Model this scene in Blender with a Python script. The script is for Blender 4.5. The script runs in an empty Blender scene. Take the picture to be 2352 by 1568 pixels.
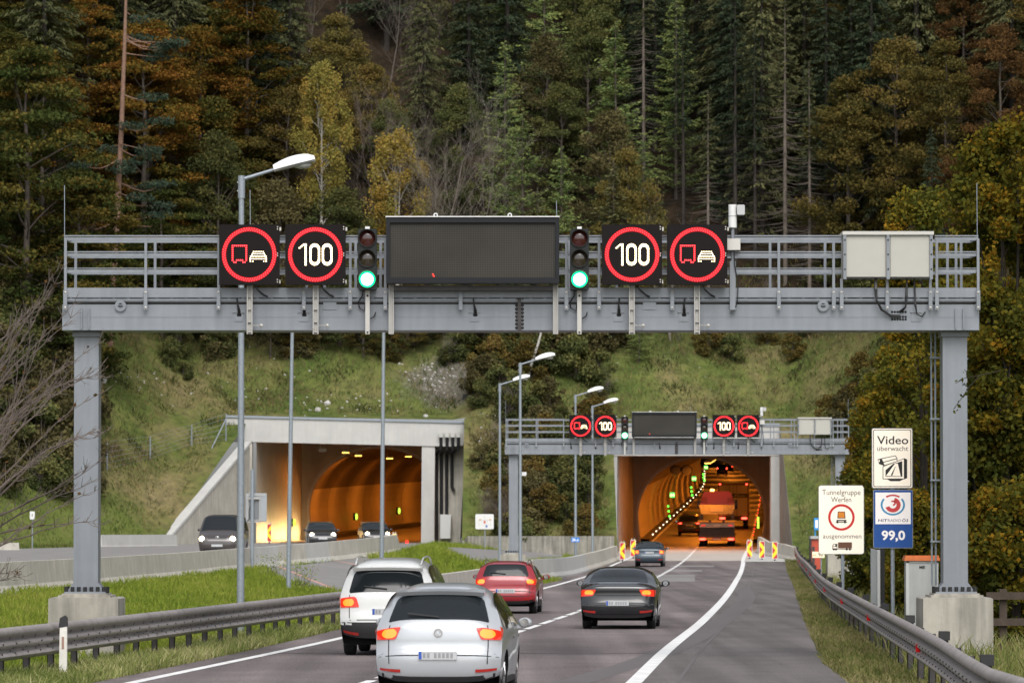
import bpy, bmesh, math, random
import numpy as np
from mathutils import Vector, Matrix

sc = bpy.context.scene
COL = sc.collection
random.seed(7)
F, CX, CY, HOR, HC = 11000.0, 1176.0, 784.0, 1214.0, 2.3      # long lens, measured on the photograph
TP = math.atan((HOR - CY) / F)
CT, ST = math.cos(TP), math.sin(TP)


def at(x, y, Y):
    """world point at depth Y seen at photo position x, y (2352 x 1568)"""
    dx, dy = (x - CX) / F, (CY - y) / F
    k = Y / (CT - ST * dy)
    return Vector((dx * k, Y, HC + (ST + CT * dy) * k))


def clamp(a, lo=0.0, hi=1.0):
    return max(lo, min(hi, a))


def sstep(a):
    a = clamp(a)
    return a * a * (3 - 2 * a)


def interp(x, pts):
    if x <= pts[0][0]:
        (a, b), (c, d) = pts[0], pts[1]
        return b + (x - a) * (d - b) / (c - a)
    for (a, b), (c, d) in zip(pts, pts[1:]):
        if x <= c:
            return b + (x - a) * (d - b) / (c - a)
    (a, b), (c, d) = pts[-2], pts[-1]
    return b + (x - a) * (d - b) / (c - a)


# ---------------------------------------------------------------- materials
def nodes_of(name):
    m = bpy.data.materials.new(name)
    m.use_nodes = True
    nt = m.node_tree
    for n in list(nt.nodes):
        nt.nodes.remove(n)
    return m, nt, nt.nodes.new('ShaderNodeOutputMaterial')


def mat(name, c, rough=.6, metal=0.0, var=0.0, vs=4.0, bump=0.0, bs=40.0, coat=0.0, emis=None, es=0.0, c2=None,
        streak=0.0, spec=.5):
    m, nt, out = nodes_of(name)
    N, L = nt.nodes, nt.links
    b = N.new('ShaderNodeBsdfPrincipled')
    L.new(b.outputs[0], out.inputs[0])
    b.inputs['Roughness'].default_value = rough
    b.inputs['Metallic'].default_value = metal
    b.inputs['Coat Weight'].default_value = coat
    b.inputs['Specular IOR Level'].default_value = spec
    b.inputs['Base Color'].default_value = (*c, 1)
    tc = N.new('ShaderNodeTexCoord')
    if var or c2:
        n = N.new('ShaderNodeTexNoise')
        n.inputs['Scale'].default_value = vs
        n.inputs['Detail'].default_value = 6
        n.inputs['Roughness'].default_value = .65
        L.new(tc.outputs['Object'], n.inputs['Vector'])
        r = N.new('ShaderNodeValToRGB')
        r.color_ramp.elements[0].position = .3
        r.color_ramp.elements[1].position = .7
        a = c2 if c2 else tuple(x * (1 + var) for x in c)
        r.color_ramp.elements[0].color = (*[x * (1 - var) for x in c], 1)
        r.color_ramp.elements[1].color = (*a, 1)
        L.new(n.outputs[0], r.inputs[0])
        src = r.outputs[0]
        if streak:
            mp = N.new('ShaderNodeMapping')
            mp.inputs['Scale'].default_value = (3.0, 3.0, .25)
            L.new(tc.outputs['Object'], mp.inputs['Vector'])
            n2 = N.new('ShaderNodeTexNoise')
            n2.inputs['Scale'].default_value = 2.2
            n2.inputs['Detail'].default_value = 5
            L.new(mp.outputs[0], n2.inputs['Vector'])
            r2 = N.new('ShaderNodeValToRGB')
            r2.color_ramp.elements[0].position = .38
            r2.color_ramp.elements[1].position = .62
            r2.color_ramp.elements[0].color = (*[1 - streak] * 3, 1)
            r2.color_ramp.elements[1].color = (1, 1, 1, 1)
            L.new(n2.outputs[0], r2.inputs[0])
            mx = N.new('ShaderNodeMixRGB')
            mx.blend_type = 'MULTIPLY'
            mx.inputs[0].default_value = 1
            L.new(src, mx.inputs[1])
            L.new(r2.outputs[0], mx.inputs[2])
            src = mx.outputs[0]
        L.new(src, b.inputs['Base Color'])
    if bump:
        n = N.new('ShaderNodeTexNoise')
        n.inputs['Scale'].default_value = bs
        n.inputs['Detail'].default_value = 4
        L.new(tc.outputs['Object'], n.inputs['Vector'])
        bp = N.new('ShaderNodeBump')
        bp.inputs['Strength'].default_value = bump
        bp.inputs['Distance'].default_value = .03
        L.new(n.outputs[0], bp.inputs['Height'])
        L.new(bp.outputs[0], b.inputs['Normal'])
    if emis:
        b.inputs['Emission Color'].default_value = (*emis, 1)
        b.inputs['Emission Strength'].default_value = es
    return m


def leafmat(name, cols, trans=.25):
    """leaf colours spread over the leaves by the per-leaf attribute 'tint'"""
    m, nt, out = nodes_of(name)
    N, L = nt.nodes, nt.links
    a = N.new('ShaderNodeAttribute')
    a.attribute_name = 'tint'
    r = N.new('ShaderNodeValToRGB')
    e = r.color_ramp.elements
    e[0].position, e[0].color = 0, (*cols[0], 1)
    e[1].position, e[1].color = 1, (*cols[-1], 1)
    for i, c in enumerate(cols[1:-1], 1):
        k = e.new(i / (len(cols) - 1))
        k.color = (*c, 1)
    L.new(a.outputs['Fac'], r.inputs[0])
    d = N.new('ShaderNodeBsdfDiffuse')
    t = N.new('ShaderNodeBsdfTranslucent')
    mx = N.new('ShaderNodeMixShader')
    mx.inputs[0].default_value = trans
    oi = N.new('ShaderNodeObjectInfo')
    hs = N.new('ShaderNodeHueSaturation')
    mr = N.new('ShaderNodeMapRange')
    mr.inputs[3].default_value = .72
    mr.inputs[4].default_value = 1.3
    L.new(oi.outputs['Random'], mr.inputs[0])
    L.new(mr.outputs[0], hs.inputs['Value'])
    L.new(r.outputs[0], hs.inputs['Color'])
    L.new(hs.outputs[0], d.inputs[0])
    L.new(hs.outputs[0], t.inputs[0])
    L.new(d.outputs[0], mx.inputs[1])
    L.new(t.outputs[0], mx.inputs[2])
    L.new(mx.outputs[0], out.inputs[0])
    return m


def emat(name, c, s):
    m, nt, out = nodes_of(name)
    e = nt.nodes.new('ShaderNodeEmission')
    e.inputs[0].default_value = (*c, 1)
    e.inputs[1].default_value = s
    nt.links.new(e.outputs[0], out.inputs[0])
    return m


# ---------------------------------------------------------------- objects
def tag(o, label=None, cat=None, group=None, kind=None):
    if label: o['label'] = label
    if cat: o['category'] = cat
    if group: o['group'] = group
    if kind: o['kind'] = kind
    return o


def thing(name, label, cat, loc=(0, 0, 0), rz=0.0, group=None):
    o = bpy.data.objects.new(name, None)
    o.empty_display_size = .2
    COL.objects.link(o)
    o.location = loc
    o.rotation_euler = (0, 0, rz)
    return tag(o, label, cat, group)


def copy_thing(root, label, loc, rz=None, group=None):
    """a copy of a thing with copies of its parts and sub-parts"""
    r = root.copy()
    COL.objects.link(r)
    r.location = loc
    if rz is not None: r.rotation_euler = (0, 0, rz)
    r['label'] = label
    if group: r['group'] = group

    def rec(a, b):
        for ch in list(a.children):
            c = ch.copy()
            COL.objects.link(c)
            c.parent = b
            rec(ch, c)
    rec(root, r)
    return r


class MB:
    """collects shapes and links them as one mesh object"""

    def __init__(s):
        s.v, s.f, s.m = [], [], []
        s.mi = 0
        s.off = Vector((0, 0, 0))

    def add(s, vs, fs):
        b = len(s.v)
        s.v += [tuple(Vector(p) + s.off) for p in vs]
        s.f += [tuple(b + i for i in f) for f in fs]
        s.m += [s.mi] * len(fs)

    def box(s, x0, x1, y0, y1, z0, z1):
        s.add([(x0, y0, z0), (x1, y0, z0), (x1, y1, z0), (x0, y1, z0), (x0, y0, z1), (x1, y0, z1), (x1, y1, z1), (x0, y1, z1)],
              [(0, 3, 2, 1), (4, 5, 6, 7), (0, 1, 5, 4), (1, 2, 6, 5), (2, 3, 7, 6), (3, 0, 4, 7)])

    def cbox(s, x0, x1, y0, y1, z0, z1, c=.01):
        """box with chamfered edges in the front view"""
        s.prism([(x0 + c, z0), (x1 - c, z0), (x1, z0 + c), (x1, z1 - c), (x1 - c, z1), (x0 + c, z1), (x0, z1 - c), (x0, z0 + c)], y0, y1)

    def bar(s, p0, p1, w, h):
        p0, p1 = Vector(p0), Vector(p1)
        d = (p1 - p0).normalized()
        up = Vector((0, 0, 1)) if abs(d.z) < .95 else Vector((0, 1, 0))
        a = d.cross(up).normalized() * w / 2
        b = a.cross(d).normalized() * h / 2
        s.add([p0 - a - b, p0 + a - b, p0 + a + b, p0 - a + b, p1 - a - b, p1 + a - b, p1 + a + b, p1 - a + b],
              [(0, 1, 2, 3), (7, 6, 5, 4), (0, 4, 5, 1), (1, 5, 6, 2), (2, 6, 7, 3), (3, 7, 4, 0)])

    def prism(s, poly, y0, y1):
        n = len(poly)
        s.add([(x, y0, z) for x, z in poly] + [(x, y1, z) for x, z in poly],
              [tuple(range(n)), tuple(range(2 * n - 1, n - 1, -1))] + [(i, i + n, (i + 1) % n + n, (i + 1) % n) for i in range(n)])

    def flat(s, poly, y):
        s.add([(x, y, z) for x, z in poly], [tuple(range(len(poly)))])

    def tube(s, pts, r, n=8, cap=True):
        pts = [Vector(p) for p in pts]
        rs = r if isinstance(r, (list, tuple)) else [r] * len(pts)
        vs, fs = [], []
        for i, p in enumerate(pts):
            d = (pts[min(i + 1, len(pts) - 1)] - pts[max(i - 1, 0)])
            d = d.normalized() if d.length > 1e-9 else Vector((0, 0, 1))
            up = Vector((0, 1, 0)) if abs(d.y) < .9 else Vector((1, 0, 0))
            a = d.cross(up).normalized()
            b = d.cross(a)
            for k in range(n):
                t = 2 * math.pi * k / n
                vs.append(p + (a * math.cos(t) + b * math.sin(t)) * rs[i])
        for i in range(len(pts) - 1):
            for k in range(n):
                k2 = (k + 1) % n
                fs.append((i * n + k, i * n + k2, (i + 1) * n + k2, (i + 1) * n + k))
        if cap:
            fs.append(tuple(range(n))[::-1])
            e = (len(pts) - 1) * n
            fs.append(tuple(e + k for k in range(n)))
        s.add(vs, fs)

    def disc(s, x, z, y, r, n=20, r2=None):
        """disc (or ring) facing the road user (-y)"""
        if r2 is None:
            s.add([(x + r * math.cos(2 * math.pi * k / n), y, z + r * math.sin(2 * math.pi * k / n)) for k in range(n)], [tuple(range(n))])
        else:
            vs = []
            for k in range(n):
                t = 2 * math.pi * k / n
                vs += [(x + r * math.cos(t), y, z + r * math.sin(t)), (x + r2 * math.cos(t), y, z + r2 * math.sin(t))]
            s.add(vs, [(2 * k, 2 * k + 1, (2 * k + 3) % (2 * n), (2 * k + 2) % (2 * n)) for k in range(n)])

    def dome(s, x, z, y, r, n=6):
        vs = [(x, y - r * .7, z)]
        for k in range(n):
            t = 2 * math.pi * k / n
            vs.append((x + r * math.cos(t), y, z + r * math.sin(t)))
        s.add(vs, [(0, 1 + k, 1 + (k + 1) % n) for k in range(n)])

    def grid(s, P):
        nr, nc = len(P), len(P[0])
        s.add([p for r in P for p in r], [(i * nc + j, i * nc + j + 1, (i + 1) * nc + j + 1, (i + 1) * nc + j) for i in range(nr - 1) for j in range(nc - 1)])

    def ellipsoid(s, c, rx, ry, rz, nu=12, nv=8):
        P = []
        for i in range(nv + 1):
            a = -math.pi / 2 + math.pi * i / nv
            P.append([(c[0] + rx * math.cos(a) * math.cos(2 * math.pi * j / nu), c[1] + ry * math.cos(a) * math.sin(2 * math.pi * j / nu), c[2] + rz * math.sin(a)) for j in range(nu + 1)])
        s.grid(P)

    def text(s, body, x, z, h, y, width=None, align='C', bold=0.0, slant=0.0):
        """lettering facing -y; x, z is the centre (or left end) of the base line, h the capital height"""
        cu = bpy.data.curves.new('t', 'FONT')
        cu.body = body
        cu.size = 1.0
        cu.offset = bold
        cu.resolution_u = 3
        ob = bpy.data.objects.new('t', cu)
        me = bpy.data.meshes.new_from_object(ob)
        vs = [v.co.copy() for v in me.vertices]
        fs = [tuple(p.vertices) for p in me.polygons]
        bpy.data.objects.remove(ob)
        bpy.data.meshes.remove(me)
        bpy.data.curves.remove(cu)
        if not vs: return
        x0, x1 = min(v.x for v in vs), max(v.x for v in vs)
        k = h / .70
        kx = width / (x1 - x0) if width else k
        o = x - (kx * (x0 + x1) / 2 if align == 'C' else kx * x0)
        s.add([(o + v.x * kx + slant * v.y * k, y, z + v.y * k) for v in vs], fs)

    def build(s, name, mats, parent=None, smooth=None, recalc=True):
        me = bpy.data.meshes.new(name)
        me.from_pydata(s.v, [], s.f)
        if not isinstance(mats, (list, tuple)): mats = [mats]
        for m in mats: me.materials.append(m)
        if len(mats) > 1: me.polygons.foreach_set('material_index', s.m)
        if recalc:
            bm = bmesh.new()
            bm.from_mesh(me)
            bmesh.ops.recalc_face_normals(bm, faces=bm.faces)
            bm.to_mesh(me)
            bm.free()
        if smooth is not None:
            me.polygons.foreach_set('use_smooth', [True] * len(me.polygons))
            me.set_sharp_from_angle(angle=math.radians(smooth))
        me.update()
        o = bpy.data.objects.new(name, me)
        COL.objects.link(o)
        if parent: o.parent = parent
        return o


def np_mesh(name, V, Fc, mats, parent=None, tint=None, smooth=False):
    """mesh from numpy arrays: V (n,3), Fc (m,k)"""
    me = bpy.data.meshes.new(name)
    V = np.asarray(V, np.float32)
    Fc = np.asarray(Fc, np.int32)
    m, k = Fc.shape
    me.vertices.add(len(V))
    me.vertices.foreach_set('co', V.ravel())
    me.loops.add(m * k)
    me.loops.foreach_set('vertex_index', Fc.ravel())
    me.polygons.add(m)
    me.polygons.foreach_set('loop_start', np.arange(0, m * k, k, dtype=np.int32))
    if smooth: me.polygons.foreach_set('use_smooth', np.ones(m, bool))
    me.update(calc_edges=True)
    if tint is not None:
        a = me.attributes.new('tint', 'FLOAT', 'FACE')
        a.data.foreach_set('value', np.asarray(tint, np.float32))
    for x in (mats if isinstance(mats, (list, tuple)) else [mats]): me.materials.append(x)
    o = bpy.data.objects.new(name, me)
    COL.objects.link(o)
    if parent: o.parent = parent
    return o


# ---------------------------------------------------------------- the lie of the land
XL = [(0, -10.8), (71.5, -5.7), (101, -3.6), (190, 1.5), (310, 7.9), (345, 9.8)]           # left edge line of the near carriageway
XB = [(60, -17.5), (132, -14.1), (150, -13.05), (172, -12.1), (195, -11.2), (202, -10.6), (220, -7.44), (238, -5.76), (322, -5.5), (400, -2)]
HL = [(60, .2), (132, .5), (172, .55), (195, .62), (202, .65), (220, .92), (238, 1.14), (300, 1.25), (350, 1.45), (450, 3.4)]


def hroad(Y):
    if Y < 240: return 0.0
    if Y < 335.6: return 1.15e-4 * (Y - 240) ** 2
    return 1.15e-4 * 95.6 ** 2 + .022 * (Y - 335.6)


def hleft(Y):
    return interp(max(Y, 20), HL)


def gz(X, Y):
    xl = interp(Y, XL) - 1.6
    xb = interp(max(Y, 20), XB) + .6
    t = sstep((xl - X) / max(xl - xb, 1.0))
    return hroad(Y) * (1 - t) + hleft(Y) * t


def yfoot(X):
    if X < -22.3: return 306 - min(30.0, -1.5 * (X + 22.3))
    if X > 19: return 306 - min(26.0, 1.3 * (X - 19))
    return 306.0


def wob(X, Y):
    return (math.sin(X * .31 + Y * .17) + math.sin(X * .13 - Y * .29 + 2) + .5 * math.sin(X * .9 + 1) * math.sin(Y * .7)) * .28


def terr(X, Y):
    d = Y - yfoot(X)
    g = gz(X, min(Y, 322))
    if d <= 0: return g - .02
    z = g + .55 * min(d, 29) + .85 * max(0, d - 29)
    z += wob(X, Y) * sstep(d / 30.0) * sstep(abs(Y - 322) / 6 + .15)
    if 321.5 < Y < 333:                                  # the soil meets the tops of the two portals
        for a, c, za, zc_ in ((-19.0, -3.4, 9.86, 9.62), (6.0, 18.9, 9.40, 9.40)):
            k = min(1, (X - a + 1.2) / 1.2, (c + 1.2 - X) / 1.2)
            if k > 0:
                t = sstep((Y - 322) / 9)
                zt = za + (zc_ - za) * clamp((X - a) / (c - a))
                z = z * (1 - k) + (zt * (1 - t) + z * t) * k
    return z


def G(x, y, fn=gz):
    """where the line of sight at photo position x, y meets the ground"""
    a, b = 25.0, None
    Y = 25.0
    while Y < 420:
        p = at(x, y, Y)
        if p.z <= fn(p.x, Y):
            b = Y
            break
        a = Y
        Y += 2.0
    if b is None: b = 420.0
    for _ in range(24):
        m = (a + b) / 2
        p = at(x, y, m)
        if p.z <= fn(p.x, m): b = m
        else: a = m
    p = at(x, y, b)
    return Vector((p.x, b, fn(p.x, b)))


def lookup(pix):
    """photo polyline -> list of (Y, X) on the ground"""
    return [(q.y, q.x) for q in (G(x, y) for x, y in pix)]


def smooth_at(Y, pts):
    """Catmull-Rom in Y"""
    n = len(pts)
    if Y <= pts[0][0] or Y >= pts[-1][0]: return interp(Y, pts)
    for i in range(n - 1):
        if Y <= pts[i + 1][0]:
            y0, x0 = pts[i]
            y1, x1 = pts[i + 1]
            def sl(j):
                if j <= 0: return (pts[1][1] - pts[0][1]) / (pts[1][0] - pts[0][0])
                if j >= n - 1: return (pts[-1][1] - pts[-2][1]) / (pts[-1][0] - pts[-2][0])
                return (pts[j + 1][1] - pts[j - 1][1]) / (pts[j + 1][0] - pts[j - 1][0])
            t = (Y - y0) / (y1 - y0)
            h = y1 - y0
            return ((2 * t ** 3 - 3 * t * t + 1) * x0 + (t ** 3 - 2 * t * t + t) * h * sl(i) + (-2 * t ** 3 + 3 * t * t) * x1 + (t ** 3 - t * t) * h * sl(i + 1))


TUN = [(310, 11.7), (345, 13.6), (355, 14.15), (600, 27.4), (760, 34.3), (850, 37.6), (960, 38.5), (1100, 33)]      # axis of the right tube
LEFT_LINE = lookup([(300, 1568), (786, 1464), (1263, 1347), (1362, 1318.5), (1408, 1297), (1456, 1275.5)])
MID_LINE = lookup([(885, 1552), (1192, 1450), (1263, 1426), (1335, 1401), (1499, 1330.6), (1531, 1313), (1579.6, 1279.6)])
RIGHT_LINE = lookup([(1455, 1568), (1534, 1490), (1612, 1427), (1666, 1371), (1692.6, 1330.6), (1706, 1298), (1709, 1279)])
for ln, o in ((LEFT_LINE, -3.65), (MID_LINE, 0), (RIGHT_LINE, 3.6)):
    while ln[-1][0] > 318: ln.pop()
    for Y in (360, 420, 520, 600, 680, 760, 850, 960, 1100): ln.append((Y, smooth_at(Y, TUN) + o))


def xleft(Y): return smooth_at(Y, LEFT_LINE)
def xmid(Y): return smooth_at(Y, MID_LINE)
def xright(Y): return smooth_at(Y, RIGHT_LINE)


SHOULDER = lookup([(1954, 1568), (1895, 1522), (1854, 1430), (1827, 1350), (1805, 1287)])
VERGE_L = lookup([(205, 1568), (786, 1450)])
RAIL_R = [(47, 5.0), (50, 5.0), (65, 5.75), (92, 6.95), (141, 9.2), (215, 13.2), (300, 17.7)]
# ---------------------------------------------------------------- shared materials
asphalt = mat('asphalt', (.154, .135, .135), .82, var=.16, vs=.55, bump=.25, bs=60, spec=.3)
def wear(m, s, amt):
    """long wheel-worn bands and blotches along the road"""
    nt = m.node_tree
    N, L = nt.nodes, nt.links
    b = [n for n in N if n.type == 'BSDF_PRINCIPLED'][0]
    src = b.inputs['Base Color'].links[0].from_socket
    tc = N.new('ShaderNodeTexCoord')
    for sc_, lo, hi in ((s, 1 - amt, 1 + amt * .5), ((.35, .09, 1), 1 - amt * .7, 1 + amt * .5), ((22, 9, 22), 1 - amt * .8, 1 + amt * .8)):
        mp = N.new('ShaderNodeMapping')
        mp.inputs['Rotation'].default_value = (0, 0, .058)
        mp.inputs['Scale'].default_value = sc_
        L.new(tc.outputs['Object'], mp.inputs[0])
        n = N.new('ShaderNodeTexNoise')
        n.inputs['Scale'].default_value = 1
        n.inputs['Detail'].default_value = 4
        L.new(mp.outputs[0], n.inputs[0])
        r = N.new('ShaderNodeValToRGB')
        r.color_ramp.elements[0].position, r.color_ramp.elements[0].color = .35, (lo, lo * .99, lo * .99, 1)
        r.color_ramp.elements[1].position, r.color_ramp.elements[1].color = .65, (hi, hi * .985, hi * .98, 1)
        L.new(n.outputs[0], r.inputs[0])
        x = N.new('ShaderNodeMixRGB')
        x.blend_type = 'MULTIPLY'
        x.inputs[0].default_value = 1
        L.new(src, x.inputs[1])
        L.new(r.outputs[0], x.inputs[2])
        src = x.outputs[0]
    L.new(src, b.inputs['Base Color'])


wear(asphalt, (1.1, .018, 1), .30)
shoulder_m = mat('shoulder_asphalt', (.128, .120, .118), .85, var=.14, vs=.5, bump=.3, bs=60, spec=.3)
wear(shoulder_m, (1.4, .03, 1), .24)
oldasphalt = mat('old_asphalt', (.19, .183, .175), .9, var=.15, vs=.8, bump=.3, bs=40)
roadconc = mat('road_concrete', (.40, .36, .32), .85, var=.12, vs=.6, bump=.2, bs=40)
white_line = mat('road_paint_white', (.66, .66, .65), .75, var=.22, vs=2.2)
red_line = mat('road_paint_faded_red', (.45, .25, .2), .8, var=.2, vs=4)
dark_track = mat('tyre_rubber_mark', (.105, .095, .095), .8, var=.1, vs=2)
patch_m = mat('road_patch', (.20, .19, .186), .85, var=.12, vs=2)
concrete = mat('concrete', (.46, .43, .375), .85, var=.14, vs=1.2, bump=.15, bs=20, streak=.16)
foundation_m = mat('foundation_concrete', (.33, .31, .265), .88, var=.18, vs=1.6, bump=.15, bs=16, streak=.32)
conc_light = mat('concrete_pale', (.43, .425, .405), .85, var=.08, vs=.8, bump=.12, bs=14, streak=.05)
conc_dark = mat('concrete_weathered', (.25, .235, .2), .9, var=.25, vs=1.5, bump=.2, bs=14, streak=.4)
steel = mat('painted_steel', (.205, .222, .246), .45, metal=.15, var=.07, vs=1.6, bump=.03, bs=20, streak=.12)
galv = mat('galvanised_steel', (.25, .28, .31), .42, metal=.35, var=.12, vs=14)
railm = mat('guardrail_steel', (.30, .275, .265), .5, metal=.2, var=.22, vs=3.0)
raildark = mat('guardrail_post_steel', (.05, .045, .045), .6, metal=.3, var=.3, vs=6)
black = mat('black_plastic', (.012, .012, .013), .45)
rubber = mat('rubber', (.018, .018, .018), .8)
panelblack = mat('sign_panel_black', (.008, .006, .006), .6, spec=.12)
offwhite = mat('off_white_enamel', (.36, .35, .32), .45, var=.04, vs=3)
whitepaint = mat('white_enamel', (.62, .62, .61), .4, var=.03, vs=3)
channel = mat('pale_zinc', (.36, .35, .33), .5, metal=.1, var=.08, vs=6)
bolt_m = mat('bolt_zinc', (.55, .53, .48), .4, metal=.5)


def leds(name, c, s): return emat(name, c, s)


led_red = leds('led_red', (1, .025, .03), 6)
led_white = leds('led_white', (1, .78, .46), 4.5)
led_glow = mat('led_halo_red', (.03, .004, .004), .5, emis=(1, .008, .02), es=.40, spec=.1)  # faint red emission imitating the halo around the LED dots
lamp_green = leds('signal_green_core', (.60, 1, .78), 5)
lamp_rim = leds('signal_green_rim', (.0, 1, .30), 1.6)


# ---------------------------------------------------------------- ground and hillside
def multi_noise_ground(name, kind):
    m, nt, out = nodes_of(name)
    N, L = nt.nodes, nt.links
    b = N.new('ShaderNodeBsdfPrincipled')
    b.inputs['Roughness'].default_value = .95
    b.inputs['Specular IOR Level'].default_value = .1
    L.new(b.outputs[0], out.inputs[0])
    tc = N.new('ShaderNodeTexCoord')

    def noise(scale, detail=6, rough=.65, vec=None):
        n = N.new('ShaderNodeTexNoise')
        n.inputs['Scale'].default_value = scale
        n.inputs['Detail'].default_value = detail
        n.inputs['Roughness'].default_value = rough
        L.new(vec or tc.outputs['Object'], n.inputs['Vector'])
        return n.outputs[0]

    def ramp(src, stops):
        r = N.new('ShaderNodeValToRGB')
        e = r.color_ramp.elements
        e[0].position, e[0].color = stops[0][0], (*stops[0][1], 1)
        e[1].position, e[1].color = stops[-1][0], (*stops[-1][1], 1)
        for p, c in stops[1:-1]:
            k = e.new(p)
            k.color = (*c, 1)
        L.new(src, r.inputs[0])
        return r.outputs[0]

    def mix(f, a, c, mode='MIX'):
        x = N.new('ShaderNodeMixRGB')
        x.blend_type = mode
        if isinstance(f, float): x.inputs[0].default_value = f
        else: L.new(f, x.inputs[0])
        L.new(a, x.inputs[1])
        L.new(c, x.inputs[2])
        return x.outputs[0]

    W, K = (1, 1, 1), (0, 0, 0)
    if kind == 'grass':
        col = ramp(noise(.35), [(.25, (.08, .11, .025)), (.5, (.12, .15, .036)), (.75, (.18, .18, .065))])
    else:
        grass = ramp(noise(.16), [(.30, (.066, .108, .024)), (.45, (.120, .142, .040)), (.59, (.19, .165, .072)), (.72, (.25, .20, .108))])
        fine = ramp(noise(1.6, 8), [(.3, (.5, .5, .5)), (.5, (.9, .9, .9)), (.72, (1.25, 1.2, 1.1))])
        grass = mix(1.0, grass, fine, 'MULTIPLY')
        stone = ramp(noise(2.6, 8, .8), [(.60, K), (.68, W)])
        patch = ramp(noise(.11, 3), [(.52, K), (.64, W)])
        sm = mix(1.0, stone, patch, 'MULTIPLY')
        stonec = ramp(noise(7), [(.3, (.22, .2, .19)), (.7, (.5, .48, .46))])
        col = mix(sm, grass, stonec)
        # forest floor higher up
        sx = N.new('ShaderNodeSeparateXYZ')
        L.new(tc.outputs['Object'], sx.inputs[0])
        ad = N.new('ShaderNodeMath')
        ad.operation = 'MULTIPLY_ADD'
        nz = noise(.25, 4)
        L.new(nz, ad.inputs[0])
        ad.inputs[1].default_value = 9.0
        L.new(sx.outputs[2], ad.inputs[2])
        mr = N.new('ShaderNodeMapRange')
        mr.inputs[1].default_value, mr.inputs[2].default_value = 19.0, 23.0
        L.new(ad.outputs[0], mr.inputs[0])
        floor = ramp(noise(.9, 8), [(.3, (.012, .011, .008)), (.55, (.04, .028, .017)), (.75, (.07, .045, .025))])
        col = mix(mr.outputs[0], col, floor)
        # bare scree beside the left portal
        vd = N.new('ShaderNodeVectorMath')
        vd.operation = 'DISTANCE'
        q = G(1035, 880, terr)
        vd.inputs[1].default_value = q
        L.new(tc.outputs['Object'], vd.inputs[0])
        nd = N.new('ShaderNodeMath')
        nd.operation = 'MULTIPLY_ADD'
        L.new(noise(.5, 6), nd.inputs[0])
        nd.inputs[1].default_value = 5.0
        L.new(vd.outputs['Value'], nd.inputs[2])
        m2 = N.new('ShaderNodeMapRange')
        m2.inputs[1].default_value, m2.inputs[2].default_value = 6.2, 4.2
        L.new(nd.outputs[0], m2.inputs[0])
        scree = ramp(noise(3.2, 8, .8), [(.35, (.09, .085, .06)), (.54, (.15, .135, .11)), (.72, (.30, .28, .255))])
        col = mix(m2.outputs[0], col, scree)
    L.new(col, b.inputs['Base Color'])
    bp = N.new('ShaderNodeBump')
    bp.inputs['Strength'].default_value = .9
    bp.inputs['Distance'].default_value = .25
    L.new(noise(2.5, 8, .75), bp.inputs['Height'])
    L.new(bp.outputs[0], b.inputs['Normal'])
    return m


grass_ground = multi_noise_ground('grass_soil', 'grass')
hill_mat = multi_noise_ground('hill_soil', 'hill')

WL = [(306, -22.6), (322, -17.6)]      # left wing wall of the left portal, X over Y
WLR = -3.2                            # right side of the left cutting
WRL, WRR = 6.75, 18.0                  # sides of the right cutting


LEDGE = [(50, -29), (150, -27.5), (235, -27.8), (262, -27.2), (288, -23.9), (306, -22.5), (322, -17.6)]


def in_road(X, Y):
    if xleft(Y) - 1.1 < X < interp(Y, SHOULDER) - .1: return True
    if Y > 50 and interp(Y, LEDGE) < X < interp(max(Y, 20), XB) - .1: return True
    return False


def ground_z(X, Y):
    z = terr(X, Y)
    if in_road(X, Y): z -= .05
    return z


def axis_steps(lo, hi, segs):
    out = [lo]
    for end, st in segs:
        while out[-1] < end - 1e-6: out.append(min(end, out[-1] + st))
    return out


xs = axis_steps(-420, 420, [(-90, 30), (-32, 4), (32, .8), (90, 4), (420, 30)])
ys = axis_steps(-120, 306, [(20, 20), (60, 2), (306, 2)])
g = MB()
g.grid([[(X, Y, ground_z(X, Y)) for X in xs] for Y in ys])
for xa, xb in ((-23.2, -3.0), (6.5, 18.3)):              # floor of the two cuttings
    g.grid([[(xa + (xb - xa) * i / 20, Y, gz(xa + (xb - xa) * i / 20, Y) - .06) for i in range(21)] for Y in range(306, 328, 2)])
gr = g.build('ground', grass_ground, smooth=60, recalc=False)
tag(gr, kind='structure')

h = MB()
n1, n2 = 44, 14
ya = [306 + i * 1.0 for i in range(17)]


def wl(Y): return interp(Y, WL)


P = []
for Y in ya:
    w = wl(Y)
    row = [w + .25 - (i / n1) ** 1.6 * 400 for i in range(n1, -1, -1)]
    P.append([(X, Y, terr(X, Y)) for X in row])
h.grid(P)
h.grid([[(X, Y, terr(X, Y)) for X in (WLR + (WRL - WLR) * i / n2 for i in range(n2 + 1))] for Y in ya])
h.grid([[(X, Y, terr(X, Y)) for X in (WRR + (i / n1) ** 1.6 * 400 for i in range(n1 + 1))] for Y in ya])
xs2 = axis_steps(-420, 420, [(-90, 30), (-60, 5), (60, 1.0), (90, 5), (420, 30)])
ys2 = axis_steps(322, 520, [(360, 1.0), (420, 3), (520, 20)])
h.grid([[(X, Y, terr(X, Y)) for X in xs2] for Y in ys2])
hl = h.build('hillside', hill_mat, smooth=70, recalc=False)
tag(hl, kind='structure')


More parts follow.
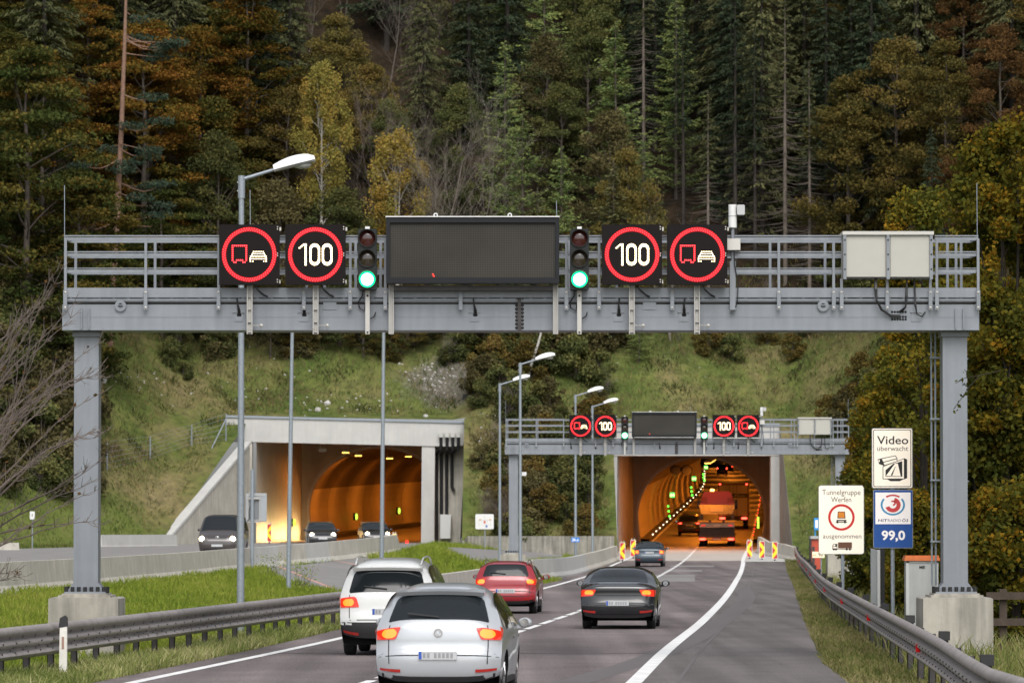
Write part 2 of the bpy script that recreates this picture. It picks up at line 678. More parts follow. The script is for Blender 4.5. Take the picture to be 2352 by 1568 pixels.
# ---------------------------------------------------------------- roads
def ribbon(name, ya, fa, fb, zf, m, dz=0.0, nx=2, kind='structure'):
    b = MB()
    P = []
    for Y in ya:
        a, c = fa(Y), fb(Y)
        P.append([(a + (c - a) * i / nx, Y, zf(a + (c - a) * i / nx, Y) + dz) for i in range(nx + 1)])
    b.grid(P)
    o = b.build(name, m, smooth=40, recalc=False)
    return tag(o, kind=kind)


def frange(a, b, st):
    n = max(1, int(round((b - a) / st)))
    return [a + (b - a) * i / n for i in range(n + 1)]


hz = lambda X, Y: hroad(Y)
Y_CONC = G(1600, 1287).y


def left_asphalt(Y):
    a = interp(Y, VERGE_L)
    b = xleft(Y) - 1.0
    return a + (b - a) * sstep((Y - 80) / 40)


ribbon('road', frange(-20, Y_CONC, 3), left_asphalt, lambda Y: xright(Y) + .05, hz, asphalt)
ribbon('road_shoulder', frange(-20, Y_CONC - 4, 3), lambda Y: xright(Y) + .05, lambda Y: interp(Y, SHOULDER), hz, shoulder_m)
ribbon('road_concrete_apron', frange(Y_CONC, 336, 2), lambda Y: xleft(Y) - 1.0, lambda Y: xright(Y) + .35, hz, roadconc)
ribbon('road_shoulder_apron', frange(Y_CONC - 4, 318, 2), lambda Y: xright(Y) + (.05 if Y < Y_CONC else .35), lambda Y: interp(Y, SHOULDER) + .3, hz, conc_light, .02)
tunasph = mat('tunnel_asphalt', (.16, .13, .11), .55, var=.1, vs=.5, spec=.5)
ribbon('road_in_tunnel', frange(336, 1080, 6), lambda Y: smooth_at(Y, TUN) - 4.4, lambda Y: smooth_at(Y, TUN) + 4.4, hz, tunasph)
ribbon('line_marking', frange(-20, 1000, 2.5), lambda Y: xleft(Y) - .1, lambda Y: xleft(Y) + .1, hz, white_line, .006, 1)
ribbon('line_marking', frange(-20, 1000, 2.5), lambda Y: xright(Y) - .122, lambda Y: xright(Y) + .122, hz, white_line, .006, 1)
d = MB()
Y = -10.0
while Y < 1000:
    w = .085
    ln = 4.9 if Y < 400 else 3.2
    P = [[(xmid(q) - w, q, hroad(q) + .006), (xmid(q) + w, q, hroad(q) + .006)] for q in frange(Y, Y + ln, 1.5)]
    d.grid(P)
    Y += 6.0
tag(d.build('lane_marking_dashes', white_line, recalc=False), kind='structure')
for o_ in (-.42,):                                       # sealed seam along the hard shoulder and cross joints
    tag(ribbon('sealed_seam', frange(30, Y_CONC - 6, 2.5), lambda Y: xright(Y) + .62, lambda Y: xright(Y) + .68, hz, dark_track, .005, 1), kind='structure')
for yj, x0_, x1_ in ((1336, -3.4, 3.5), (1312, -.5, 3.5), (1420, -7.2, -.2), (1500, -3.6, 3.4)):
    b = MB()
    q = G(1500, yj)
    xr_ = xright(q.y)
    b.add([(xr_ + x0_ - 3.6, q.y, q.z + .0045), (xr_ + x1_ - 3.6, q.y, q.z + .0045), (xr_ + x1_ - 3.6, q.y + .16, q.z + .0045), (xr_ + x0_ - 3.6, q.y + .16, q.z + .0045)], [(0, 1, 2, 3)])
    tag(b.build('road_joint', dark_track if yj > 1400 else patch_m, recalc=False), kind='structure')
# tyre track and repair patches on the right lane
trk = lookup([(1310, 1568), (1480, 1515), (1600, 1462), (1690, 1400), (1715, 1372), (1705, 1350)])
trk = [p for p in trk]
b = MB()
P = []
for i in range(33):
    t = i / 32 * (len(trk) - 1)
    k = min(int(t), len(trk) - 2)
    Yk = trk[k][0] + (trk[k + 1][0] - trk[k][0]) * (t - k)
    Xk = smooth_at(Yk, trk)
    P.append([(Xk - .28, Yk, hroad(Yk) + .003), (Xk + .28, Yk, hroad(Yk) + .003)])
b.grid(P)
dk = b.build('tyre_track', dark_track, recalc=False)
tag(dk, kind='structure')
b = MB()
for (x0, x1, y0, y1) in ((1500, 1596, 1319, 1335), (1530, 1612, 1308, 1312), (1540, 1640, 1298, 1301)):
    q = [G(x0, y1), G(x1, y1), G(x1, y0), G(x0, y0)]
    b.add([(p.x, p.y, p.z + .0035) for p in q], [(0, 1, 2, 3)])
tag(b.build('road_repair_patch', patch_m, recalc=False), kind='structure')


LEDGE = [(50, -29), (150, -27.5), (235, -27.8), (262, -27.2), (288, -23.9), (306, -22.5), (322, -17.6)]


def lx0(Y): return interp(Y, LEDGE)


ribbon('left_road', frange(50, 318, 3), lambda Y: max(lx0(Y), wl(Y) + .1) if Y > 306 else lx0(Y), lambda Y: interp(max(Y, 20), XB) - .05, lambda X, Y: gz(X, Y), oldasphalt, .03, 4)


def pix_sheet(name, pix, m, dz=.02, n=10):
    """a paved sheet bounded by two photo polylines (far edge, near edge)"""
    b = MB()
    far, near = pix
    P = []
    for i in range(n + 1):
        t = i / n
        def pt(pl):
            k = min(int(t * (len(pl) - 1)), len(pl) - 2)
            u = t * (len(pl) - 1) - k
            return pl[k][0] + (pl[k + 1][0] - pl[k][0]) * u, pl[k][1] + (pl[k + 1][1] - pl[k][1]) * u
        A, B = G(*pt(far)), G(*pt(near))
        P.append([(A.x + (B.x - A.x) * j / 8, A.y + (B.y - A.y) * j / 8, gz(A.x + (B.x - A.x) * j / 8, A.y + (B.y - A.y) * j / 8) + dz) for j in range(9)])
    b.grid(P)
    return tag(b.build(name, m, smooth=60, recalc=False), kind='structure')


pix_sheet('crossover', ([(610, 1303), (700, 1297), (800, 1285), (840, 1277)], [(650, 1330), (700, 1345), (790, 1362), (900, 1330)]), oldasphalt, .016)
pix_sheet('service_path', ([(1000, 1256), (1060, 1258), (1140, 1263), (1300, 1268)], [(1050, 1276), (1090, 1290), (1160, 1297), (1290, 1285)]), oldasphalt, .016)
for pts in ([(622, 1290), (690, 1322), (770, 1354)], [(770, 1289), (830, 1300)]):
    b = MB()
    q = [G(*p) for p in pts]
    P = []
    for A, B in zip(q, q[1:]):
        for i in range(9):
            c = A.lerp(B, i / 8)
            P.append([(c.x - .07, c.y, gz(c.x, c.y) + .022), (c.x + .07, c.y, gz(c.x, c.y) + .022)])
    b.grid(P)
    tag(b.build('line_marking', red_line, recalc=False), kind='structure')
# ---------------------------------------------------------------- the sign gantries
ZG = 84.0
SG = F / ZG


def gx(x): return (x - CX) / SG
def gzz(y): return HC + (HOR - y) / SG


def gbox(b, x0, x1, y0, y1, d0, d1):
    """box from photo edges at the gantry, d0..d1 metres behind the gantry's front face"""
    b.box(gx(x0), gx(x1), d0, d1, gzz(y1), gzz(y0))


OFF2 = Vector((7.56, 140.0, 0.0))
gantry = thing('sign_gantry', 'large grey steel sign gantry spanning the road nearest the camera', 'sign gantry', (0, ZG, 0), 0, 'sign gantries over the carriageway')
# beam: deep box with a narrower upper flange
b = MB()
x0, x1 = gx(142), gx(2250)
b.prism([(x0, gzz(757)), (x1, gzz(757)), (x1, gzz(699)), (x0, gzz(699))], 0.0, 1.0)
b.box(x0 + .02, x1 - .02, .05, .95, gzz(694), gzz(683))
b.box(x0 + .0, x1 - .0, -.03, 1.03, gzz(758.2), gzz(756.6))
for px_ in (475, 800, 1110, 1350, 1640, 1960):      # weld seams
    b.box(gx(px_) - .004, gx(px_) + .004, -.004, .0, gzz(756), gzz(700))
b.box(x0, x1, -.006, 0, gzz(728.3), gzz(727.6))
beam = b.build('beam', steel, gantry)
b = MB()
b.box(x0 + .1, x1 - .1, .03, .9, gzz(698.9), gzz(694.1))
b.build('beam_gap', raildark, gantry)
for px_ in (187, 204, 2196, 2214):
    b = MB()
    b.box(gx(px_) - .012, gx(px_) + .012, -.05, -.001, gzz(756), gzz(708))
    b.build('stiffener', steel, gantry)
for px_ in (276, 1891):
    b = MB()
    b.disc(gx(px_), gzz(702), -.05, .1, 16, .045)
    b.box(gx(px_) - .1, gx(px_) + .1, -.05, -.0, gzz(699), gzz(701.5))
    b.build('lifting_eye', steel, gantry)
b = MB()
gbox(b, 1189, 1197, 684, 758, -.06, -.001)
gbox(b, 1184, 1203, 682, 688, -.06, -.001)
for i in range(8):
    for sx in (1186.5, 1200):
        b.dome(gx(sx), gzz(692 + i * 8.6), -.004, .03, 8)
b.build('splice_joint', raildark, gantry)
# columns
for cxp, wtop, wbot in ((195, 58, 58), (2197, 58, 58)):
    b = MB()
    cx = gx(cxp)
    w = .215
    for (zt, zb) in ((gzz(770), gzz(1350)),):
        b.prism([(cx - w, zb), (cx + w, zb), (cx + w, zt), (cx - w, zt)], .25, .80)
        b.box(cx - .004, cx + .004, .246, .25, zb, zt)
    b.box(cx - .24, cx + .24, .2, .85, gzz(768), gzz(757.5))
    col = b.build('column', steel, gantry)
    b = MB()
    b.box(cx - .25, cx + .25, .18, .87, gzz(771), gzz(768.5))
    b.box(cx - .25, cx + .25, .18, .87, gzz(763), gzz(762))
    b.build('head_plate', steel, col)
    b = MB()                                            # gusset flare and base plate
    b.prism([(cx - .33, gzz(1358)), (cx + .33, gzz(1358)), (cx + .22, gzz(1338)), (cx + .06, gzz(1318)), (cx - .06, gzz(1318)), (cx - .22, gzz(1338))], .235, .245)
    b.prism([(cx - .33, gzz(1358)), (cx + .33, gzz(1358)), (cx + .22, gzz(1338)), (cx - .22, gzz(1338))], .3, .8)
    b.box(cx - .36, cx + .36, .1, .95, gzz(1362), gzz(1358))
    b.build('base_plate', steel, col)
    for xx, yy in [(cx - .33 + .66 * i / 6, .14) for i in range(7)] + [(cx + sx * .35, .3 + .17 * i) for i in range(3) for sx in (-1, 1)]:
        b = MB()
        b.tube([(xx, yy, gzz(1364)), (xx, yy, gzz(1347))], .034, 10)
        b.build('anchor_bolt', black, col)
    b = MB()
    b.box(cx - .46, cx + .46, -.02, 1.1, gzz(1372), gzz(1366))
    b.box(cx - .4, cx + .4, .04, 1.0, gzz(1366), gzz(1362))
    b.prism([(cx - .62, -.45), (cx + .62, -.45), (cx + .61, gzz(1374)), (cx + .57, gzz(1371)), (cx - .57, gzz(1371)), (cx - .61, gzz(1374))], -.2, 1.3)
    b.build('foundation', foundation_m, gantry)
# walkway edge, railing
b = MB()
gbox(b, 148, 2248, 661, 683, -.07, -.04)
gbox(b, 150, 2248, 686.5, 691, -.05, -.03)
gbox(b, 150, 2248, 690, 694, -.02, 1.0)
gbox(b, 148, 2248, 661, 683, 1.04, 1.07)
for i in range(64):
    xx = 160 + i * 33
    if xx < 2240: gbox(b, xx, xx + 5, 683, 686.4, -.055, -.045)
b.build('kick_plate', steel, gantry)
b = MB()
for (xa, xb) in ((146, 505), (640, 890), (1282, 1385), (1515, 1935), (2148, 2248)):
    for y0, y1 in ((540, 543), (545, 552), (577, 580), (582, 588.5), (615, 617), (619, 627)):
        gbox(b, xa, xb, y0, y1, -.05 if y1 - y0 > 4 else -.06, -.01)
for y0, y1 in ((541, 549), (578, 585), (616, 623)):
    gbox(b, 146, 2248, y0, y1, 1.03, 1.06)
    for xe in (146, 2244): gbox(b, xe, xe + 3.5, y0, y1, -.05, 1.06)
b.build('railing', steel, gantry)
posts = [150, 334.5, 502, 698, 804.5, 885, 1058, 1301, 1376, 1544, 1789, 1915, 1933, 2038, 2137, 2152, 2247]
for pxx in posts:
    b = MB()
    top = 548 if not 505 < pxx < 1545 or pxx in (804.5, 885, 1301, 1376) else 660
    if pxx in (1933, 2038, 2137): top = 640
    gbox(b, pxx - 3, pxx + 3, top, 712, -.1, -.062)
    gbox(b, pxx - 4.3, pxx + 4.3, 667, 712, -.125, -.1)
    rp_ = b.build('railing_post', steel, gantry)
    if pxx != 1058:
        for yy in (672, 707):
            b = MB()
            b.dome(gx(pxx), gzz(yy), -.126, .022, 8)
            b.build('post_bolt', bolt_m, rp_)
for pxx in (160, 345, 698, 740, 812, 870, 1310, 1420, 1789 - 12, 1905, 2190, 2222, 2210):
    b = MB()
    gbox(b, pxx - 3, pxx + 3, 545, 672, 1.03, 1.07)
    b.build('rear_post', steel, gantry)
for pxx, yt, yb in ((147, 425, 541), (574, 436, 520), (1279, 461, 505), (2246, 420, 541)):
    b = MB()
    b.tube([(gx(pxx), -.03, gzz(yb)), (gx(pxx - .6), -.03, gzz(yt))], .007, 5)
    b.build('lightning_rod', galv, gantry)
# access ladder with cable ducts beside the right column
b = MB()
for pxx in (2151, 2160, 2232): b.tube([(gx(pxx), 1.0, gzz(755)), (gx(pxx), 1.0, gzz(1345))], .018, 6)
for i in range(4): gbox(b, 2147, 2172, 815 + i * 142, 819 + i * 142, .9, 1.02)
for i in range(4): gbox(b, 2222, 2236, 818 + i * 142, 821 + i * 142, .9, 1.02)
b.build('ladder', galv, gantry)
# junction plates and cables along the beam
for pxx in (547, 697, 1090, 1420, 1570, 2105):
    b = MB()
    gbox(b, pxx - 11, pxx + 11, 716, 738, -.012, -.001)
    gbox(b, pxx - 13, pxx + 13, 715, 718, -.03, -.001)
    b.build('junction_plate', steel, gantry)
for pxx in (757, 1492):
    b = MB()
    gbox(b, pxx - 15, pxx + 15, 694, 711, -.014, -.001)
    b.build('cover_plate', steel, gantry)
for pxx, s in ((547, 1), (697, 1), (1090, 1), (1420, -1), (1570, -1)):
    b = MB()
    for k in (0, 3.5):
        q = [(gx(pxx - 3 * s), -.09, gzz(684)), (gx(pxx - 1 * s), -.08, gzz(700)), (gx(pxx + k), -.05, gzz(713)), (gx(pxx + k), -.02, gzz(722))]
        b.tube(q, .014, 6)
        b.dome(gx(pxx + k), gzz(723), -.014, .03, 8)
    b.build('cable', black, gantry)
gantry2 = copy_thing(gantry, 'smaller looking far sign gantry standing just before the entry tunnel mouth', Vector((0, ZG, 0)) + OFF2)


# --- signs on the gantry --------------------------------------------------------------------
def led_sign(cxp, cyp, kind):
    """square LED sign; returns the root, whose origin is the sign's bottom centre"""
    lab = {'100': 'square LED speed limit sign showing 100', 'no': 'square LED sign with red lorry and white car symbols'}[kind]
    r = thing('speed_limit_sign' if kind == '100' else 'no_overtaking_sign', lab, 'LED sign', (gx(cxp), ZG, gzz(655.5)), 0, 'LED signs on the gantries')
    H = 137.5 / SG
    w = H / 2
    b = MB()
    b.box(-w, w, -.36, -.16, 0, H)
    pn = b.build('panel', panelblack, r)
    b = MB()
    for i in (.06, .5, .94):
        for dz in (-.02, .02): b.dome(w - .03, H * i + dz, -.362, .014, 6)
    b.box(w, w + .03, -.3, -.26, H * .9, H * .96)
    b.box(w, w + .02, -.3, -.26, H * .02, H * .08)
    b.build('hinge', bolt_m, pn)
    cz = H / 2
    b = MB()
    b.disc(0, cz, -.3615, .480, 72, .403)  # flat glowing ring added behind the dots as their halo
    b.build('led_halo', led_glow, r)
    b = MB()
    n = 64
    for k in range(n):
        for rr, o in ((.458, 0), (.426, .5)):
            t = 2 * math.pi * (k + o) / n
            b.dome(rr * math.cos(t), cz + rr * math.sin(t), -.362, .0115, 6)
    b.build('led_ring', led_red, r, recalc=False)

    def dots(b, pl, step, rad, closed=False):
        pl = [Vector(p) for p in pl]
        if closed: pl.append(pl[0])
        for A, B in zip(pl, pl[1:]):
            m = max(1, int((B - A).length / step))
            for i in range(m):
                c = A.lerp(B, i / m)
                b.dome(c.x, cz + c.y, -.362, rad, 6)
        if not closed: b.dome(pl[-1].x, cz + pl[-1].y, -.362, rad, 6)
    if kind == '100':
        b = MB()
        for o in (0, .017):
            dots(b, [(-.282 + o, .115), (-.205 + o, .18 + 0), (-.178 + o, .18)], .026, .0105)
            dots(b, [(-.178 + o, .18), (-.178 + o, -.182)], .026, .0105)
        b.build('led_digit', led_white, r, recalc=False)
        for c in (-.01, .207):
            b = MB()
            for e in (0, .017):
                a, hh, q = .083 - e, .182 - e, .083
                pl = []
                for k in range(13): pl.append((c + a * math.cos(math.pi * k / 12), hh - q + (q - e) * math.sin(math.pi * k / 12)))
                for k in range(13): pl.append((c - a * math.cos(math.pi * k / 12), -hh + q - (q - e) * math.sin(math.pi * k / 12)))
                dots(b, pl, .026, .0105, True)
            b.build('led_digit', led_white, r, recalc=False)
    else:
        b = MB()
        dots(b, [(-.29, -.1), (-.29, .155), (-.05, .155), (-.05, -.1)], .032, .0135)
        dots(b, [(-.29, -.1), (-.265, -.135), (-.235, -.135), (-.215, -.1), (-.12, -.1), (-.105, -.135), (-.075, -.135), (-.05, -.1)], .03, .0135)
        b.build('led_lorry', led_red, r, recalc=False)
        b = MB()
        for zz, h2 in ((.05, .085), (.012, .1), (-.03, .135), (-.075, .138)):
            dots(b, [(.16 - h2, zz), (.16 + h2, zz)], .026, .0095)
        for sgn in (-1, 1):
            dots(b, [(.16 + sgn * .095, -.12), (.16 + sgn * .135, -.12)], .026, .0095)
            dots(b, [(.16 + sgn * .085, .05), (.16 + sgn * .14, -.06), (.16 + sgn * .14, -.12)], .026, .0095)
        b.build('led_car', led_white, r, recalc=False)
    b = MB()                                             # mounting channel down the face of the beam
    zb = gzz(768) - gzz(655.5)
    b.box(-.05, -.032, -.19, -.135, zb, .02)
    b.box(.032, .05, -.19, -.135, zb, .02)
    b.box(-.05, .05, -.142, -.13, zb, .02)
    for yy in (683, 712, 741, 764): b.box(-.035, .035, -.185, -.14, gzz(yy) - gzz(655.5), gzz(yy - 1.5) - gzz(655.5))
    mb_ = b.build('mounting_bracket', channel, r)
    b = MB()
    for yy in (679, 688, 757, 764):
        for sx in (-.02, .02): b.dome(sx, gzz(yy) - gzz(655.5), -.146, .012, 6)
    b.tube([(.05, -.1, gzz(748) - gzz(655.5)), (.2, -.1, gzz(748) - gzz(655.5))], .008, 5)
    b.dome(.2, gzz(748) - gzz(655.5), -.1, .03, 8)
    b.build('bracket_bolt', bolt_m, mb_)
    b = MB()
    b.tube([(.1, -.2, .0), (.14, -.2, -.08), (.24, -.15, -.17), (.31, -.1, -.2)], .016, 6)
    b.build('cable', black, r)
    return r


S2 = OFF2 + Vector((.24, 0, 0))
sn = led_sign(574, 586, 'no')
sn['label'] = 'lit lorry overtaking ban sign at the far left of the near gantry'
o = copy_thing(sn, 'lit lorry overtaking ban sign right of the near 100 sign, beside the traffic camera', sn.location + Vector((gx(1600.5) - gx(574), 0, 0)))
copy_thing(sn, 'lit lorry overtaking ban sign leftmost on the far gantry', sn.location + S2)
copy_thing(o, 'lit lorry overtaking ban sign rightmost on the far gantry', o.location + S2)
s1 = led_sign(725.5, 586, '100')
s1['label'] = 'lit 100 sign left of the dark message board on the near gantry'
o = copy_thing(s1, 'lit 100 sign right of the dark message board on the near gantry', s1.location + Vector((gx(1451) - gx(725.5), 0, 0)))
copy_thing(s1, 'lit 100 sign left of the dark message board on the far gantry', s1.location + S2)
copy_thing(o, 'lit 100 sign right of the dark message board on the far gantry', o.location + S2)

# dark message board
mb_m, nt, out = nodes_of('message_board_grid')
bb = nt.nodes.new('ShaderNodeBsdfPrincipled')
bb.inputs['Roughness'].default_value = .7
bb.inputs['Specular IOR Level'].default_value = .15
tcn = nt.nodes.new('ShaderNodeTexCoord')
mp = nt.nodes.new('ShaderNodeMapping')
mp.inputs['Scale'].default_value = (33, 33, 33)
nt.links.new(tcn.outputs['Object'], mp.inputs[0])
fr = nt.nodes.new('ShaderNodeVectorMath')
fr.operation = 'FRACTION'
nt.links.new(mp.outputs[0], fr.inputs[0])
sb = nt.nodes.new('ShaderNodeVectorMath')
sb.operation = 'SUBTRACT'
sb.inputs[1].default_value = (.5, .5, .5)
nt.links.new(fr.outputs[0], sb.inputs[0])
sx = nt.nodes.new('ShaderNodeSeparateXYZ')
nt.links.new(sb.outputs[0], sx.inputs[0])
cb = nt.nodes.new('ShaderNodeCombineXYZ')
nt.links.new(sx.outputs[0], cb.inputs[0])
nt.links.new(sx.outputs[2], cb.inputs[1])
lnn = nt.nodes.new('ShaderNodeVectorMath')
lnn.operation = 'LENGTH'
nt.links.new(cb.outputs[0], lnn.inputs[0])
cr = nt.nodes.new('ShaderNodeValToRGB')
cr.color_ramp.elements[0].position, cr.color_ramp.elements[0].color = .22, (.016, .015, .014, 1)
cr.color_ramp.elements[1].position, cr.color_ramp.elements[1].color = .34, (.062, .058, .05, 1)
nt.links.new(lnn.outputs['Value'], cr.inputs[0])
nz = nt.nodes.new('ShaderNodeTexNoise')
nz.inputs['Scale'].default_value = 1.2
nt.links.new(tcn.outputs['Object'], nz.inputs[0])
cm = nt.nodes.new('ShaderNodeMixRGB')
cm.blend_type = 'MULTIPLY'
cm.inputs[0].default_value = .5
nt.links.new(cr.outputs[0], cm.inputs[1])
nt.links.new(nz.outputs[0], cm.inputs[2])
nt.links.new(cm.outputs[0], bb.inputs['Base Color'])
nt.links.new(bb.outputs[0], out.inputs[0])

vz = gzz(653)
vm = thing('message_board', 'wide dark unlit message board in the middle of the near gantry', 'message board', (gx(1086), ZG, vz), 0, 'message boards on the gantries')
W2, HV = (1284 - 888) / SG / 2, (653 - 502) / SG
b = MB()
fw = .095
b.box(-W2, W2, -.42, -.12, 0, HV)
hb = b.build('housing', black, vm)
b = MB()
b.box(-W2, W2, -.47, -.42, 0, fw)
b.box(-W2, W2, -.47, -.42, HV - fw, HV)
b.box(-W2, -W2 + fw * .7, -.47, -.42, fw, HV - fw)
b.box(W2 - fw * .7, W2, -.47, -.42, fw, HV - fw)
b.build('frame', mat('board_frame', (.012, .013, .016), .55, spec=.2), vm)
b = MB()
b.box(-W2 + fw * .7, W2 - fw * .7, -.424, -.4205, fw, HV - fw)
b.build('display', mb_m, vm)
b = MB()
b.box(-W2 - .01, W2 + .01, -.49, -.1, HV, HV + .018)
b.build('rain_strip', whitepaint, vm)
for xx in (1001, 1171):
    b = MB()
    n = 14
    b.tube([(gx(xx) - gx(1086) + .03 * math.cos(2 * math.pi * k / n), -.3, HV + .045 + .03 * math.sin(2 * math.pi * k / n)) for k in range(n + 1)], .011, 6)
    b.build('lifting_eye', whitepaint, vm)
for xx in (899, 1276):
    b = MB()
    xx = gx(xx) - gx(1086)
    zb = gzz(768) - vz
    b.box(xx - .045, xx - .03, -.19, -.14, zb, .0)
    b.box(xx + .03, xx + .045, -.19, -.14, zb, .0)
    b.box(xx - .045, xx + .045, -.147, -.13, zb, .0)
    b.build('mounting_bracket', channel, vm)
b = MB()
b.box(gx(905) - gx(1086), gx(1270) - gx(1086), -.3, -.14, gzz(668) - vz, gzz(657) - vz)
b.build('gutter', raildark, vm)
b = MB()
for dx, dz in ((gx(995) - gx(1086), .155), (gx(997) - gx(1086), .125)): b.dome(dx, dz, -.425, .018, 6)
b.build('stuck_pixel', mat('led_dim_red', (.4, .02, .02), .5, emis=(1, .05, .03), es=.8), vm)
copy_thing(vm, 'wide dark unlit message board in the middle of the far gantry', vm.location + S2)

# traffic lights
tl = thing('traffic_light', '', 'traffic light', (gx(844.5), ZG, gzz(667)), 0, 'green traffic lights on the gantries')
hw, ht = 21.5 / SG, 139 / SG
b = MB()
b.cbox(-hw, hw, -.36, -.12, 0, ht, .02)
for k in (1, 2): b.box(-hw - .003, hw + .003, -.363, -.13, ht * k / 3 - .006, ht * k / 3 + .006)
b.build('housing', mat('signal_housing', (.014, .017, .016), .5, spec=.25), tl)
b = MB()
for i in range(3):
    cz = ht * (i + .5) / 3 + (.01 if i else 0)
    n = 24
    P = []
    for yy in (-.362, -.50):
        P.append([(.152 * math.cos(a), yy + (.10 if (yy < -.4 and math.sin(a) < 0) else 0) * min(1, -math.sin(a) * 2 if math.sin(a) < 0 else 0), cz + .152 * math.sin(a)) for a in [2 * math.pi * k / n for k in range(n + 1)]])
    b.grid(P)
    b.disc(0, cz, -.363, .156, 24, .138)
b.build('visor', mat('signal_visor', (.022, .026, .025), .5), tl, smooth=50)
for i, m_ in ((2, mat('lens_dark_red', (.045, .008, .007), .15, coat=.6)), (1, mat('lens_dark_amber', (.03, .022, .014), .15, coat=.6)), (0, lamp_green)):
    b = MB()
    cz = ht * (i + .5) / 3 + (.01 if i else 0)
    P = []
    for j in range(6):
        rr = .14 * j / 5
        P.append([(rr * math.cos(2 * math.pi * k / 24), -.368 - .03 * (1 - (j / 5) ** 2), cz + rr * math.sin(2 * math.pi * k / 24)) for k in range(25)])
    b.grid(P)
    o = b.build('lens', m_, tl, smooth=60)
    if i == 0:                                            # the rim of the lit lens is less bright and pure green
        b = MB()
        b.grid([[(r_ * math.cos(2 * math.pi * k / 24), -.372 - .03 * (1 - (r_ / .14) ** 2), cz + r_ * math.sin(2 * math.pi * k / 24)) for k in range(25)] for r_ in (.108, .125, .141)])
        b.build('lens_rim', lamp_rim, o, smooth=60)
    o['label'] = ('lit green lens', 'dark unlit middle lens', 'dark unlit red lens')[i]
b = MB()
b.box(-.04, .04, -.3, -.2, ht, ht + .045)
b.build('top_bracket', whitepaint, tl)
b = MB()
b.box(-.038, .038, -.19, -.13, gzz(768) - gzz(667), .0)
b.tube([(0, -.16, -.0), (0, -.16, .05)], .03, 8)
mbk = b.build('mounting_bracket', mat('bracket_white', (.42, .41, .385), .5, var=.05), tl)
b = MB()
for yy in (680, 764): b.dome(0, gzz(yy) - gzz(667), -.192, .02, 8)
b.build('bracket_bolt', raildark, mbk)
b = MB()
b.tube([(-.08, -.15, .02), (-.09, -.14, -.1), (-.16, -.1, -.2), (-.15, -.06, -.3), (-.06, -.05, -.36), (-.04, -.05, -.25)], .012, 6)
b.tube([(.05, -.06, -.5), (.12, -.06, -.45), (.14, -.03, -.38)], .01, 5)
b.build('cable', black, tl)
tl['label'] = 'traffic light on green left of the message board on the near gantry'
o = copy_thing(tl, 'traffic light on green right of the message board on the near gantry', tl.location + Vector((gx(1330.5) - gx(844.5), 0, 0)))
copy_thing(tl, 'traffic light on green left of the message board on the far gantry', tl.location + S2)
copy_thing(o, 'traffic light on green right of the message board on the far gantry', o.location + S2)

# control cabinet
cc = thing('control_cabinet', 'cream two panel equipment cabinet on the right of the near gantry', 'equipment cabinet', (gx(2038), ZG, gzz(640)), 0, 'cabinets on the gantries')
ox, oz = gx(2038), gzz(640)


def cb_(b, x0, x1, y0, y1, d0, d1): b.box(gx(x0) - ox, gx(x1) - ox, d0, d1, gzz(y1) - oz, gzz(y0) - oz)


b = MB()
cb_(b, 1937, 2139, 541, 638, -.25, .45)
b.build('body', offwhite, cc)
for xa, xb in ((1943, 2031), (2044, 2133)):
    b = MB()
    cb_(b, xa, xb, 543, 637, -.27, -.252)
    b.build('door_panel', mat('cabinet_cream', (.38, .37, .335), .5, var=.03), cc)
b = MB()
cb_(b, 1934, 2143, 533, 541, -.32, .5)
b.build('lid', mat('cabinet_lid', (.45, .44, .41), .45), cc)
for xx in (1939, 2038, 2137):
    b = MB()
    cb_(b, xx - 3.5, xx + 3.5, 541, 643, -.31, -.275)
    pst = b.build('rail', steel, cc)
    b = MB()
    for yy in (553, 586, 620): b.dome(gx(xx) - ox, gzz(yy) - oz, -.311, .018, 8)
    b.build('rail_bolt', raildark, pst)
b = MB()
rnd = random.Random(3)
for k in range(3):
    q = [(gx(2010 + k * 1.5) - ox, -.1, 0), (gx(2010 + k * 1.2) - ox, -.14, gzz(665) - oz), (gx(2013) - ox, -.14, gzz(690) - oz), (gx(2024 + k) - ox, -.1, gzz(712) - oz), (gx(2046) - ox, -.06, gzz(724 + k) - oz), (gx(2068) - ox, -.03, gzz(725 + k) - oz)]
    b.tube(q, .018, 6)
    q = [(gx(2083) - ox, -.1, 0), (gx(2083 - k) - ox, -.12, gzz(680) - oz), (gx(2080) - ox, -.1, gzz(705) - oz), (gx(2066 + 3 * k) - ox, -.03, gzz(716) - oz)]
    b.tube(q, .015, 6)
    q = [(gx(2100) - ox, -.1, 0), (gx(2101 + k) - ox, -.12, gzz(700) - oz), (gx(2106) - ox, -.1, gzz(722) - oz), (gx(2118) - ox, -.05, gzz(727) - oz), (gx(2126) - ox, -.03, gzz(716) - oz)]
    b.tube(q, .012, 6)
for i in range(6):
    for yy in (716, 727, 733): b.dome(gx(2050 + i * 6.2) - ox, gzz(yy) - oz, -.006, .022, 8)
b.build('cable', black, cc)
copy_thing(cc, 'cream two panel equipment cabinet on the right of the far gantry', cc.location + OFF2)

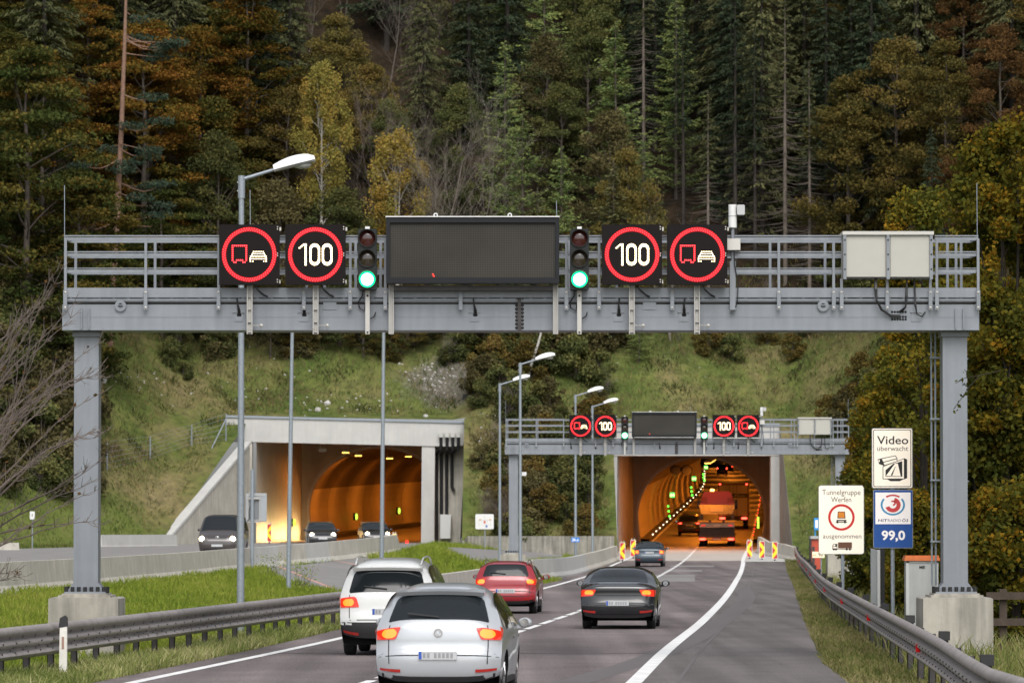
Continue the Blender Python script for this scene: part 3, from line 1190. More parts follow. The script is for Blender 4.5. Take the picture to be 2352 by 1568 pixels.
# traffic camera on a post
tc_ = thing('traffic_camera', 'white cylindrical camera on a short post on the near gantry', 'traffic camera', (gx(1683), ZG, gzz(712)), 0, 'traffic cameras on the gantries')
oz = gzz(712)
b = MB()
b.box(-.05, .05, -.12, -.06, 0, gzz(600) - oz)
b.tube([(0, -.09, gzz(600) - oz), (0, -.09, gzz(520) - oz)], .03, 10)
b.build('post', steel, tc_)
b = MB()
b.tube([(0, -.09, gzz(523) - oz), (0, -.09, gzz(470) - oz)], .072, 20)
hd = b.build('camera_body', whitepaint, tc_, smooth=40)
b = MB()
b.tube([(0, -.09, gzz(497.5) - oz), (0, -.09, gzz(496) - oz)], .0735, 20)
b.build('band', steel, hd)
b = MB()
b.cbox(.075, .21, -.2, .02, gzz(494) - oz, gzz(471) - oz, .015)
b.build('camera_head', mat('camera_grey', (.42, .42, .42), .5, var=.05), tc_)
b = MB()
b.box(-.1, .13, -.2, -.12, gzz(575) - oz, gzz(549) - oz)
b.build('terminal_box', mat('terminal_grey', (.5, .48, .45), .5), tc_)
b = MB()
b.tube([(.02, -.14, gzz(575) - oz), (.03, -.16, gzz(610) - oz), (.09, -.14, gzz(650) - oz), (.08, -.14, gzz(690) - oz), (.03, -.1, gzz(714) - oz), (-.05, -.1, gzz(718) - oz)], .011, 5)
b.build('cable', black, tc_)
copy_thing(tc_, 'white cylindrical camera on a short post on the far gantry', tc_.location + S2)
# ---------------------------------------------------------------- tunnels and portals
sodium = (1.0, .27, .022)
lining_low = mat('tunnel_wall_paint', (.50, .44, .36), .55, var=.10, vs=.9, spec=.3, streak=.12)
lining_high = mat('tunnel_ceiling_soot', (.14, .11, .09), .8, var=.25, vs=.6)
gal_wall = mat('gallery_concrete', (.30, .27, .23), .8, var=.15, vs=.7, streak=.08)
lamp_on = emat('sodium_lamp', (1, .5, .08), 4)
lamp_off = mat('lamp_grey', (.45, .45, .43), .5)
LINING_SEG = 14


def arch_pts(hwid, hc_, top, n=28):
    """horseshoe outline from the left foot over the crown to the right foot, floor at 0"""
    pts = [(-hwid * .95, 0.0), (-hwid * .985, hc_ * .5)]
    for k in range(n + 1):
        a = math.pi - math.pi * k / n
        pts.append((hwid * math.cos(a), hc_ + (top - hc_) * math.sin(a)))
    pts += [(hwid * .985, hc_ * .5), (hwid * .95, 0.0)]
    return pts


def tube_tunnel(root, ys_, ax, fl, hwid, hc_, top, paint_h):
    pts = arch_pts(hwid, hc_, top)
    lo, lo2, hi, P = MB(), MB(), MB(), []
    for i, Y in enumerate(ys_):
        P.append([(ax(Y) + x, Y, fl(Y) + z) for x, z in pts])
    for i in range(len(ys_) - 1):
        for j in range(len(pts) - 1):
            mid = (pts[j][1] + pts[j + 1][1]) / 2
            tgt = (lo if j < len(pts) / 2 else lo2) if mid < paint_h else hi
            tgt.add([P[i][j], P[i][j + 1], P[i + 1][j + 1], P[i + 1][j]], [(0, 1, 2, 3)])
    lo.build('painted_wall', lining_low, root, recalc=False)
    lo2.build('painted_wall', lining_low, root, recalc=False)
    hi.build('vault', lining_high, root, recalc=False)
    # block joints of the lining
    b = MB()
    for Y in ys_[::2]:
        for j in range(len(pts) - 1):
            (xa, za), (xb, zb) = pts[j], pts[j + 1]
            k = .992
            b.add([(ax(Y) + xa * k, Y, fl(Y) + za * k + .02), (ax(Y) + xb * k, Y, fl(Y) + zb * k + .02), (ax(Y + .12) + xb * k, Y + .12, fl(Y) + zb * k + .02), (ax(Y + .12) + xa * k, Y + .12, fl(Y) + za * k + .02)], [(0, 1, 2, 3)])
    b.build('lining_joint', mat('joint_dark', (.1, .085, .07), .9), root, recalc=False)


def end_wall(root, Y, ax, fl, hwid, hc_, top, xl, xr, zt):
    pts = arch_pts(hwid, hc_, top)
    b = MB()
    cx = ax
    outer = []
    for x, z in pts:
        X, Zc = cx + x, fl + z
        # push outwards to the rectangle
        dx, dz = x, max(z - hc_ * .6, 0)
        t = 1e9
        if dx < -1e-6: t = min(t, (xl - X) / dx)
        if dx > 1e-6: t = min(t, (xr - X) / dx)
        if dz > 1e-6: t = min(t, (zt - Zc) / dz)
        t = max(t, 0)
        outer.append((X + dx * t, Zc + dz * t))
    for j in range(len(pts) - 1):
        a0, a1 = (cx + pts[j][0], Y, fl + pts[j][1]), (cx + pts[j + 1][0], Y, fl + pts[j + 1][1])
        b.add([a0, a1, (outer[j + 1][0], Y, outer[j + 1][1]), (outer[j][0], Y, outer[j][1])], [(0, 1, 2, 3)])
    for sx in (xl, xr):                                   # fill the upper corners
        k = min(range(len(outer)), key=lambda j: abs(outer[j][0] - sx) + abs(outer[j][1] - zt))
        b.add([(sx, Y, zt), (outer[max(k - 1, 0)][0], Y, outer[max(k - 1, 0)][1]), (outer[k][0], Y, outer[k][1]), (outer[min(k + 1, len(outer) - 1)][0], Y, outer[min(k + 1, len(outer) - 1)][1])], [(0, 1, 2, 3)])
    b.build('end_wall', gal_wall, root, recalc=False)
    b = MB()                                              # rim of the vault
    P = [[(cx + x * k, Y - .03, fl + z * k) for x, z in pts] for k in (1.0, 1.035)]
    b.grid(P)
    b.build('arch_rim', conc_light, root, recalc=False)


# ---- right portal
rp = thing('tunnel_portal', 'entry tunnel portal with traffic driving in under the far gantry', 'tunnel portal', (0, 0, 0))
YR = 322.0


def poly_at(pix, Y):
    return [(at(x, y, Y).x, at(x, y, Y).z) for x, y in pix]


b = MB()
b.prism(poly_at([(1397, 976), (1804, 976), (1804, 1046), (1397, 1046)], YR), YR, YR + 1.6)
b.build('header_beam', conc_light, rp)
b = MB()
b.prism(poly_at([(1395, 972), (1806, 972), (1806, 978), (1395, 978)], YR), YR - .1, YR + 1.8)
b.build('coping', galv, rp)
for (xa, xb) in ((1400, 1418), (1771, 1797)):
    b = MB()
    b.prism(poly_at([(xa, 1046), (xb, 1046), (xb, 1262), (xa, 1262)], YR), YR + .05, YR + 1.5)
    b.build('pillar', conc_light, rp)
zc = 8.9
YE = 346.0
axR = lambda Y: smooth_at(Y, TUN)
wlX = lambda Y: 7.12 + (Y - YR) * (8.75 - 7.12) / (YE - YR)
wrX = lambda Y: 17.45 + (Y - YR) * (18.75 - 17.45) / (YE - YR)
b = MB()
ysg = frange(YR + .2, YE, 4)
b.grid([[(wlX(Y), Y, hroad(Y) - .2), (wlX(Y), Y, hroad(Y) + 4), (wlX(Y), Y, zc)] for Y in ysg])
b.build('gallery_wall', gal_wall, rp, recalc=False)
b = MB()
b.grid([[(wrX(Y), Y, hroad(Y) - .2), (wrX(Y), Y, hroad(Y) + 4), (wrX(Y), Y, zc)] for Y in ysg])
b.build('gallery_wall', gal_wall, rp, recalc=False)
b = MB()
b.grid([[(wlX(Y) - .3, Y, zc), (wrX(Y) + .3, Y, zc)] for Y in ysg])
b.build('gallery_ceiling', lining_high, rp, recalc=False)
b = MB()
b.grid([[(wlX(Y) - .1, Y, hroad(Y) - .01), (wrX(Y) + .1, Y, hroad(Y) - .01)] for Y in frange(306, YE, 4)])
b.build('floor', roadconc, rp, recalc=False)
end_wall(rp, YE, axR(YE), hroad(YE) - .05, 4.55, 2.0, 6.15, wlX(YE) - .1, wrX(YE) + .1, zc + .1)
ysr = frange(YE, 620, 6) + frange(620, 1080, 11)[1:]
tube_tunnel(rp, ysr, axR, lambda Y: hroad(Y) - .05, 4.55, 2.0, 6.15, 4.35)
b = MB()
Y = 1080
b.add([(axR(Y) - 6, Y, hroad(Y) - 1), (axR(Y) + 6, Y, hroad(Y) - 1), (axR(Y) + 6, Y, hroad(Y) + 8), (axR(Y) - 6, Y, hroad(Y) + 8)], [(0, 1, 2, 3)])
b.build('far_bend', lining_low, rp)
for sgn, nm in ((-1, 'kerb'), (1, 'kerb')):               # raised service walkways
    b = MB()
    P = []
    for Y in ysr:
        a, o_ = axR(Y) + sgn * 3.75, axR(Y) + sgn * 4.6
        z = hroad(Y)
        P.append([(a, Y, z - .1), (a, Y, z + .28), (o_, Y, z + .3), (o_, Y, z + .95)])
    b.grid(P)
    b.build('service_walkway', mat('walkway_dark', (.045, .042, .04), .8, var=.2), rp, recalc=False)
b = MB()                                                  # outer wing on the right with a rain pipe
q = poly_at([(1797, 1046), (1812, 1046), (1806, 1235), (1797, 1245)], YR + 3)
b.prism(q, YR + 1.6, YR + 4)
b.build('wing_wall', concrete, rp)
b = MB()
q = [at(x, y, YR - .3) for x, y in ((1812, 1036), (1810, 1052), (1802, 1062), (1800, 1080), (1799, 1230))]
b.tube(q, .13, 10)
b.build('downpipe', black, rp, smooth=50)
for Y in (350, 353.6):                                    # dark drums under the vault
    for dx in (-1.9, -1.1):
        b = MB()
        X = axR(Y) + dx
        z = hroad(Y) + 5.2
        b.tube([(X, Y, z), (X, Y + 3.2, z + .07)], .34, 14)
        b.build('vault_drum', mat('drum_dark', (.05, .045, .04), .6), rp, smooth=50)

# ---- exit portal
lp = thing('tunnel_portal', 'exit tunnel portal with oncoming cars and a broad pale concrete header', 'tunnel portal', (0, 0, 0))
Y1, Y2 = 320.4, 321.8


def ylp(x): return Y1 + (Y2 - Y1) * (x - 520) / (1062 - 520)


def skew_prism(b, pix, depth, lift=0.0):
    fr = [at(x, y, ylp(x)) for x, y in pix]
    n = len(fr)
    b.add([(p.x, p.y - lift, p.z) for p in fr] + [(p.x, p.y + depth, p.z) for p in fr],
          [tuple(range(n)), tuple(range(2 * n - 1, n - 1, -1))] + [(i, i + n, (i + 1) % n + n, (i + 1) % n) for i in range(n)])


b = MB()
skew_prism(b, [(520, 957), (1073, 971), (1063, 1023), (1040, 1025), (520, 1013)], 1.8)
b.build('header_beam', conc_light, lp)
b = MB()
skew_prism(b, [(518, 953), (1076, 967), (1075, 972), (518, 958)], 2.2, .1)
b.build('coping', galv, lp)
b = MB()
skew_prism(b, [(969, 1023), (999, 1024), (997, 1250), (967, 1250)], 1.2, -.1)
b.build('pillar', conc_light, lp)
b = MB()
skew_prism(b, [(553, 1013), (579, 1013), (579, 1256), (545, 1256)], 1.2, -.1)
b.build('pillar', concrete, lp)
b = MB()                                                  # splayed wing wall, its top following the slope
tp = [(574, 1016, 318.8), (540, 1056, 316), (480, 1126, 312), (430, 1185, 309), (382, 1240, 306.4)]
top = [at(*t) for t in tp]
bot = [Vector((p.x, p.y, .6)) for p in top]
off = Vector((-.5, .25, 0))
n = len(top)
b.grid([[tuple(bot[i]), tuple(top[i]), tuple(top[i] + off), tuple(bot[i] + off)] for i in range(n)])
b.add([bot[-1], top[-1], top[-1] + off, bot[-1] + off], [(0, 1, 2, 3)])
b.build('wing_wall', mat('wing_concrete', (.40, .375, .325), .85, var=.15, vs=.9, streak=.18, bump=.15, bs=14), lp)
b = MB()
b.grid([[tuple(top[i] + Vector((.08, -.06, -.12))), tuple(top[i] + Vector((.08, -.06, .06))), tuple(top[i] + off + Vector((-.06, .05, .06))), tuple(top[i] + off + Vector((-.06, .05, -.12)))] for i in range(n)])
b.build('wing_coping', conc_light, lp)
axL = lambda Y: -9.7 + .08 * (Y - 350) + .0006 * max(0, Y - 350) ** 2
YE2 = 350.0
w1 = lambda Y: -17.25 + (Y - 319) * (-15.35 + 17.25) / (YE2 - 319)
w2 = lambda Y: -5.95 + (Y - 323) * (-4.4 + 5.95) / (YE2 - 323)
b = MB()
ysg = frange(321.0, YE2, 4)
b.grid([[(w1(Y), Y, hleft(Y) - .3), (w1(Y), Y, hleft(Y) + 3.1), (w1(Y), Y, 9.1)] for Y in ysg])
b.build('gallery_wall', mat('gallery_paint', (.40, .36, .30), .7, var=.12, vs=.8, streak=.10), lp, recalc=False)
b = MB()
b.grid([[(w2(Y), Y, hleft(Y) - .3), (w2(Y), Y, hleft(Y) + 3.1), (w2(Y), Y, 9.1)] for Y in frange(324.4, YE2, 4)])
b.build('gallery_wall', mat('gallery_paint', (.40, .36, .30), .7, var=.12, vs=.8, streak=.10), lp, recalc=False)
b = MB()
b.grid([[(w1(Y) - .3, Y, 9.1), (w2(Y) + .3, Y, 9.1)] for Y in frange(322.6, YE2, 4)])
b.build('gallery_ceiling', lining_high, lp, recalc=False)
b = MB()
b.grid([[(w1(Y) - .1, Y, hleft(Y) + .02), ((w1(Y) + w2(Y)) / 2, Y, hleft(Y) + .02), (w2(Y) + .1, Y, hleft(Y) + .02)] for Y in frange(316, YE2, 3)])
b.grid([[(axL(Y) - 5, Y, hleft(Y)), (axL(Y), Y, hleft(Y)), (axL(Y) + 5, Y, hleft(Y))] for Y in frange(YE2, 470, 6)])
b.build('floor', tunasph, lp, recalc=False)
end_wall(lp, YE2, axL(YE2), hleft(YE2) - .05, 5.1, 2.3, 6.75, w1(YE2) - .1, w2(YE2) + .6, 9.2)
tube_tunnel(lp, frange(YE2, 470, 5), axL, lambda Y: hleft(Y) - .05, 5.1, 2.3, 6.75, 4.0)
b = MB()
Y = 470
b.add([(axL(Y) - 6, Y, hleft(Y) - 1), (axL(Y) + 6, Y, hleft(Y) - 1), (axL(Y) + 6, Y, hleft(Y) + 8), (axL(Y) - 6, Y, hleft(Y) + 8)], [(0, 1, 2, 3)])
b.build('far_bend', lining_low, lp)
b = MB()
P = []
for Y in frange(YE2, 470, 5): P.append([(axL(Y) - 4.1, Y, hleft(Y)), (axL(Y) - 4.1, Y, hleft(Y) + .3), (axL(Y) - 5.1, Y, hleft(Y) + .32), (axL(Y) - 5.1, Y, hleft(Y) + .6)])
b.grid(P)
b.build('service_walkway', mat('walkway_dark', (.045, .042, .04), .8, var=.2), lp, recalc=False)
# recessed right flank with four rain pipes and a white box
b = MB()
b.prism(poly_at([(999, 1020), (1068, 1020), (1066, 1080), (1060, 1180), (1056, 1252), (997, 1252)], 323.4), 323.3, 326)
b.build('wing_wall', concrete, lp)
for k, (xt, xb, yb) in enumerate(((1013, 1003, 1240), (1027, 1014, 1181), (1040, 1026, 1181), (1053, 1038, 1118))):
    b = MB()
    q = [at(xt, 1003, 321.55), at(xt, 1030, 321.55), at(xb, 1042, 322.95), at(xb, 1060, 323.1), at(xb, yb, 323.1)]
    if k == 3: q += [at(xb + 5, yb + 9, 323.1)]
    b.tube(q, .11, 10)
    pp = b.build('downpipe', black, lp, smooth=50)
    b = MB()
    b.box(at(xt - 4.5, 0, 321.5).x, at(xt + 4.5, 0, 321.5).x, 321.35, 321.75, at(0, 1004, 321.5).z, at(0, 993, 321.5).z)
    b.build('pipe_hopper', conc_light, pp)
b = MB()
b.prism(poly_at([(1011, 1181), (1036, 1181), (1034, 1236), (1011, 1236)], 322.7), 322.6, 323.3)
b.build('pipe_chamber', whitepaint, lp)
for X_, root_, y1_ in ((WRR - .02, rp, 323.5), (WRL - .12, rp, 323.5), (WLR + .02, lp, 320.2)):      # flank walls of the cuttings
    b = MB()
    P = []
    for Y in frange(305.6, y1_, 1.5):
        z = min(terr(X_ + .3, Y), terr(X_ - .3, Y)) if False else terr(X_ + (.2 if X_ != WRL - .12 else -.1), Y)
        P.append([(X_, Y, .2), (X_, Y, z - .06), (X_ + .14, Y, z - .06), (X_ + .14, Y, .2)])
    b.grid(P)
    b.add(P[0], [(0, 1, 2, 3)])
    b.add(P[-1], [(0, 1, 2, 3)])
    b.build('flank_wall', conc_dark, root_)
# small black rock anchors above the right end of the exit portal
b = MB()
for x0, x1, y0, y1 in ((1058, 1100, 908, 938),):
    b.prism(poly_at([(x0, y1), (x1, y1 - 8), (x1, y0), (x0 + 6, y0 - 2)], 327), 326, 330)
o = b.build('retaining_block', mat('bitumen_dark', (.035, .036, .04), .8, var=.3), None)
tag(o, 'dark weathered retaining block above the right end of the exit portal', 'retaining block')


# ---- lamps, markers and signs inside the tubes ------------------------------------------------
def area_light(name, loc, power, sx, sy, color=sodium, parent=None, rot=None):
    l = bpy.data.lights.new(name, 'AREA')
    l.shape = 'RECTANGLE'
    l.size, l.size_y = sx, sy
    l.energy = power
    l.color = color
    o = bpy.data.objects.new(name, l)
    COL.objects.link(o)
    o.location = loc
    if rot: o.rotation_euler = rot
    return o


PWR_R, PWR_L = 340.0, 230.0


def lamp(label, X, Y, z, on, group, power, w=.55):
    t = thing('tunnel_lamp', label, 'tunnel lamp', (X, Y, z), 0, group)
    b = MB()
    b.box(-w, w, -.3, .3, .05, .2)
    b.box(-w * .6, -w * .5, -.05, .05, .2, .5)
    b.box(w * .5, w * .6, -.05, .05, .2, .5)
    b.build('lamp_case', lamp_off, t)
    b = MB()
    b.box(-w * .92, w * .92, -.26, .26, .0, .05)
    b.build('lamp_glass', lamp_on if on else lamp_off, t)
    if on: area_light('lamp_light', (X, Y, z - .08), power, w * 1.8, .5)
    return t


for i, Y in enumerate((349, 358, 368, 380, 394, 410, 430, 452, 478, 508, 542, 580, 625, 680, 740, 800, 860, 920)):
    lamp('glowing orange lamp in the row under the entry tunnel vault', axR(Y) + .45, Y, hroad(Y) + 5.7, True, 'lamps under the entry tunnel vault', PWR_R * (1 + .5 * (Y > 470) + .8 * (Y > 600)), .24)
for Y in (327, 335): lamp('orange lamp just inside the header of the entry tunnel', axR(332) + (-.6 if Y < 330 else .8), Y, 7.75, True, 'lamps behind the entry tunnel header', PWR_R * .7)
for (x, y, Y, on, lb) in ((741, 1037, 330, False, 'unlit grey lamp hanging nearest the exit tunnel mouth'), (794, 1040, 340, True, 'second lamp from the exit portal opening, glowing orange'),
                          (823, 1047, 352, True, 'orange lamp glowing at the crown of the exit tunnel arch'), (938, 1049, 375, True, 'orange lamp glowing on the right side under the exit tunnel vault')):
    p = at(x, y, Y)
    lamp(lb, p.x, Y, p.z, on, 'lamps in the exit tunnel', PWR_L, .26)
for Y in (362, 388, 402, 418, 436):
    lamp('orange lamp deeper inside the exit tunnel vault', axL(Y) - .6, Y, hleft(Y) + 5.9, True, 'lamps deep in the exit tunnel', PWR_L * .9, .26)

led_w = emat('kerb_led_white', (1, .86, .55), 3.2)
led_r = emat('kerb_led_red', (1, .03, .02), 2.4)
led_g = emat('escape_green', (.1, 1, .05), 3)
led_yg = emat('escape_yellowgreen', (.55, 1, .08), 1.2)


def marker(name, label, X, Y, z, m, r, group):
    b = MB()
    b.ellipsoid((0, 0, 0), r, r * .6, r, 10, 6)
    b.off = Vector((0, 0, 0))
    b.box(-r * .8, r * .8, .02, r * 1.2, -r * 1.1, r * .3)
    o = b.build(name, m, None, smooth=60)
    o.location = (X, Y, z)
    return tag(o, label, 'marker light', group)


Y = 345.0
while Y < 800:
    Y += 10.5 * (Y / 352) ** 1.7
    marker('kerb_light', 'small white light in the row along the left kerb of the entry tunnel', axR(Y) - 3.72, Y, hroad(Y) + .42, led_w, .044 + .00004 * (Y - 352), 'white kerb lights in the entry tunnel')
Y = 343.0
while Y < 545:
    Y += 10.5 * (Y / 352) ** 1.8
    marker('kerb_light', 'small red light in the row along the right kerb of the entry tunnel', axR(Y) + 3.72, Y, hroad(Y) + .42, led_r, .042, 'red kerb lights in the entry tunnel')
for px_, py_, Y in ((835, 948, 385), (840, 992, 385), (848, 1036, 385), (1042, 780, 470), (1045, 815, 470), (1050, 848, 470), (1150, 662, 620), (1153, 690, 620), (1160, 717, 620)):
    p = at((px_ / 2.24 + 2300) * .5742, (py_ / 2.24 + 1600) * .5742, Y)
    marker('lane_arrow_light', {385: 'green arrow light in the nearest stack of three on the exit tunnel wall', 470: 'green arrow light in the middle stack of three on the exit tunnel wall', 620: 'green arrow light in the farthest stack of three on the exit tunnel wall'}[Y], p.x, Y, p.z, led_g, .07 * Y / 385, 'green lights on the wall of the entry tunnel')
for px_, py_, Y, s, w_ in ((872, 848, 385, .19, 'nearest'), (1067, 702, 470, .2, 'middle'), (1174, 600, 620, .22, 'farthest')):
    p = at((px_ / 2.24 + 2300) * .5742, (py_ / 2.24 + 1600) * .5742, Y)
    t = thing('emergency_exit_sign', w_ + ' green lit emergency exit sign on the wall of the entry tunnel', 'exit sign', (p.x, Y, p.z), 0, 'exit signs in the entry tunnel')
    b = MB()
    b.box(-s, s, 0, .16, -s, s)
    b.build('sign_box', emat('exit_sign_green', (.1, .9, .12), 1.5), t)
    b = MB()
    for k in (-.5, .5): b.box(k * s - s * .26, k * s + s * .26, -.02, -.005, -s * .45, s * .4)
    b.build('pictogram', emat('exit_sign_yellow', (1, .95, .25), 2.5), t)
for px_, py_, Y in ((845, 1095, 343), (1402, 1042, 372), (1785, 990, 396)):
    p = at((px_ / 2.24 + 800) * .5742, (py_ / 2.24 + 1600) * .5742, Y)
    t = thing('wall_reflector', 'tall lit yellow green marker on the exit tunnel wall, ' + {343: 'beside the arch rim', 372: 'between the two dark cars', 396: 'deepest inside'}[Y], 'marker light', (p.x, Y, p.z), 0, 'markers on the exit tunnel wall')
    b = MB()
    b.ellipsoid((0, .05, 0), .1, .05, .26, 12, 8)
    b.build('marker_face', led_yg, t)
    b = MB()
    b.box(-.26, -.09, .02, .12, -.28, .28)
    b.build('marker_case', raildark, t)
p = at(934.5, 1243, 300)
marker('warning_lamp', 'red warning lamp on the ground at the right foot of the exit tunnel mouth', p.x, 300, p.z, led_r, .10, None)
p = at(1025, 1243, 330)
p = at((1678 / 2.24 + 2300) * .5742, (1095 / 2.24 + 1600) * .5742, 352)
t = thing('wall_reflector', 'slim lit yellow green marker on the right wall of the entry tunnel', 'marker light', (p.x - .3, 352, p.z), 0)
b = MB()
b.box(-.07, .07, 0, .1, -.42, .42)
b.build('marker_face', led_yg, t)
# ---------------------------------------------------------------- vehicles
glass = mat('car_glass', (.010, .013, .015), .06, spec=.38)
chrome = mat('chrome', (.6, .6, .6), .2, metal=1)
tyre_m = mat('tyre', (.016, .016, .016), .85)
rim_m = mat('rim', (.35, .35, .36), .35, metal=.8)
under_m = mat('underbody', (.008, .008, .008), .9)
plast = mat('bumper_plastic', (.022, .022, .024), .6)
plate_m = mat('number_plate_white', (.42, .43, .44), .5)
plate_ink = mat('plate_ink', (.24, .24, .25), .6)
plate_blue = mat('plate_blue', (.02, .07, .35), .5)
tail_red = mat('tail_lamp_red', (.35, .012, .008), .15, coat=.6, emis=(1, .06, .02), es=.35)
tail_amber = mat('tail_lamp_amber', (.6, .16, .02), .15, coat=.6, emis=(1, .30, .03), es=.75)
tail_hot = emat('tail_lamp_lit', (1, .06, .03), 5)
refl_red = mat('reflector_red', (.35, .02, .015), .25, coat=.5)
head_on = emat('headlight_lit', (1, .80, .45), 16)
head_off = mat('headlight_clear', (.4, .42, .44), .1, coat=.8)
grille_m = mat('grille_black', (.01, .01, .011), .35)


def chaikin(p, it=2):
    for _ in range(it):
        q = [p[0]]
        for a, b in zip(p, p[1:]):
            q += [(a[0] * .75 + b[0] * .25, a[1] * .75 + b[1] * .25), (a[0] * .25 + b[0] * .75, a[1] * .25 + b[1] * .75)]
        q.append(p[-1])
        p = q
    return p


def resample(p, st):
    out = [p[0]]
    acc = 0
    for a, b in zip(p, p[1:]):
        d = math.dist(a, b)
        n = max(1, int(math.ceil(d / st)))
        for i in range(1, n + 1): out.append((a[0] + (b[0] - a[0]) * i / n, a[1] + (b[1] - a[1]) * i / n))
    return out


class CarBody:
    """body shell over a side profile given from the rear underside over the roof to the front underside; y forward, rear at y = 0"""

    def __init__(s, prof, W, belt, sill=.2, wr=.32, yr=.78, yf=None, tumble=.2, edge=.09, plan=.07):
        s.W, s.belt, s.sill, s.tumble, s.edge, s.plan = W, belt, sill, tumble, edge, plan
        s.P = resample(chaikin(prof), .03)
        s.L = max(p[0] for p in s.P)
        s.H = max(p[1] for p in s.P)
        s.wr, s.yr, s.yf = wr, yr, yf or s.L - .88
        n = len(s.P)
        s.N = []
        for i in range(n):
            a, b = s.P[max(i - 1, 0)], s.P[min(i + 1, n - 1)]
            t = (b[0] - a[0], b[1] - a[1])
            l = math.hypot(*t) or 1
            s.N.append((-t[1] / l, t[0] / l))          # outward: rear face -> -y, roof -> +z

    def hw(s, y, z):
        k = (y - s.L / 2) / (s.L / 2)
        w = s.W / 2 * (1 - s.plan * abs(k) ** 3.2)
        if z > s.belt: w *= 1 - s.tumble * ((z - s.belt) / max(s.H - s.belt, .1)) ** 1.15
        else: w *= 1 - .05 * ((s.belt - .25 - z) / .5) ** 2 * (1 if z < s.belt - .25 else .35)
        return w

    def zbot(s, y):
        z = s.sill
        for yw in (s.yr, s.yf):
            R = s.wr + .055
            if abs(y - yw) < R: z = max(z, s.wr * .95 + math.sqrt(R * R - (y - yw) ** 2))
        return z

    def top(s, k, u, off=0.0):
        (y, z), (ny, nz) = s.P[k], s.N[k]
        e = s.edge * abs(u) ** 5 - off
        yy, zz = y - ny * e, z - nz * e
        return (u * s.hw(yy, zz), yy, zz)

    def side(s, sgn, y, z, off=.006):
        return (sgn * (s.hw(y, z) + off), y, z)

    def ztop(s, y):
        best = 0
        for a, b in zip(s.P, s.P[1:]):
            if min(a[0], b[0]) - 1e-9 <= y <= max(a[0], b[0]) + 1e-9:
                t = 0 if abs(b[0] - a[0]) < 1e-9 else (y - a[0]) / (b[0] - a[0])
                best = max(best, a[1] + (b[1] - a[1]) * t)
        return best

    def ks(s, z0, z1, rear=True):
        """profile indices on the rear (or front) side between heights z0 and z1"""
        mid = max(range(len(s.P)), key=lambda i: s.P[i][1])
        r = range(0, mid + 1) if rear else range(mid, len(s.P))
        return [i for i in r if z0 <= s.P[i][1] <= z1]

    def shell(s, clad=0.0):
        b = MB()
        nu, nr = 18, 12
        P = []
        n = len(s.P)
        for k in range(n): P.append([s.top(k, -1 + 2 * j / nu) for j in range(nu + 1)])
        b.grid(P)
        bot = {}
        for sgn in (-1, 1):
            S = []
            for k in range(n):
                x, y, z = s.top(k, sgn)
                zb = min(s.zbot(y), z)
                S.append([(sgn * s.hw(y, z + (zb - z) * i / nr), y, z + (zb - z) * i / nr) for i in range(nr + 1)])
            b.grid(S)
            bot[sgn] = [r[-1] for r in S]
        nb = len(b.f)
        b.mi = 1
        b.grid([[bot[-1][k], bot[1][k]] for k in range(n)])
        for i in range(nb):                               # lower cladding
            if sum(b.v[q][2] for q in b.f[i]) / 4 < clad: b.m[i] = 2
        return b

    def top_patch(s, b, ks, u0, u1, off=.006, n=8, shape=None):
        P = []
        for k in ks:
            a, c = (u0, u1) if shape is None else shape(s.P[k][1])
            P.append([s.top(k, a + (c - a) * j / n, off) for j in range(n + 1)])
        if len(P) > 1: b.grid(P)

    def side_patch(s, b, sgn, y0, y1, z0f, z1f, off=.006, n=14, m=4):
        P = []
        for i in range(n + 1):
            y = y0 + (y1 - y0) * i / n
            a, c = z0f(y), z1f(y)
            if c < a: c = a
            P.append([s.side(sgn, y, a + (c - a) * j / m, off) for j in range(m + 1)])
        b.grid(P)


def wheel(parent, x, y, r, w=.2, rim=rim_m):
    b = MB()
    n = 28
    pr = [(-w / 2, r * .62), (-w / 2, r * .93), (-w * .36, r), (w * .36, r), (w / 2, r * .93), (w / 2, r * .62)]
    b.grid([[(x + px_, y + rr * math.cos(2 * math.pi * k / n), r + rr * math.sin(2 * math.pi * k / n)) for px_, rr in pr] for k in range(n + 1)])
    b.disc
    o = b.build('wheel', tyre_m, parent, smooth=40)
    b = MB()
    for sx in (-1, 1):
        xx = x + sx * w * .46
        b.add([(xx, y, r)] + [(xx - sx * .02, y + r * .63 * math.cos(2 * math.pi * k / n), r + r * .63 * math.sin(2 * math.pi * k / n)) for k in range(n)],
              [(0, 1 + k, 1 + (k + 1) % n) for k in range(n)])
        for k in range(5):
            a = 2 * math.pi * k / 5
            b.bar((xx + sx * .004, y, r), (xx - sx * .006, y + r * .58 * math.cos(a), r + r * .58 * math.sin(a)), .05, .03)
    b.build('rim', rim, o)
    return o


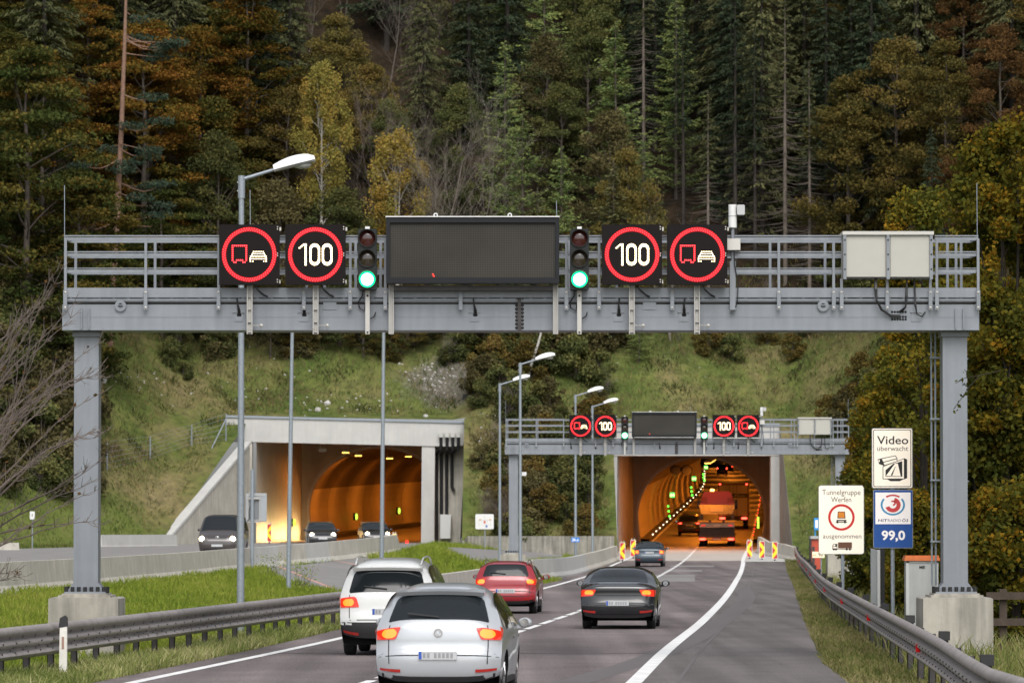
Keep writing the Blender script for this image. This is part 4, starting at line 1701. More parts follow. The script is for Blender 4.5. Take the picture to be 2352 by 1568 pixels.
def make_car(name, label, cat, loc, rz, paint, prof, W, belt, group=None, wr=.32, yr=.78, yf=None, clad=.0, glassz=None, lamps=None, lamp_lit=False,
             front=None, mirrors=True, plate_z=.55, rails=False, tumble=.2, edge=.09, plan=.07, side_glass=True, refl=True, roof_spoiler=False, dark_low=None, emblem=None, hatch=True, slant=.06, zs=1.0, rear_w=.84):
    r = thing(name, label, cat, loc, rz, group)
    prof = [(y_, z_ * zs if z_ > .4 else z_) for y_, z_ in prof]
    cb_ = CarBody(prof, W, belt, wr=wr, yr=yr, yf=yf, tumble=tumble, edge=edge, plan=plan)
    sh = cb_.shell(clad)
    body = sh.build('body', [paint, under_m, plast], r, smooth=38)
    H, L = cb_.H, cb_.L
    g0, g1 = glassz or (belt + .04, H - .12)
    # rear glass
    b = MB()
    def rw(z):
        t = (z - g0) / (g1 - g0)
        c = max(0.0, abs(t - .5) - .36) / .14
        w_ = rear_w - .045 * c * c
        return -w_, w_
    cb_.top_patch(b, cb_.ks(g0, g1), 0, 0, .007, 10, rw)
    b.build('rear_window', glass, r, smooth=60)
    b = MB()
    cb_.top_patch(b, cb_.ks(belt + .03, H - .07, False), -.9, .9, .007, 10)
    b.build('windscreen', glass, r, smooth=60)
    if side_glass:
        for sgn in (-1, 1):
            b = MB()
            ya = cb_.P[cb_.ks(g0, g1)[len(cb_.ks(g0, g1)) // 2]][0] + .22
            yb = L * .70
            ym = (ya + yb) / 2
            zt = lambda y: min(cb_.ztop(y) - .13, H - .13)
            zb = lambda y: belt + .02
            pil = .05
            cb_.side_patch(b, sgn, ya, ym - pil, zb, zt)
            cb_.side_patch(b, sgn, ym + pil, yb, zb, zt)
            b.build('side_window', glass, r, smooth=60)
            b = MB()
            for yy in (ym, ym - 1.05, yb + .05):
                if cb_.yr + .3 < yy < cb_.yf - .25 or yy == ym:
                    P = [[cb_.side(sgn, yy, z, .003), cb_.side(sgn, yy + .012, z, .003)] for z in frange(.35, belt, .1)]
                    b.grid(P)
            for yy in (ym - .3, ym + .75):
                cb_.side_patch(b, sgn, yy, yy + .2, lambda y: belt - .13, lambda y: belt - .1, .03, 3, 1)
            b.build('door_line', plast, body)
    if hatch:                                              # shut lines of the tailgate
        b = MB()
        kz = cb_.ks(plate_z - .12, g0 - .02)
        for u in (-.80, .80):
            cb_.top_patch(b, kz, u - .008, u + .008, .003, 1)
        kk = cb_.ks(plate_z - .16, plate_z - .12)
        if len(kk) > 1: cb_.top_patch(b, kk[:2], -.8, .8, .003, 8)
        b.build('tailgate_line', plast, body)
    # tail lamps
    if lamps:
        z0, z1, u0, wrap = lamps
        for sgn in (-1, 1):
            b = MB()
            zm, zh = (z0 + z1) / 2, (z1 - z0) / 2

            def inner(z):
                t = (z - z0) / (z1 - z0)
                r_ = max(0.0, abs(t - .5) - .32) / .18
                return u0 + slant * (1 - t) + .05 * r_ * r_
            cb_.top_patch(b, cb_.ks(z0, z1), 0, 0, .012, 8, lambda z: (sgn * inner(z), sgn * .99))
            cb_.side_patch(b, sgn, .085, wrap, lambda y: z0 + .01 + ((y - .085) / (wrap - .085)) ** 1.5 * (z1 - z0) * .5, lambda y: z1 - .01 - ((y - .085) / (wrap - .085)) ** 2 * (z1 - z0) * .25, .012, 8, 3)
            tlp = b.build('tail_lamp', tail_red, r, smooth=60)
            b = MB()
            um = u0 + (.985 - u0) * .5

            def ell(z):
                w_ = .12 * math.sqrt(max(0.0, 1 - ((z - zm) / (zh * .72)) ** 2))
                return sgn * (um - w_), sgn * (um + w_)
            cb_.top_patch(b, cb_.ks(z0 + zh * .30, z1 - zh * .30), 0, 0, .017, 6, ell)
            b.build('lamp_reflector', tail_hot if lamp_lit else tail_amber, tlp, smooth=60)
    if refl:
        for sgn in (-1, 1):
            b = MB()
            kk = cb_.ks(.36, .43)
            if len(kk) < 2: kk = [kk[0] - 1, kk[0]] if kk else [4, 5]
            cb_.top_patch(b, kk, sgn * .62, sgn * .95, .012, 4)
            b.build('bumper_reflector', refl_red, r)
    if dark_low:
        b = MB()
        cb_.top_patch(b, cb_.ks(.0, dark_low), -.93, .93, .008, 8)
        b.build('bumper_insert', plast, r, smooth=60)
    # bumper step line
    b = MB()
    kk = cb_.ks(.58, .64)
    if len(kk) > 1: cb_.top_patch(b, kk[:2], -.97, .97, .004, 12)
    b.build('bumper_line', plast, body)
    # number plate
    k = min(cb_.ks(.2, H * .8), key=lambda i: abs(cb_.P[i][1] - plate_z))
    yy = cb_.P[k][0]
    b = MB()
    b.box(-.26, .26, yy - .03, yy + .05, plate_z - .055, plate_z + .055)
    pl = b.build('number_plate', plate_m, r)
    b = MB()
    b.box(-.255, -.215, yy - .033, yy - .0301, plate_z - .05, plate_z + .05)
    b.build('plate_strip', plate_blue, pl)
    b = MB()
    for x0_ in (-.18, -.125, -.03, .025, .08, .135, .19): b.box(x0_ - .018, x0_ + .018, yy - .033, yy - .0302, plate_z - .033, plate_z + .033)
    b.build('plate_lettering', plate_ink, pl)
    if emblem:
        b = MB()
        k = min(cb_.ks(.2, H * .8), key=lambda i: abs(cb_.P[i][1] - emblem))
        b.disc(0, emblem, cb_.P[k][0] - .02, .06, 20, .042)
        b.bar((-.03, cb_.P[k][0] - .021, emblem + .04), (0, cb_.P[k][0] - .021, emblem - .04), .012, .004)
        b.bar((.03, cb_.P[k][0] - .021, emblem + .04), (0, cb_.P[k][0] - .021, emblem - .04), .012, .004)
        b.build('emblem', chrome, r)
    if roof_spoiler:
        b = MB()
        ks_ = cb_.ks(g1 + .0, H)
        kk = ks_[0]
        y, z = cb_.P[kk]
        b.grid([[(u * cb_.hw(y, z) * .9, y - .1, z + .03 - .02 * u * u), (u * cb_.hw(y, z) * .9, y + .25, z + .075 - .03 * u * u)] for u in frange(-1, 1, .125)])
        b.grid([[(u * cb_.hw(y, z) * .9, y - .1, z + .03 - .02 * u * u), (u * cb_.hw(y, z) * .9, y - .06, z - .02 - .02 * u * u)] for u in frange(-1, 1, .125)])
        b.build('roof_spoiler', paint, r, smooth=50)
    b = MB()                                               # wiper and high brake lamp
    kk = cb_.ks(g0, g0 + .06)
    if hatch and kk:
        p = cb_.top(kk[-1], 0, .02)
        b.bar(p, (p[0] - .42, p[1] + .02, p[2] + .05), .02, .02)
        b.build('rear_wiper', plast, r)
    if mirrors:
        ym = L * .665
        for sgn in (-1, 1):
            b = MB()
            X = sgn * (cb_.hw(ym, belt) + .11)
            b.ellipsoid((X, ym, belt + .06), .10, .065, .07, 14, 10)
            b.bar((sgn * (cb_.hw(ym, belt) - .02), ym + .02, belt), (X, ym, belt + .02), .05, .05)
            mr_ = b.build('wing_mirror', paint, r, smooth=60)
            b = MB()
            b.disc(X, belt + .06, ym - .066, .06, 16)
            b.build('mirror_glass', mat('mirror_glass', (.5, .52, .54), .08, metal=1), mr_)
    if rails:
        for sgn in (-1, 1):
            b = MB()
            q = []
            for y in frange(.45, L * .56, .08):
                e = min(1, (y - .45) / .35, (L * .56 - y) / .3)
                q.append((sgn * cb_.hw(y, H) * .93, y, cb_.ztop(y) - .03 + .05 * max(e, 0)))
            b.tube(q, .018, 6)
            b.build('roof_rail', chrome if rails != 'white' else paint, r)
    for yy in (cb_.yr, cb_.yf):
        for sgn in (-1, 1):
            wheel(r, sgn * (cb_.hw(yy, wr) - .12), yy, wr, .2)
    if front:
        hz0, hz1, hu0 = front['lamp']
        for sgn in (-1, 1):
            b = MB()
            cb_.top_patch(b, cb_.ks(hz0, hz1, False), sgn * hu0, sgn * .96, .012, 6)
            hl_ = b.build('headlight', head_off, r, smooth=60)
            b = MB()
            k = min(cb_.ks(.3, H * .8, False), key=lambda i: abs(cb_.P[i][1] - (hz0 + hz1) / 2))
            p = cb_.top(k, sgn * (hu0 + .96) / 2, .03)
            b.ellipsoid(p, front.get('r', .085), .03, front.get('r', .085), 14, 8)
            b.build('bulb', head_on, hl_, smooth=60)
        b = MB()
        cb_.top_patch(b, cb_.ks(*front['grille'], False), -.5, .5, .01, 6)
        b.build('grille', grille_m, r)
        b = MB()
        cb_.top_patch(b, cb_.ks(.2, .36, False), -.8, .8, .01, 6)
        b.build('lower_intake', grille_m, r)
        b = MB()
        yy = max(p[0] for p in cb_.P)
        b.box(-.26, .26, yy - .02, yy + .03, .44, .55)
        b.build('front_plate', plate_m, r)
        if front.get('emblem'):
            b = MB()
            z = front['emblem']
            k = min(cb_.ks(.3, H * .8, False), key=lambda i: abs(cb_.P[i][1] - z))
            n = 18
            b.tube([(.075 * math.cos(2 * math.pi * k_ / n), cb_.P[k][0] + .02, z + .075 * math.sin(2 * math.pi * k_ / n)) for k_ in range(n + 1)], .012, 5)
            b.bar((-.05, cb_.P[k][0] + .02, z + .05), (0, cb_.P[k][0] + .02, z - .06), .02, .015)
            b.bar((.05, cb_.P[k][0] + .02, z + .05), (0, cb_.P[k][0] + .02, z - .06), .02, .015)
            b.build('emblem', chrome, r)
    return r, cb_


def paint(name, c, metal=.0, rough=.32, coat=.7):
    return mat(name, c, rough, metal=metal, coat=coat, var=.02, vs=2)


HATCH = [(.06, .24), (.0, .34), (-.02, .50), (.0, .62), (.05, .68), (.055, .82), (.10, .99), (.46, 1.31), (.64, 1.41), (1.05, 1.465), (1.7, 1.48), (2.3, 1.40), (3.05, 1.0), (3.3, .93), (3.9, .82), (4.12, .70), (4.2, .52), (4.17, .26)]
SUVP = [(.10, .32), (.02, .45), (.0, .60), (.03, .72), (.06, .78), (.07, 1.0), (.12, 1.12), (.36, 1.55), (.46, 1.63), (.9, 1.68), (1.9, 1.69), (2.5, 1.60), (3.2, 1.16), (3.45, 1.08), (4.1, .96), (4.35, .80), (4.43, .55), (4.38, .30)]
SEDAN = [(.08, .26), (.0, .38), (-.02, .55), (.02, .66), (.05, .80), (.04, .95), (.10, 1.02), (.55, 1.06), (1.25, 1.36), (1.6, 1.42), (2.1, 1.435), (2.7, 1.35), (3.4, .98), (3.7, .92), (4.35, .80), (4.55, .68), (4.6, .5), (4.57, .26)]
MPV = [(.08, .26), (.0, .36), (-.02, .52), (.01, .64), (.05, .70), (.06, .88), (.09, 1.0), (.30, 1.34), (.40, 1.42), (.8, 1.47), (1.7, 1.475), (2.3, 1.39), (3.0, 1.0), (3.25, .94), (3.8, .80), (4.0, .66), (4.06, .48), (4.03, .26)]
VAN = [(.06, .26), (.0, .40), (0, .60), (.02, 1.0), (.08, 1.6), (.18, 1.86), (.4, 1.95), (1.5, 1.97), (3.2, 1.96), (3.55, 1.88), (4.15, 1.20), (4.35, 1.10), (4.72, .95), (4.86, .75), (4.89, .5), (4.86, .26)]


def heading(Y, fn=None):
    fn = fn or xmid
    return -math.atan2(fn(Y + 3) - fn(Y - 1), 4)


silver = paint('paint_silver', (.42, .44, .46), .3, .3)
whitep = paint('paint_white', (.60, .61, .595), 0, .3)
redp = paint('paint_red', (.26, .012, .02), .1, .3)
blackp = paint('paint_black', (.010, .011, .013), .1, .22)
bluegrey = paint('paint_blue_grey', (.045, .065, .085), .3, .3)
anth = paint('paint_anthracite', (.022, .022, .024), .2, .3)

GV = 'cars on the carriageway'
make_car('hatchback', 'silver hatchback with glowing orange tail lamps, nearest the camera', 'car', (-1.0, 64.6, 0), heading(68), silver, HATCH, 1.79, .93, GV, wr=.315, yr=.78, lamps=(.80, 1.0, .60, .30),
         plate_z=.60, glassz=(1.06, 1.42), clad=.30, dark_low=.33, emblem=.90, roof_spoiler=True, edge=.19, tumble=.32, zs=1.06, slant=.10, rear_w=.84)
make_car('suv', 'white off-road style car with roof rails beside the silver hatchback', 'car', (-2.28, 87.0, 0), heading(89), whitep, SUVP, 1.82, 1.06, GV, wr=.35, yr=.85, lamps=(.86, 1.08, .66, .36),
         plate_z=.80, glassz=(1.15, 1.55), clad=.56, dark_low=.62, rails='white', roof_spoiler=True, edge=.18, tumble=.27, zs=1.05, rear_w=.83, slant=-.08)
make_car('red_car', 'dark red hatchback driving ahead in the left lane', 'car', (-.18, 130.0, 0), heading(132), redp, MPV, 1.73, .92, GV, wr=.305, lamps=(.78, .98, .66, .32),
         plate_z=.62, glassz=(1.02, 1.34), clad=.34, dark_low=.36, rails=True, edge=.14, tumble=.27, zs=.97, rear_w=.80, slant=.08)
make_car('black_sedan', 'black saloon car alone in the right lane', 'car', (2.42, 110.0, 0), heading(112), blackp, SEDAN, 1.80, .96, GV, wr=.32, yr=.95, lamps=(.76, .92, .58, .36),
         plate_z=.60, glassz=(1.09, 1.36), clad=.30, dark_low=.34, edge=.13, hatch=False, tumble=.29, rear_w=.82, slant=.10)
make_car('blue_grey_sedan', 'small blue grey saloon about to enter the entry tunnel', 'car', ((1491 - CX) / 40.2, 274.0, hroad(276)), heading(276), bluegrey, SEDAN, 1.76, .96, GV, wr=.32, yr=.95, lamps=(.72, .96, .72, .36),
         plate_z=.80, glassz=(1.09, 1.38), clad=.26, edge=.11, hatch=False, tumble=.28, dark_low=.30, rear_w=.82, slant=-.02)
make_car('dark_estate', 'dark car with red tail lamps inside the entry tunnel beside the lorries', 'car', (axR(367) - 1.25 - .0, 367.0, hroad(368.5)), heading(370, axR), anth, SUVP, 1.84, 1.06, 'cars inside the entry tunnel', wr=.35, yr=.85, lamps=(.88, 1.03, .56, .36), lamp_lit=True,
         plate_z=.80, glassz=(1.15, 1.55), edge=.12)
p = at((1318 / 2.24 + 2300) * .5742, (750 / 2.24 + 1600) * .5742, 790)
make_car('dark_van', 'dark van with red lamps far inside the entry tunnel', 'van', (p.x, 790, hroad(792)), -.045, anth, VAN, 1.85, 1.2, 'cars inside the entry tunnel', lamps=(1.0, 1.35, .78, .3), lamp_lit=True, glassz=(1.25, 1.7), plate_z=.7, hatch=False)
p = at((1375 / 2.24 + 2300) * .5742, (672 / 2.24 + 1600) * .5742, 850)
make_car('dark_car', 'dark car with red lamps farthest inside the entry tunnel', 'car', (p.x, 850, hroad(852)), -.035, anth, SUVP, 1.84, 1.06, 'cars inside the entry tunnel', lamps=(.88, 1.1, .62, .3), lamp_lit=True, glassz=(1.15, 1.55), hatch=False)

# oncoming
FR = {'lamp': (.62, .82, .58), 'grille': (.60, .78), 'r': .10}


def oncoming(name, label, cat, xpix, Y, rz, *a, **k):
    X = (xpix - CX) * Y / F
    L = max(p[0] for p in a[1])
    # the model's front is at y = L; turned round it faces the camera at depth Y
    d = Vector((math.sin(rz) * -L, math.cos(rz) * L, 0))
    r, cbx = make_car(name, label, cat, (X - d.x, Y - d.y, gz(X, min(Y, 320)) + .03 if Y < 320 else hleft(Y) + .03), rz, *a, **k)
    return r


brown = paint('paint_brown_grey', (.05, .042, .04), .2, .3)
oncoming('van', 'dark brown van with lit headlights leaving the exit tunnel, behind the concrete barrier', 'van', 499, 226, math.pi - .07, brown, VAN, 1.9, 1.18, 'oncoming vehicles', glassz=(1.25, 1.7), front={'lamp': (.72, .92, .66), 'grille': (.78, .9), 'r': .115, 'emblem': .84}, wr=.33, edge=.12, plan=.05, hatch=False)
oncoming('dark_car', 'dark car with bright headlights in the mouth of the exit tunnel', 'car', 742, 282, math.pi + .10, anth, MPV, 1.75, .92, 'oncoming vehicles', front=dict(FR), rails=True, hatch=False)
oncoming('dark_car', 'dark car with bright headlights half hidden by the third lamp post', 'car', 868, 300, math.pi + .14, anth, MPV, 1.75, .92, 'oncoming vehicles', front=dict(FR), rails=True, hatch=False)

# ---- lorries in the entry tunnel
redtruck = paint('truck_red', (.26, .02, .015), 0, .4, .4)
t = thing('transporter_lorry', 'red lorry carrying another red lorry cab, entering the entry tunnel', 'lorry', ((1646 - CX) * 336 / F, 336, hroad(337)), heading(338, axR))
steel_d = mat('truck_chassis', (.05, .045, .042), .6, metal=.3, var=.2)
alu = mat('truck_aluminium', (.24, .22, .20), .45, metal=.5, var=.1)
yel = mat('truck_board_yellow', (.75, .45, .03), .5)
b = MB()
b.box(-1.1, 1.1, .5, 11, .75, 1.0)
b.box(-1.25, 1.25, .0, .12, .75, .98)
b.box(-1.27, 1.27, .3, 11, 1.0, 1.12)
b.build('chassis', steel_d, t)
for sx in (-1, 1):
    for yy in (1.4, 2.75, 8.5):
        b = MB()
        b.tube([(sx * .75, yy, .5), (sx * 1.22, yy, .5)], .5, 22)
        b.build('wheel', tyre_m, t, smooth=50)
    b = MB()
    b.box(sx * 1.0 - .2, sx * 1.0 + .2, -.06, 0, .52, .7)
    b.build('tail_lamp', tail_hot, t)
    b = MB()
    b.box(sx * .62 - .3, sx * .62 + .3, -.03, -.0, .58, .72)
    b.build('marker_board', yel, t)
b = MB()
b.box(-1.25, 1.25, -.0, .1, .5, .75)
b.build('rear_bumper', mat('truck_bumper_red', (.3, .03, .02), .5), t)
b = MB()
b.box(-.26, .26, -.04, -.01, .56, .68)
b.build('number_plate', plate_m, t)
# carried lorry: bumper bar with lamps, tilted load bed, cab
b = MB()
b.box(-1.22, 1.22, .1, .35, 1.62, 1.98)
b.build('upper_bumper', alu, t)
b = MB()
b.box(-.25, .25, .06, .095, 1.72, 1.85)
b.build('upper_plate', plate_m, t)
b = MB()
for sx in (-1, 1): b.box(sx * .95 - .15, sx * .95 + .15, .05, .095, 1.7, 1.86)
b.build('upper_lamp', tail_red, t)
b = MB()
for sx in (-.95, 0, .95): b.box(sx - .38, sx + .38, .1, .16, 2.06, 2.22)
b.build('upper_marker', yel, t)
b = MB()
b.box(-1.2, 1.2, .4, 6, 1.12, 1.6)
b.box(-1.18, 1.18, .25, 6, 2.0, 2.25)
for sx in (-1.1, 1.1): b.box(sx - .12, sx + .12, .5, 1.5, 2.25, 2.75)
b.build('load_deck', steel_d, t)
b = MB()
b.add([(-1.12, .6, 2.75), (1.12, .6, 2.75), (1.28, .9, 3.55), (-1.28, .9, 3.55), (-1.12, .75, 2.75), (1.12, .75, 2.75), (1.28, 1.05, 3.55), (-1.28, 1.05, 3.55)], [(0, 1, 2, 3), (7, 6, 5, 4), (0, 4, 5, 1), (3, 2, 6, 7), (1, 5, 6, 2), (0, 3, 7, 4)])
for i in range(9): b.bar((-1.1 + i * .275, .585, 2.78), (-1.25 + i * .3125, .885, 3.52), .02, .03)
b.build('ramp', alu, t)
b = MB()
b.add([(-.45, .62, 2.95), (.45, .62, 2.95), (.48, .78, 3.35), (-.48, .78, 3.35)], [(0, 1, 2, 3)])
b.build('ramp_board', mat('ramp_board', (.45, .38, .28), .5), t)
b = MB()
b.prism([(-1.12, 3.4), (1.12, 3.4), (1.14, 4.0), (.98, 4.55), (.85, 4.72), (-.85, 4.72), (-.98, 4.55), (-1.14, 4.0)], 2.6, 4.8)
b.prism([(-.62, 3.6), (.62, 3.6), (.62, 4.3), (-.62, 4.3)], 2.55, 2.6)
for sx in (-1, 1): b.prism([(sx * 1.2, 3.4), (sx * .8, 3.4), (sx * .8, 3.75), (sx * 1.2, 3.75)], 2.4, 2.6)
b.build('carried_cab', redtruck, t, smooth=30)
b = MB()
b.box(-1.12, -.72, 2.52, 2.585, 3.5, 4.2)
b.box(.72, 1.12, 2.52, 2.585, 3.5, 4.2)
b.build('side_fairing', mat('fairing_dark_red', (.16, .02, .015), .5), t)
b = MB()
b.tube([(-.35, 3.0, 4.7), (-.35, 3.0, 4.92)], .14, 14)
b.build('beacon', emat('beacon_amber', (1, .5, .1), 5), t)
b = MB()
for sx in (-1, 1): b.box(sx * 1.32 - .1, sx * 1.32 + .1, 4.2, 4.35, 3.2, 4.0)
b.build('wing_mirror', black, t)
t.scale = (1, 1, .82)

t = thing('box_lorry', 'pale box trailer with red top lamps ahead of the transporter in the entry tunnel', 'lorry', ((1684 - CX) * 392 / F, 392, hroad(393)), heading(394, axR))
b = MB()
b.box(-1.27, 1.27, 0, 13, 1.15, 4.0)
bx = b.build('box_body', mat('trailer_white', (.50, .47, .42), .5, var=.06), t)
b = MB()
b.box(-1.28, 1.28, -.04, -.0, 3.88, 4.02)
b.box(-1.28, -1.2, -.04, 0, 1.15, 3.9)
b.box(1.2, 1.28, -.04, 0, 1.15, 3.9)
b.box(-.015, .015, -.03, 0, 1.2, 3.9)
for sx in (-.3, .3): b.tube([(sx, -.04, 1.2), (sx, -.04, 3.85)], .02, 6)
b.build('door_frame', mat('trailer_frame', (.12, .02, .02), .5), t)
b = MB()
b.box(-.12, 1.18, -.05, -.041, 2.76, 3.12)
sb_ = b.build('name_board', mat('board_dark_green', (.02, .03, .02), .5), t)
b = MB()
b.text('.Fleet.', .56, 2.85, .18, -.055, width=1.1)
b.text('SCHMITZ', -.65, 3.62, .12, -.045, width=.8)
b.build('lettering', mat('lettering_pale', (.6, .55, .45), .6), sb_)
for sx in (-1, 1):
    b = MB()
    b.box(sx * 1.12 - .08, sx * 1.12 + .08, -.08, -.04, 3.9, 4.0)
    b.build('top_lamp', tail_hot, t)
    b = MB()
    b.box(sx * .92 - .22, sx * .92 + .22, -.08, 0, .85, 1.02)
    b.build('tail_lamp', tail_hot, t)
    for yy in (1.6, 2.9, 4.2):
        b = MB()
        b.tube([(sx * .8, yy, .5), (sx * 1.22, yy, .5)], .5, 20)
        b.build('wheel', tyre_m, t, smooth=50)
b = MB()
b.box(-1.2, 1.2, .05, 12.5, .75, 1.15)
b.build('chassis', steel_d, t)
t.scale = (.97, 1, .92)
# ---------------------------------------------------------------- street furniture
# guardrails --------------------------------------------------------------
RPROF = [(.0, .00), (.035, .02), (.06, .06), (.04, .10), (-.02, .125), (-.03, .155), (.02, .18), (.055, .215), (.055, .245), (.02, .28), (-.03, .305), (-.02, .335), (.04, .36), (.065, .40), (.06, .44), (.03, .475), (0, .485)]


def guardrail(name, label, pathX, Y0, Y1, side, post_gap, z0=.365, posts_from=None, reflect=0):
    r = thing(name, label, 'guardrail', (0, 0, 0))
    b = MB()
    ys_ = frange(Y0, Y1, 2.0)
    P = []
    for Y in ys_:
        d = Vector((pathX(Y + .5) - pathX(Y - .5), 1, 0)).normalized()
        nrm = Vector((d.y, -d.x, 0)) * side
        zz = hroad(Y)
        P.append([(pathX(Y) + nrm.x * a * 1.25, Y + nrm.y * a * 1.25, zz + z0 + c) for a, c in RPROF])
    b.grid(P)
    rail = b.build('rail', railm, r, smooth=70)
    b = MB()                                              # lap joints and slot holes
    Y = Y0 + 1
    while Y < Y1 - 1:
        X = pathX(Y)
        for k in (3, 4, 10, 11, 6, 8):
            a, c = RPROF[k]
            b.box(X + side * (a * 1.25 + .002) - .006, X + side * (a * 1.25 + .002) + .006, Y - .05, Y + .05, hroad(Y) + z0 + c - .012, hroad(Y) + z0 + c + .012)
        Y += 1.0
    b.build('slot', black, rail)
    b = MB()
    Y = Y0 + 3
    while Y < Y1 - 1:
        X = pathX(Y)
        dx = pathX(Y + .05) - X
        P = [[(X + side * (a * 1.25 + .006), Y, hroad(Y) + z0 + c) for a, c in RPROF], [(X + dx + side * (a * 1.25 + .006), Y + .04, hroad(Y) + z0 + c) for a, c in RPROF]]
        b.grid(P)
        Y += 4.0
    b.build('lap_joint', railm, rail)
    Y = Y0 + .6
    n = 0
    while Y < Y1 and n < 98:
        X = pathX(Y) - side * .09
        b = MB()
        z = hroad(Y)
        b.box(X - .05, X + .05, Y - .06, Y - .045, z - .4, z + z0 + .44)
        b.box(X - .05, X - .04, Y - .06, Y + .06, z - .4, z + z0 + .44)
        b.box(X + .04, X + .05, Y - .06, Y + .06, z - .4, z + z0 + .44)
        b.build('post', raildark, r)
        if reflect and n % reflect == 0:
            b = MB()
            b.box(X - .07, X + .07, Y - .1, Y + .1, z + z0 + .44, z + z0 + .56)
            b.build('post_cap', black, r)
        Y += post_gap(Y) if callable(post_gap) else post_gap
        n += 1
    return r


XRL = [(40, -10.1), (70, -7.49), (80, -6.6), (111, -4.0), (135, -2.5)]
guardrail('guardrail', 'three ridged steel guardrail beside the grass island and the white marker post', lambda Y: interp(Y, XRL), 40, 133, 1, lambda Y: 2.0)
rr = guardrail('guardrail', 'long curving steel guardrail with red reflectors beside the hard shoulder', lambda Y: smooth_at(Y, RAIL_R), 40, 300, -1, lambda Y: 4.0 if Y < 150 else 6.0, reflect=3)
for Y in (48, 70, 94, 115.5, 138, 161, 184, 207, 231, 255, 280):
    X = smooth_at(Y, RAIL_R)
    b = MB()
    z = hroad(Y) + .50
    b.add([(X - .02, Y, z), (X - .09, Y - .02, z + .01), (X - .09, Y - .02, z + .12), (X - .02, Y, z + .14), (X - .02, Y + .05, z), (X - .02, Y + .05, z + .14)], [(0, 1, 2, 3), (1, 4, 5, 2), (0, 4, 1), (3, 2, 5)])
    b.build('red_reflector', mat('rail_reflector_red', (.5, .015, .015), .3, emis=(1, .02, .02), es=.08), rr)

# delineator post
p = Vector(((147 - CX) * 74 / F, 74.0, 0))
d_ = thing('delineator_post', 'white roadside marker post with a black cap at the left guardrail', 'marker post', (p.x, p.y, 0))
b = MB()
b.prism([(-.062, -.1), (.062, -.1), (.06, .8), (-.05, .78)], -.05, .05)
b.build('post_body', mat('post_white', (.62, .6, .55), .5, var=.1, vs=8), d_)
b = MB()
b.prism([(-.068, .78), (.068, .8), (.066, .93), (.03, .97), (-.05, .93)], -.056, .056)
b.build('black_cap', mat('post_cap_black', (.012, .012, .014), .5), d_)
b = MB()
b.box(-.018, .018, -.056, -.05, .45, .64)
b.build('reflector', mat('post_reflector', (.3, .18, .14), .3), d_)

# street lamps -------------------------------------------------------------
def street_lamp(label, xb, ytop, Y, zb, arm=True, lean=0.0):
    base = at(xb, HOR, Y)
    X = base.x
    H = HC + (HOR - ytop) * Y / F - zb
    t = thing('street_lamp', label, 'street lamp', (X, Y, zb), 0, 'grey lamp posts along the carriageways')
    b = MB()
    b.tube([(lean, 0, -.3), (lean * .9, 0, 1.2), (0, 0, H)], [.085, .078, .055], 14)
    b.tube([(lean, 0, -.1), (lean, 0, .12)], .12, 14)
    b.build('pole', galv, t, smooth=50)
    if not arm: H = H
    b = MB()
    b.tube([(0, 0, H - .45), (0, 0, H + .02)], .075, 14)
    b.tube([(0, 0, H - .06), (.42, 0, H + .07), (.75, 0, H + .17)], [.04, .036, .034], 10)
    ar = b.build('arm', galv, t, smooth=50)
    b = MB()
    for dz in (-.3, -.12): b.dome(-.075, H + dz, -.01, .02, 6)
    b.build('clamp_screw', bolt_m, ar)
    # head: tapering shell tilted upwards, flat underside with a glass bowl
    def hp(u, v):
        return (.68 + u * .86, v, H + .14 + u * .22)
    b = MB()
    P = []
    n = 14
    for i in range(n + 1):
        u = i / n
        w = .07 + .13 * math.sin(min(1, u * 1.15 + .1) * math.pi / 2 * 1.3) * (1 if u < .8 else math.sqrt(max(0, 1 - ((u - .8) / .2) ** 2 * .9)))
        hh = .06 + .13 * math.sin(math.pi * min(1, .12 + u * .72)) * (1 if u < .85 else 1 - (u - .85) / .15 * .55)
        P.append([(hp(u, 0)[0] - .25 * hh * math.sin(math.pi * j / 10), w * math.cos(math.pi * j / 10), hp(u, 0)[2] + hh * math.sin(math.pi * j / 10)) for j in range(11)])
    b.grid(P)
    b.add(P[0], [tuple(range(11))])
    b.add(P[-1], [tuple(range(11))])
    hd = b.build('lamp_head', mat('lamp_white', (.72, .72, .70), .35), t, smooth=50)
    b = MB()
    P = []
    for i in range(n + 1):
        u = i / n
        w = .06 + .12 * math.sin(min(1, u * 1.15 + .1) * math.pi / 2 * 1.3) * (1 if u < .8 else math.sqrt(max(0, 1 - ((u - .8) / .2) ** 2 * .9)))
        P.append([(hp(u, 0)[0], -w, hp(u, 0)[2] - .004), (hp(u, 0)[0] + .006, -w * .9, hp(u, 0)[2] - .035), (hp(u, 0)[0] + .006, w * .9, hp(u, 0)[2] - .035), (hp(u, 0)[0], w, hp(u, 0)[2] - .004)])
    b.grid(P)
    b.build('lamp_tray', mat('lamp_grey', (.22, .22, .21), .5), hd)
    b = MB()
    b.ellipsoid((hp(.66, 0)[0] + .01, 0, hp(.66, 0)[2] - .035), .2, .13, .085, 16, 8)
    b.build('lamp_bowl', mat('lamp_glass_off', (.34, .34, .32), .12, coat=.5), hd, smooth=60)
    return t


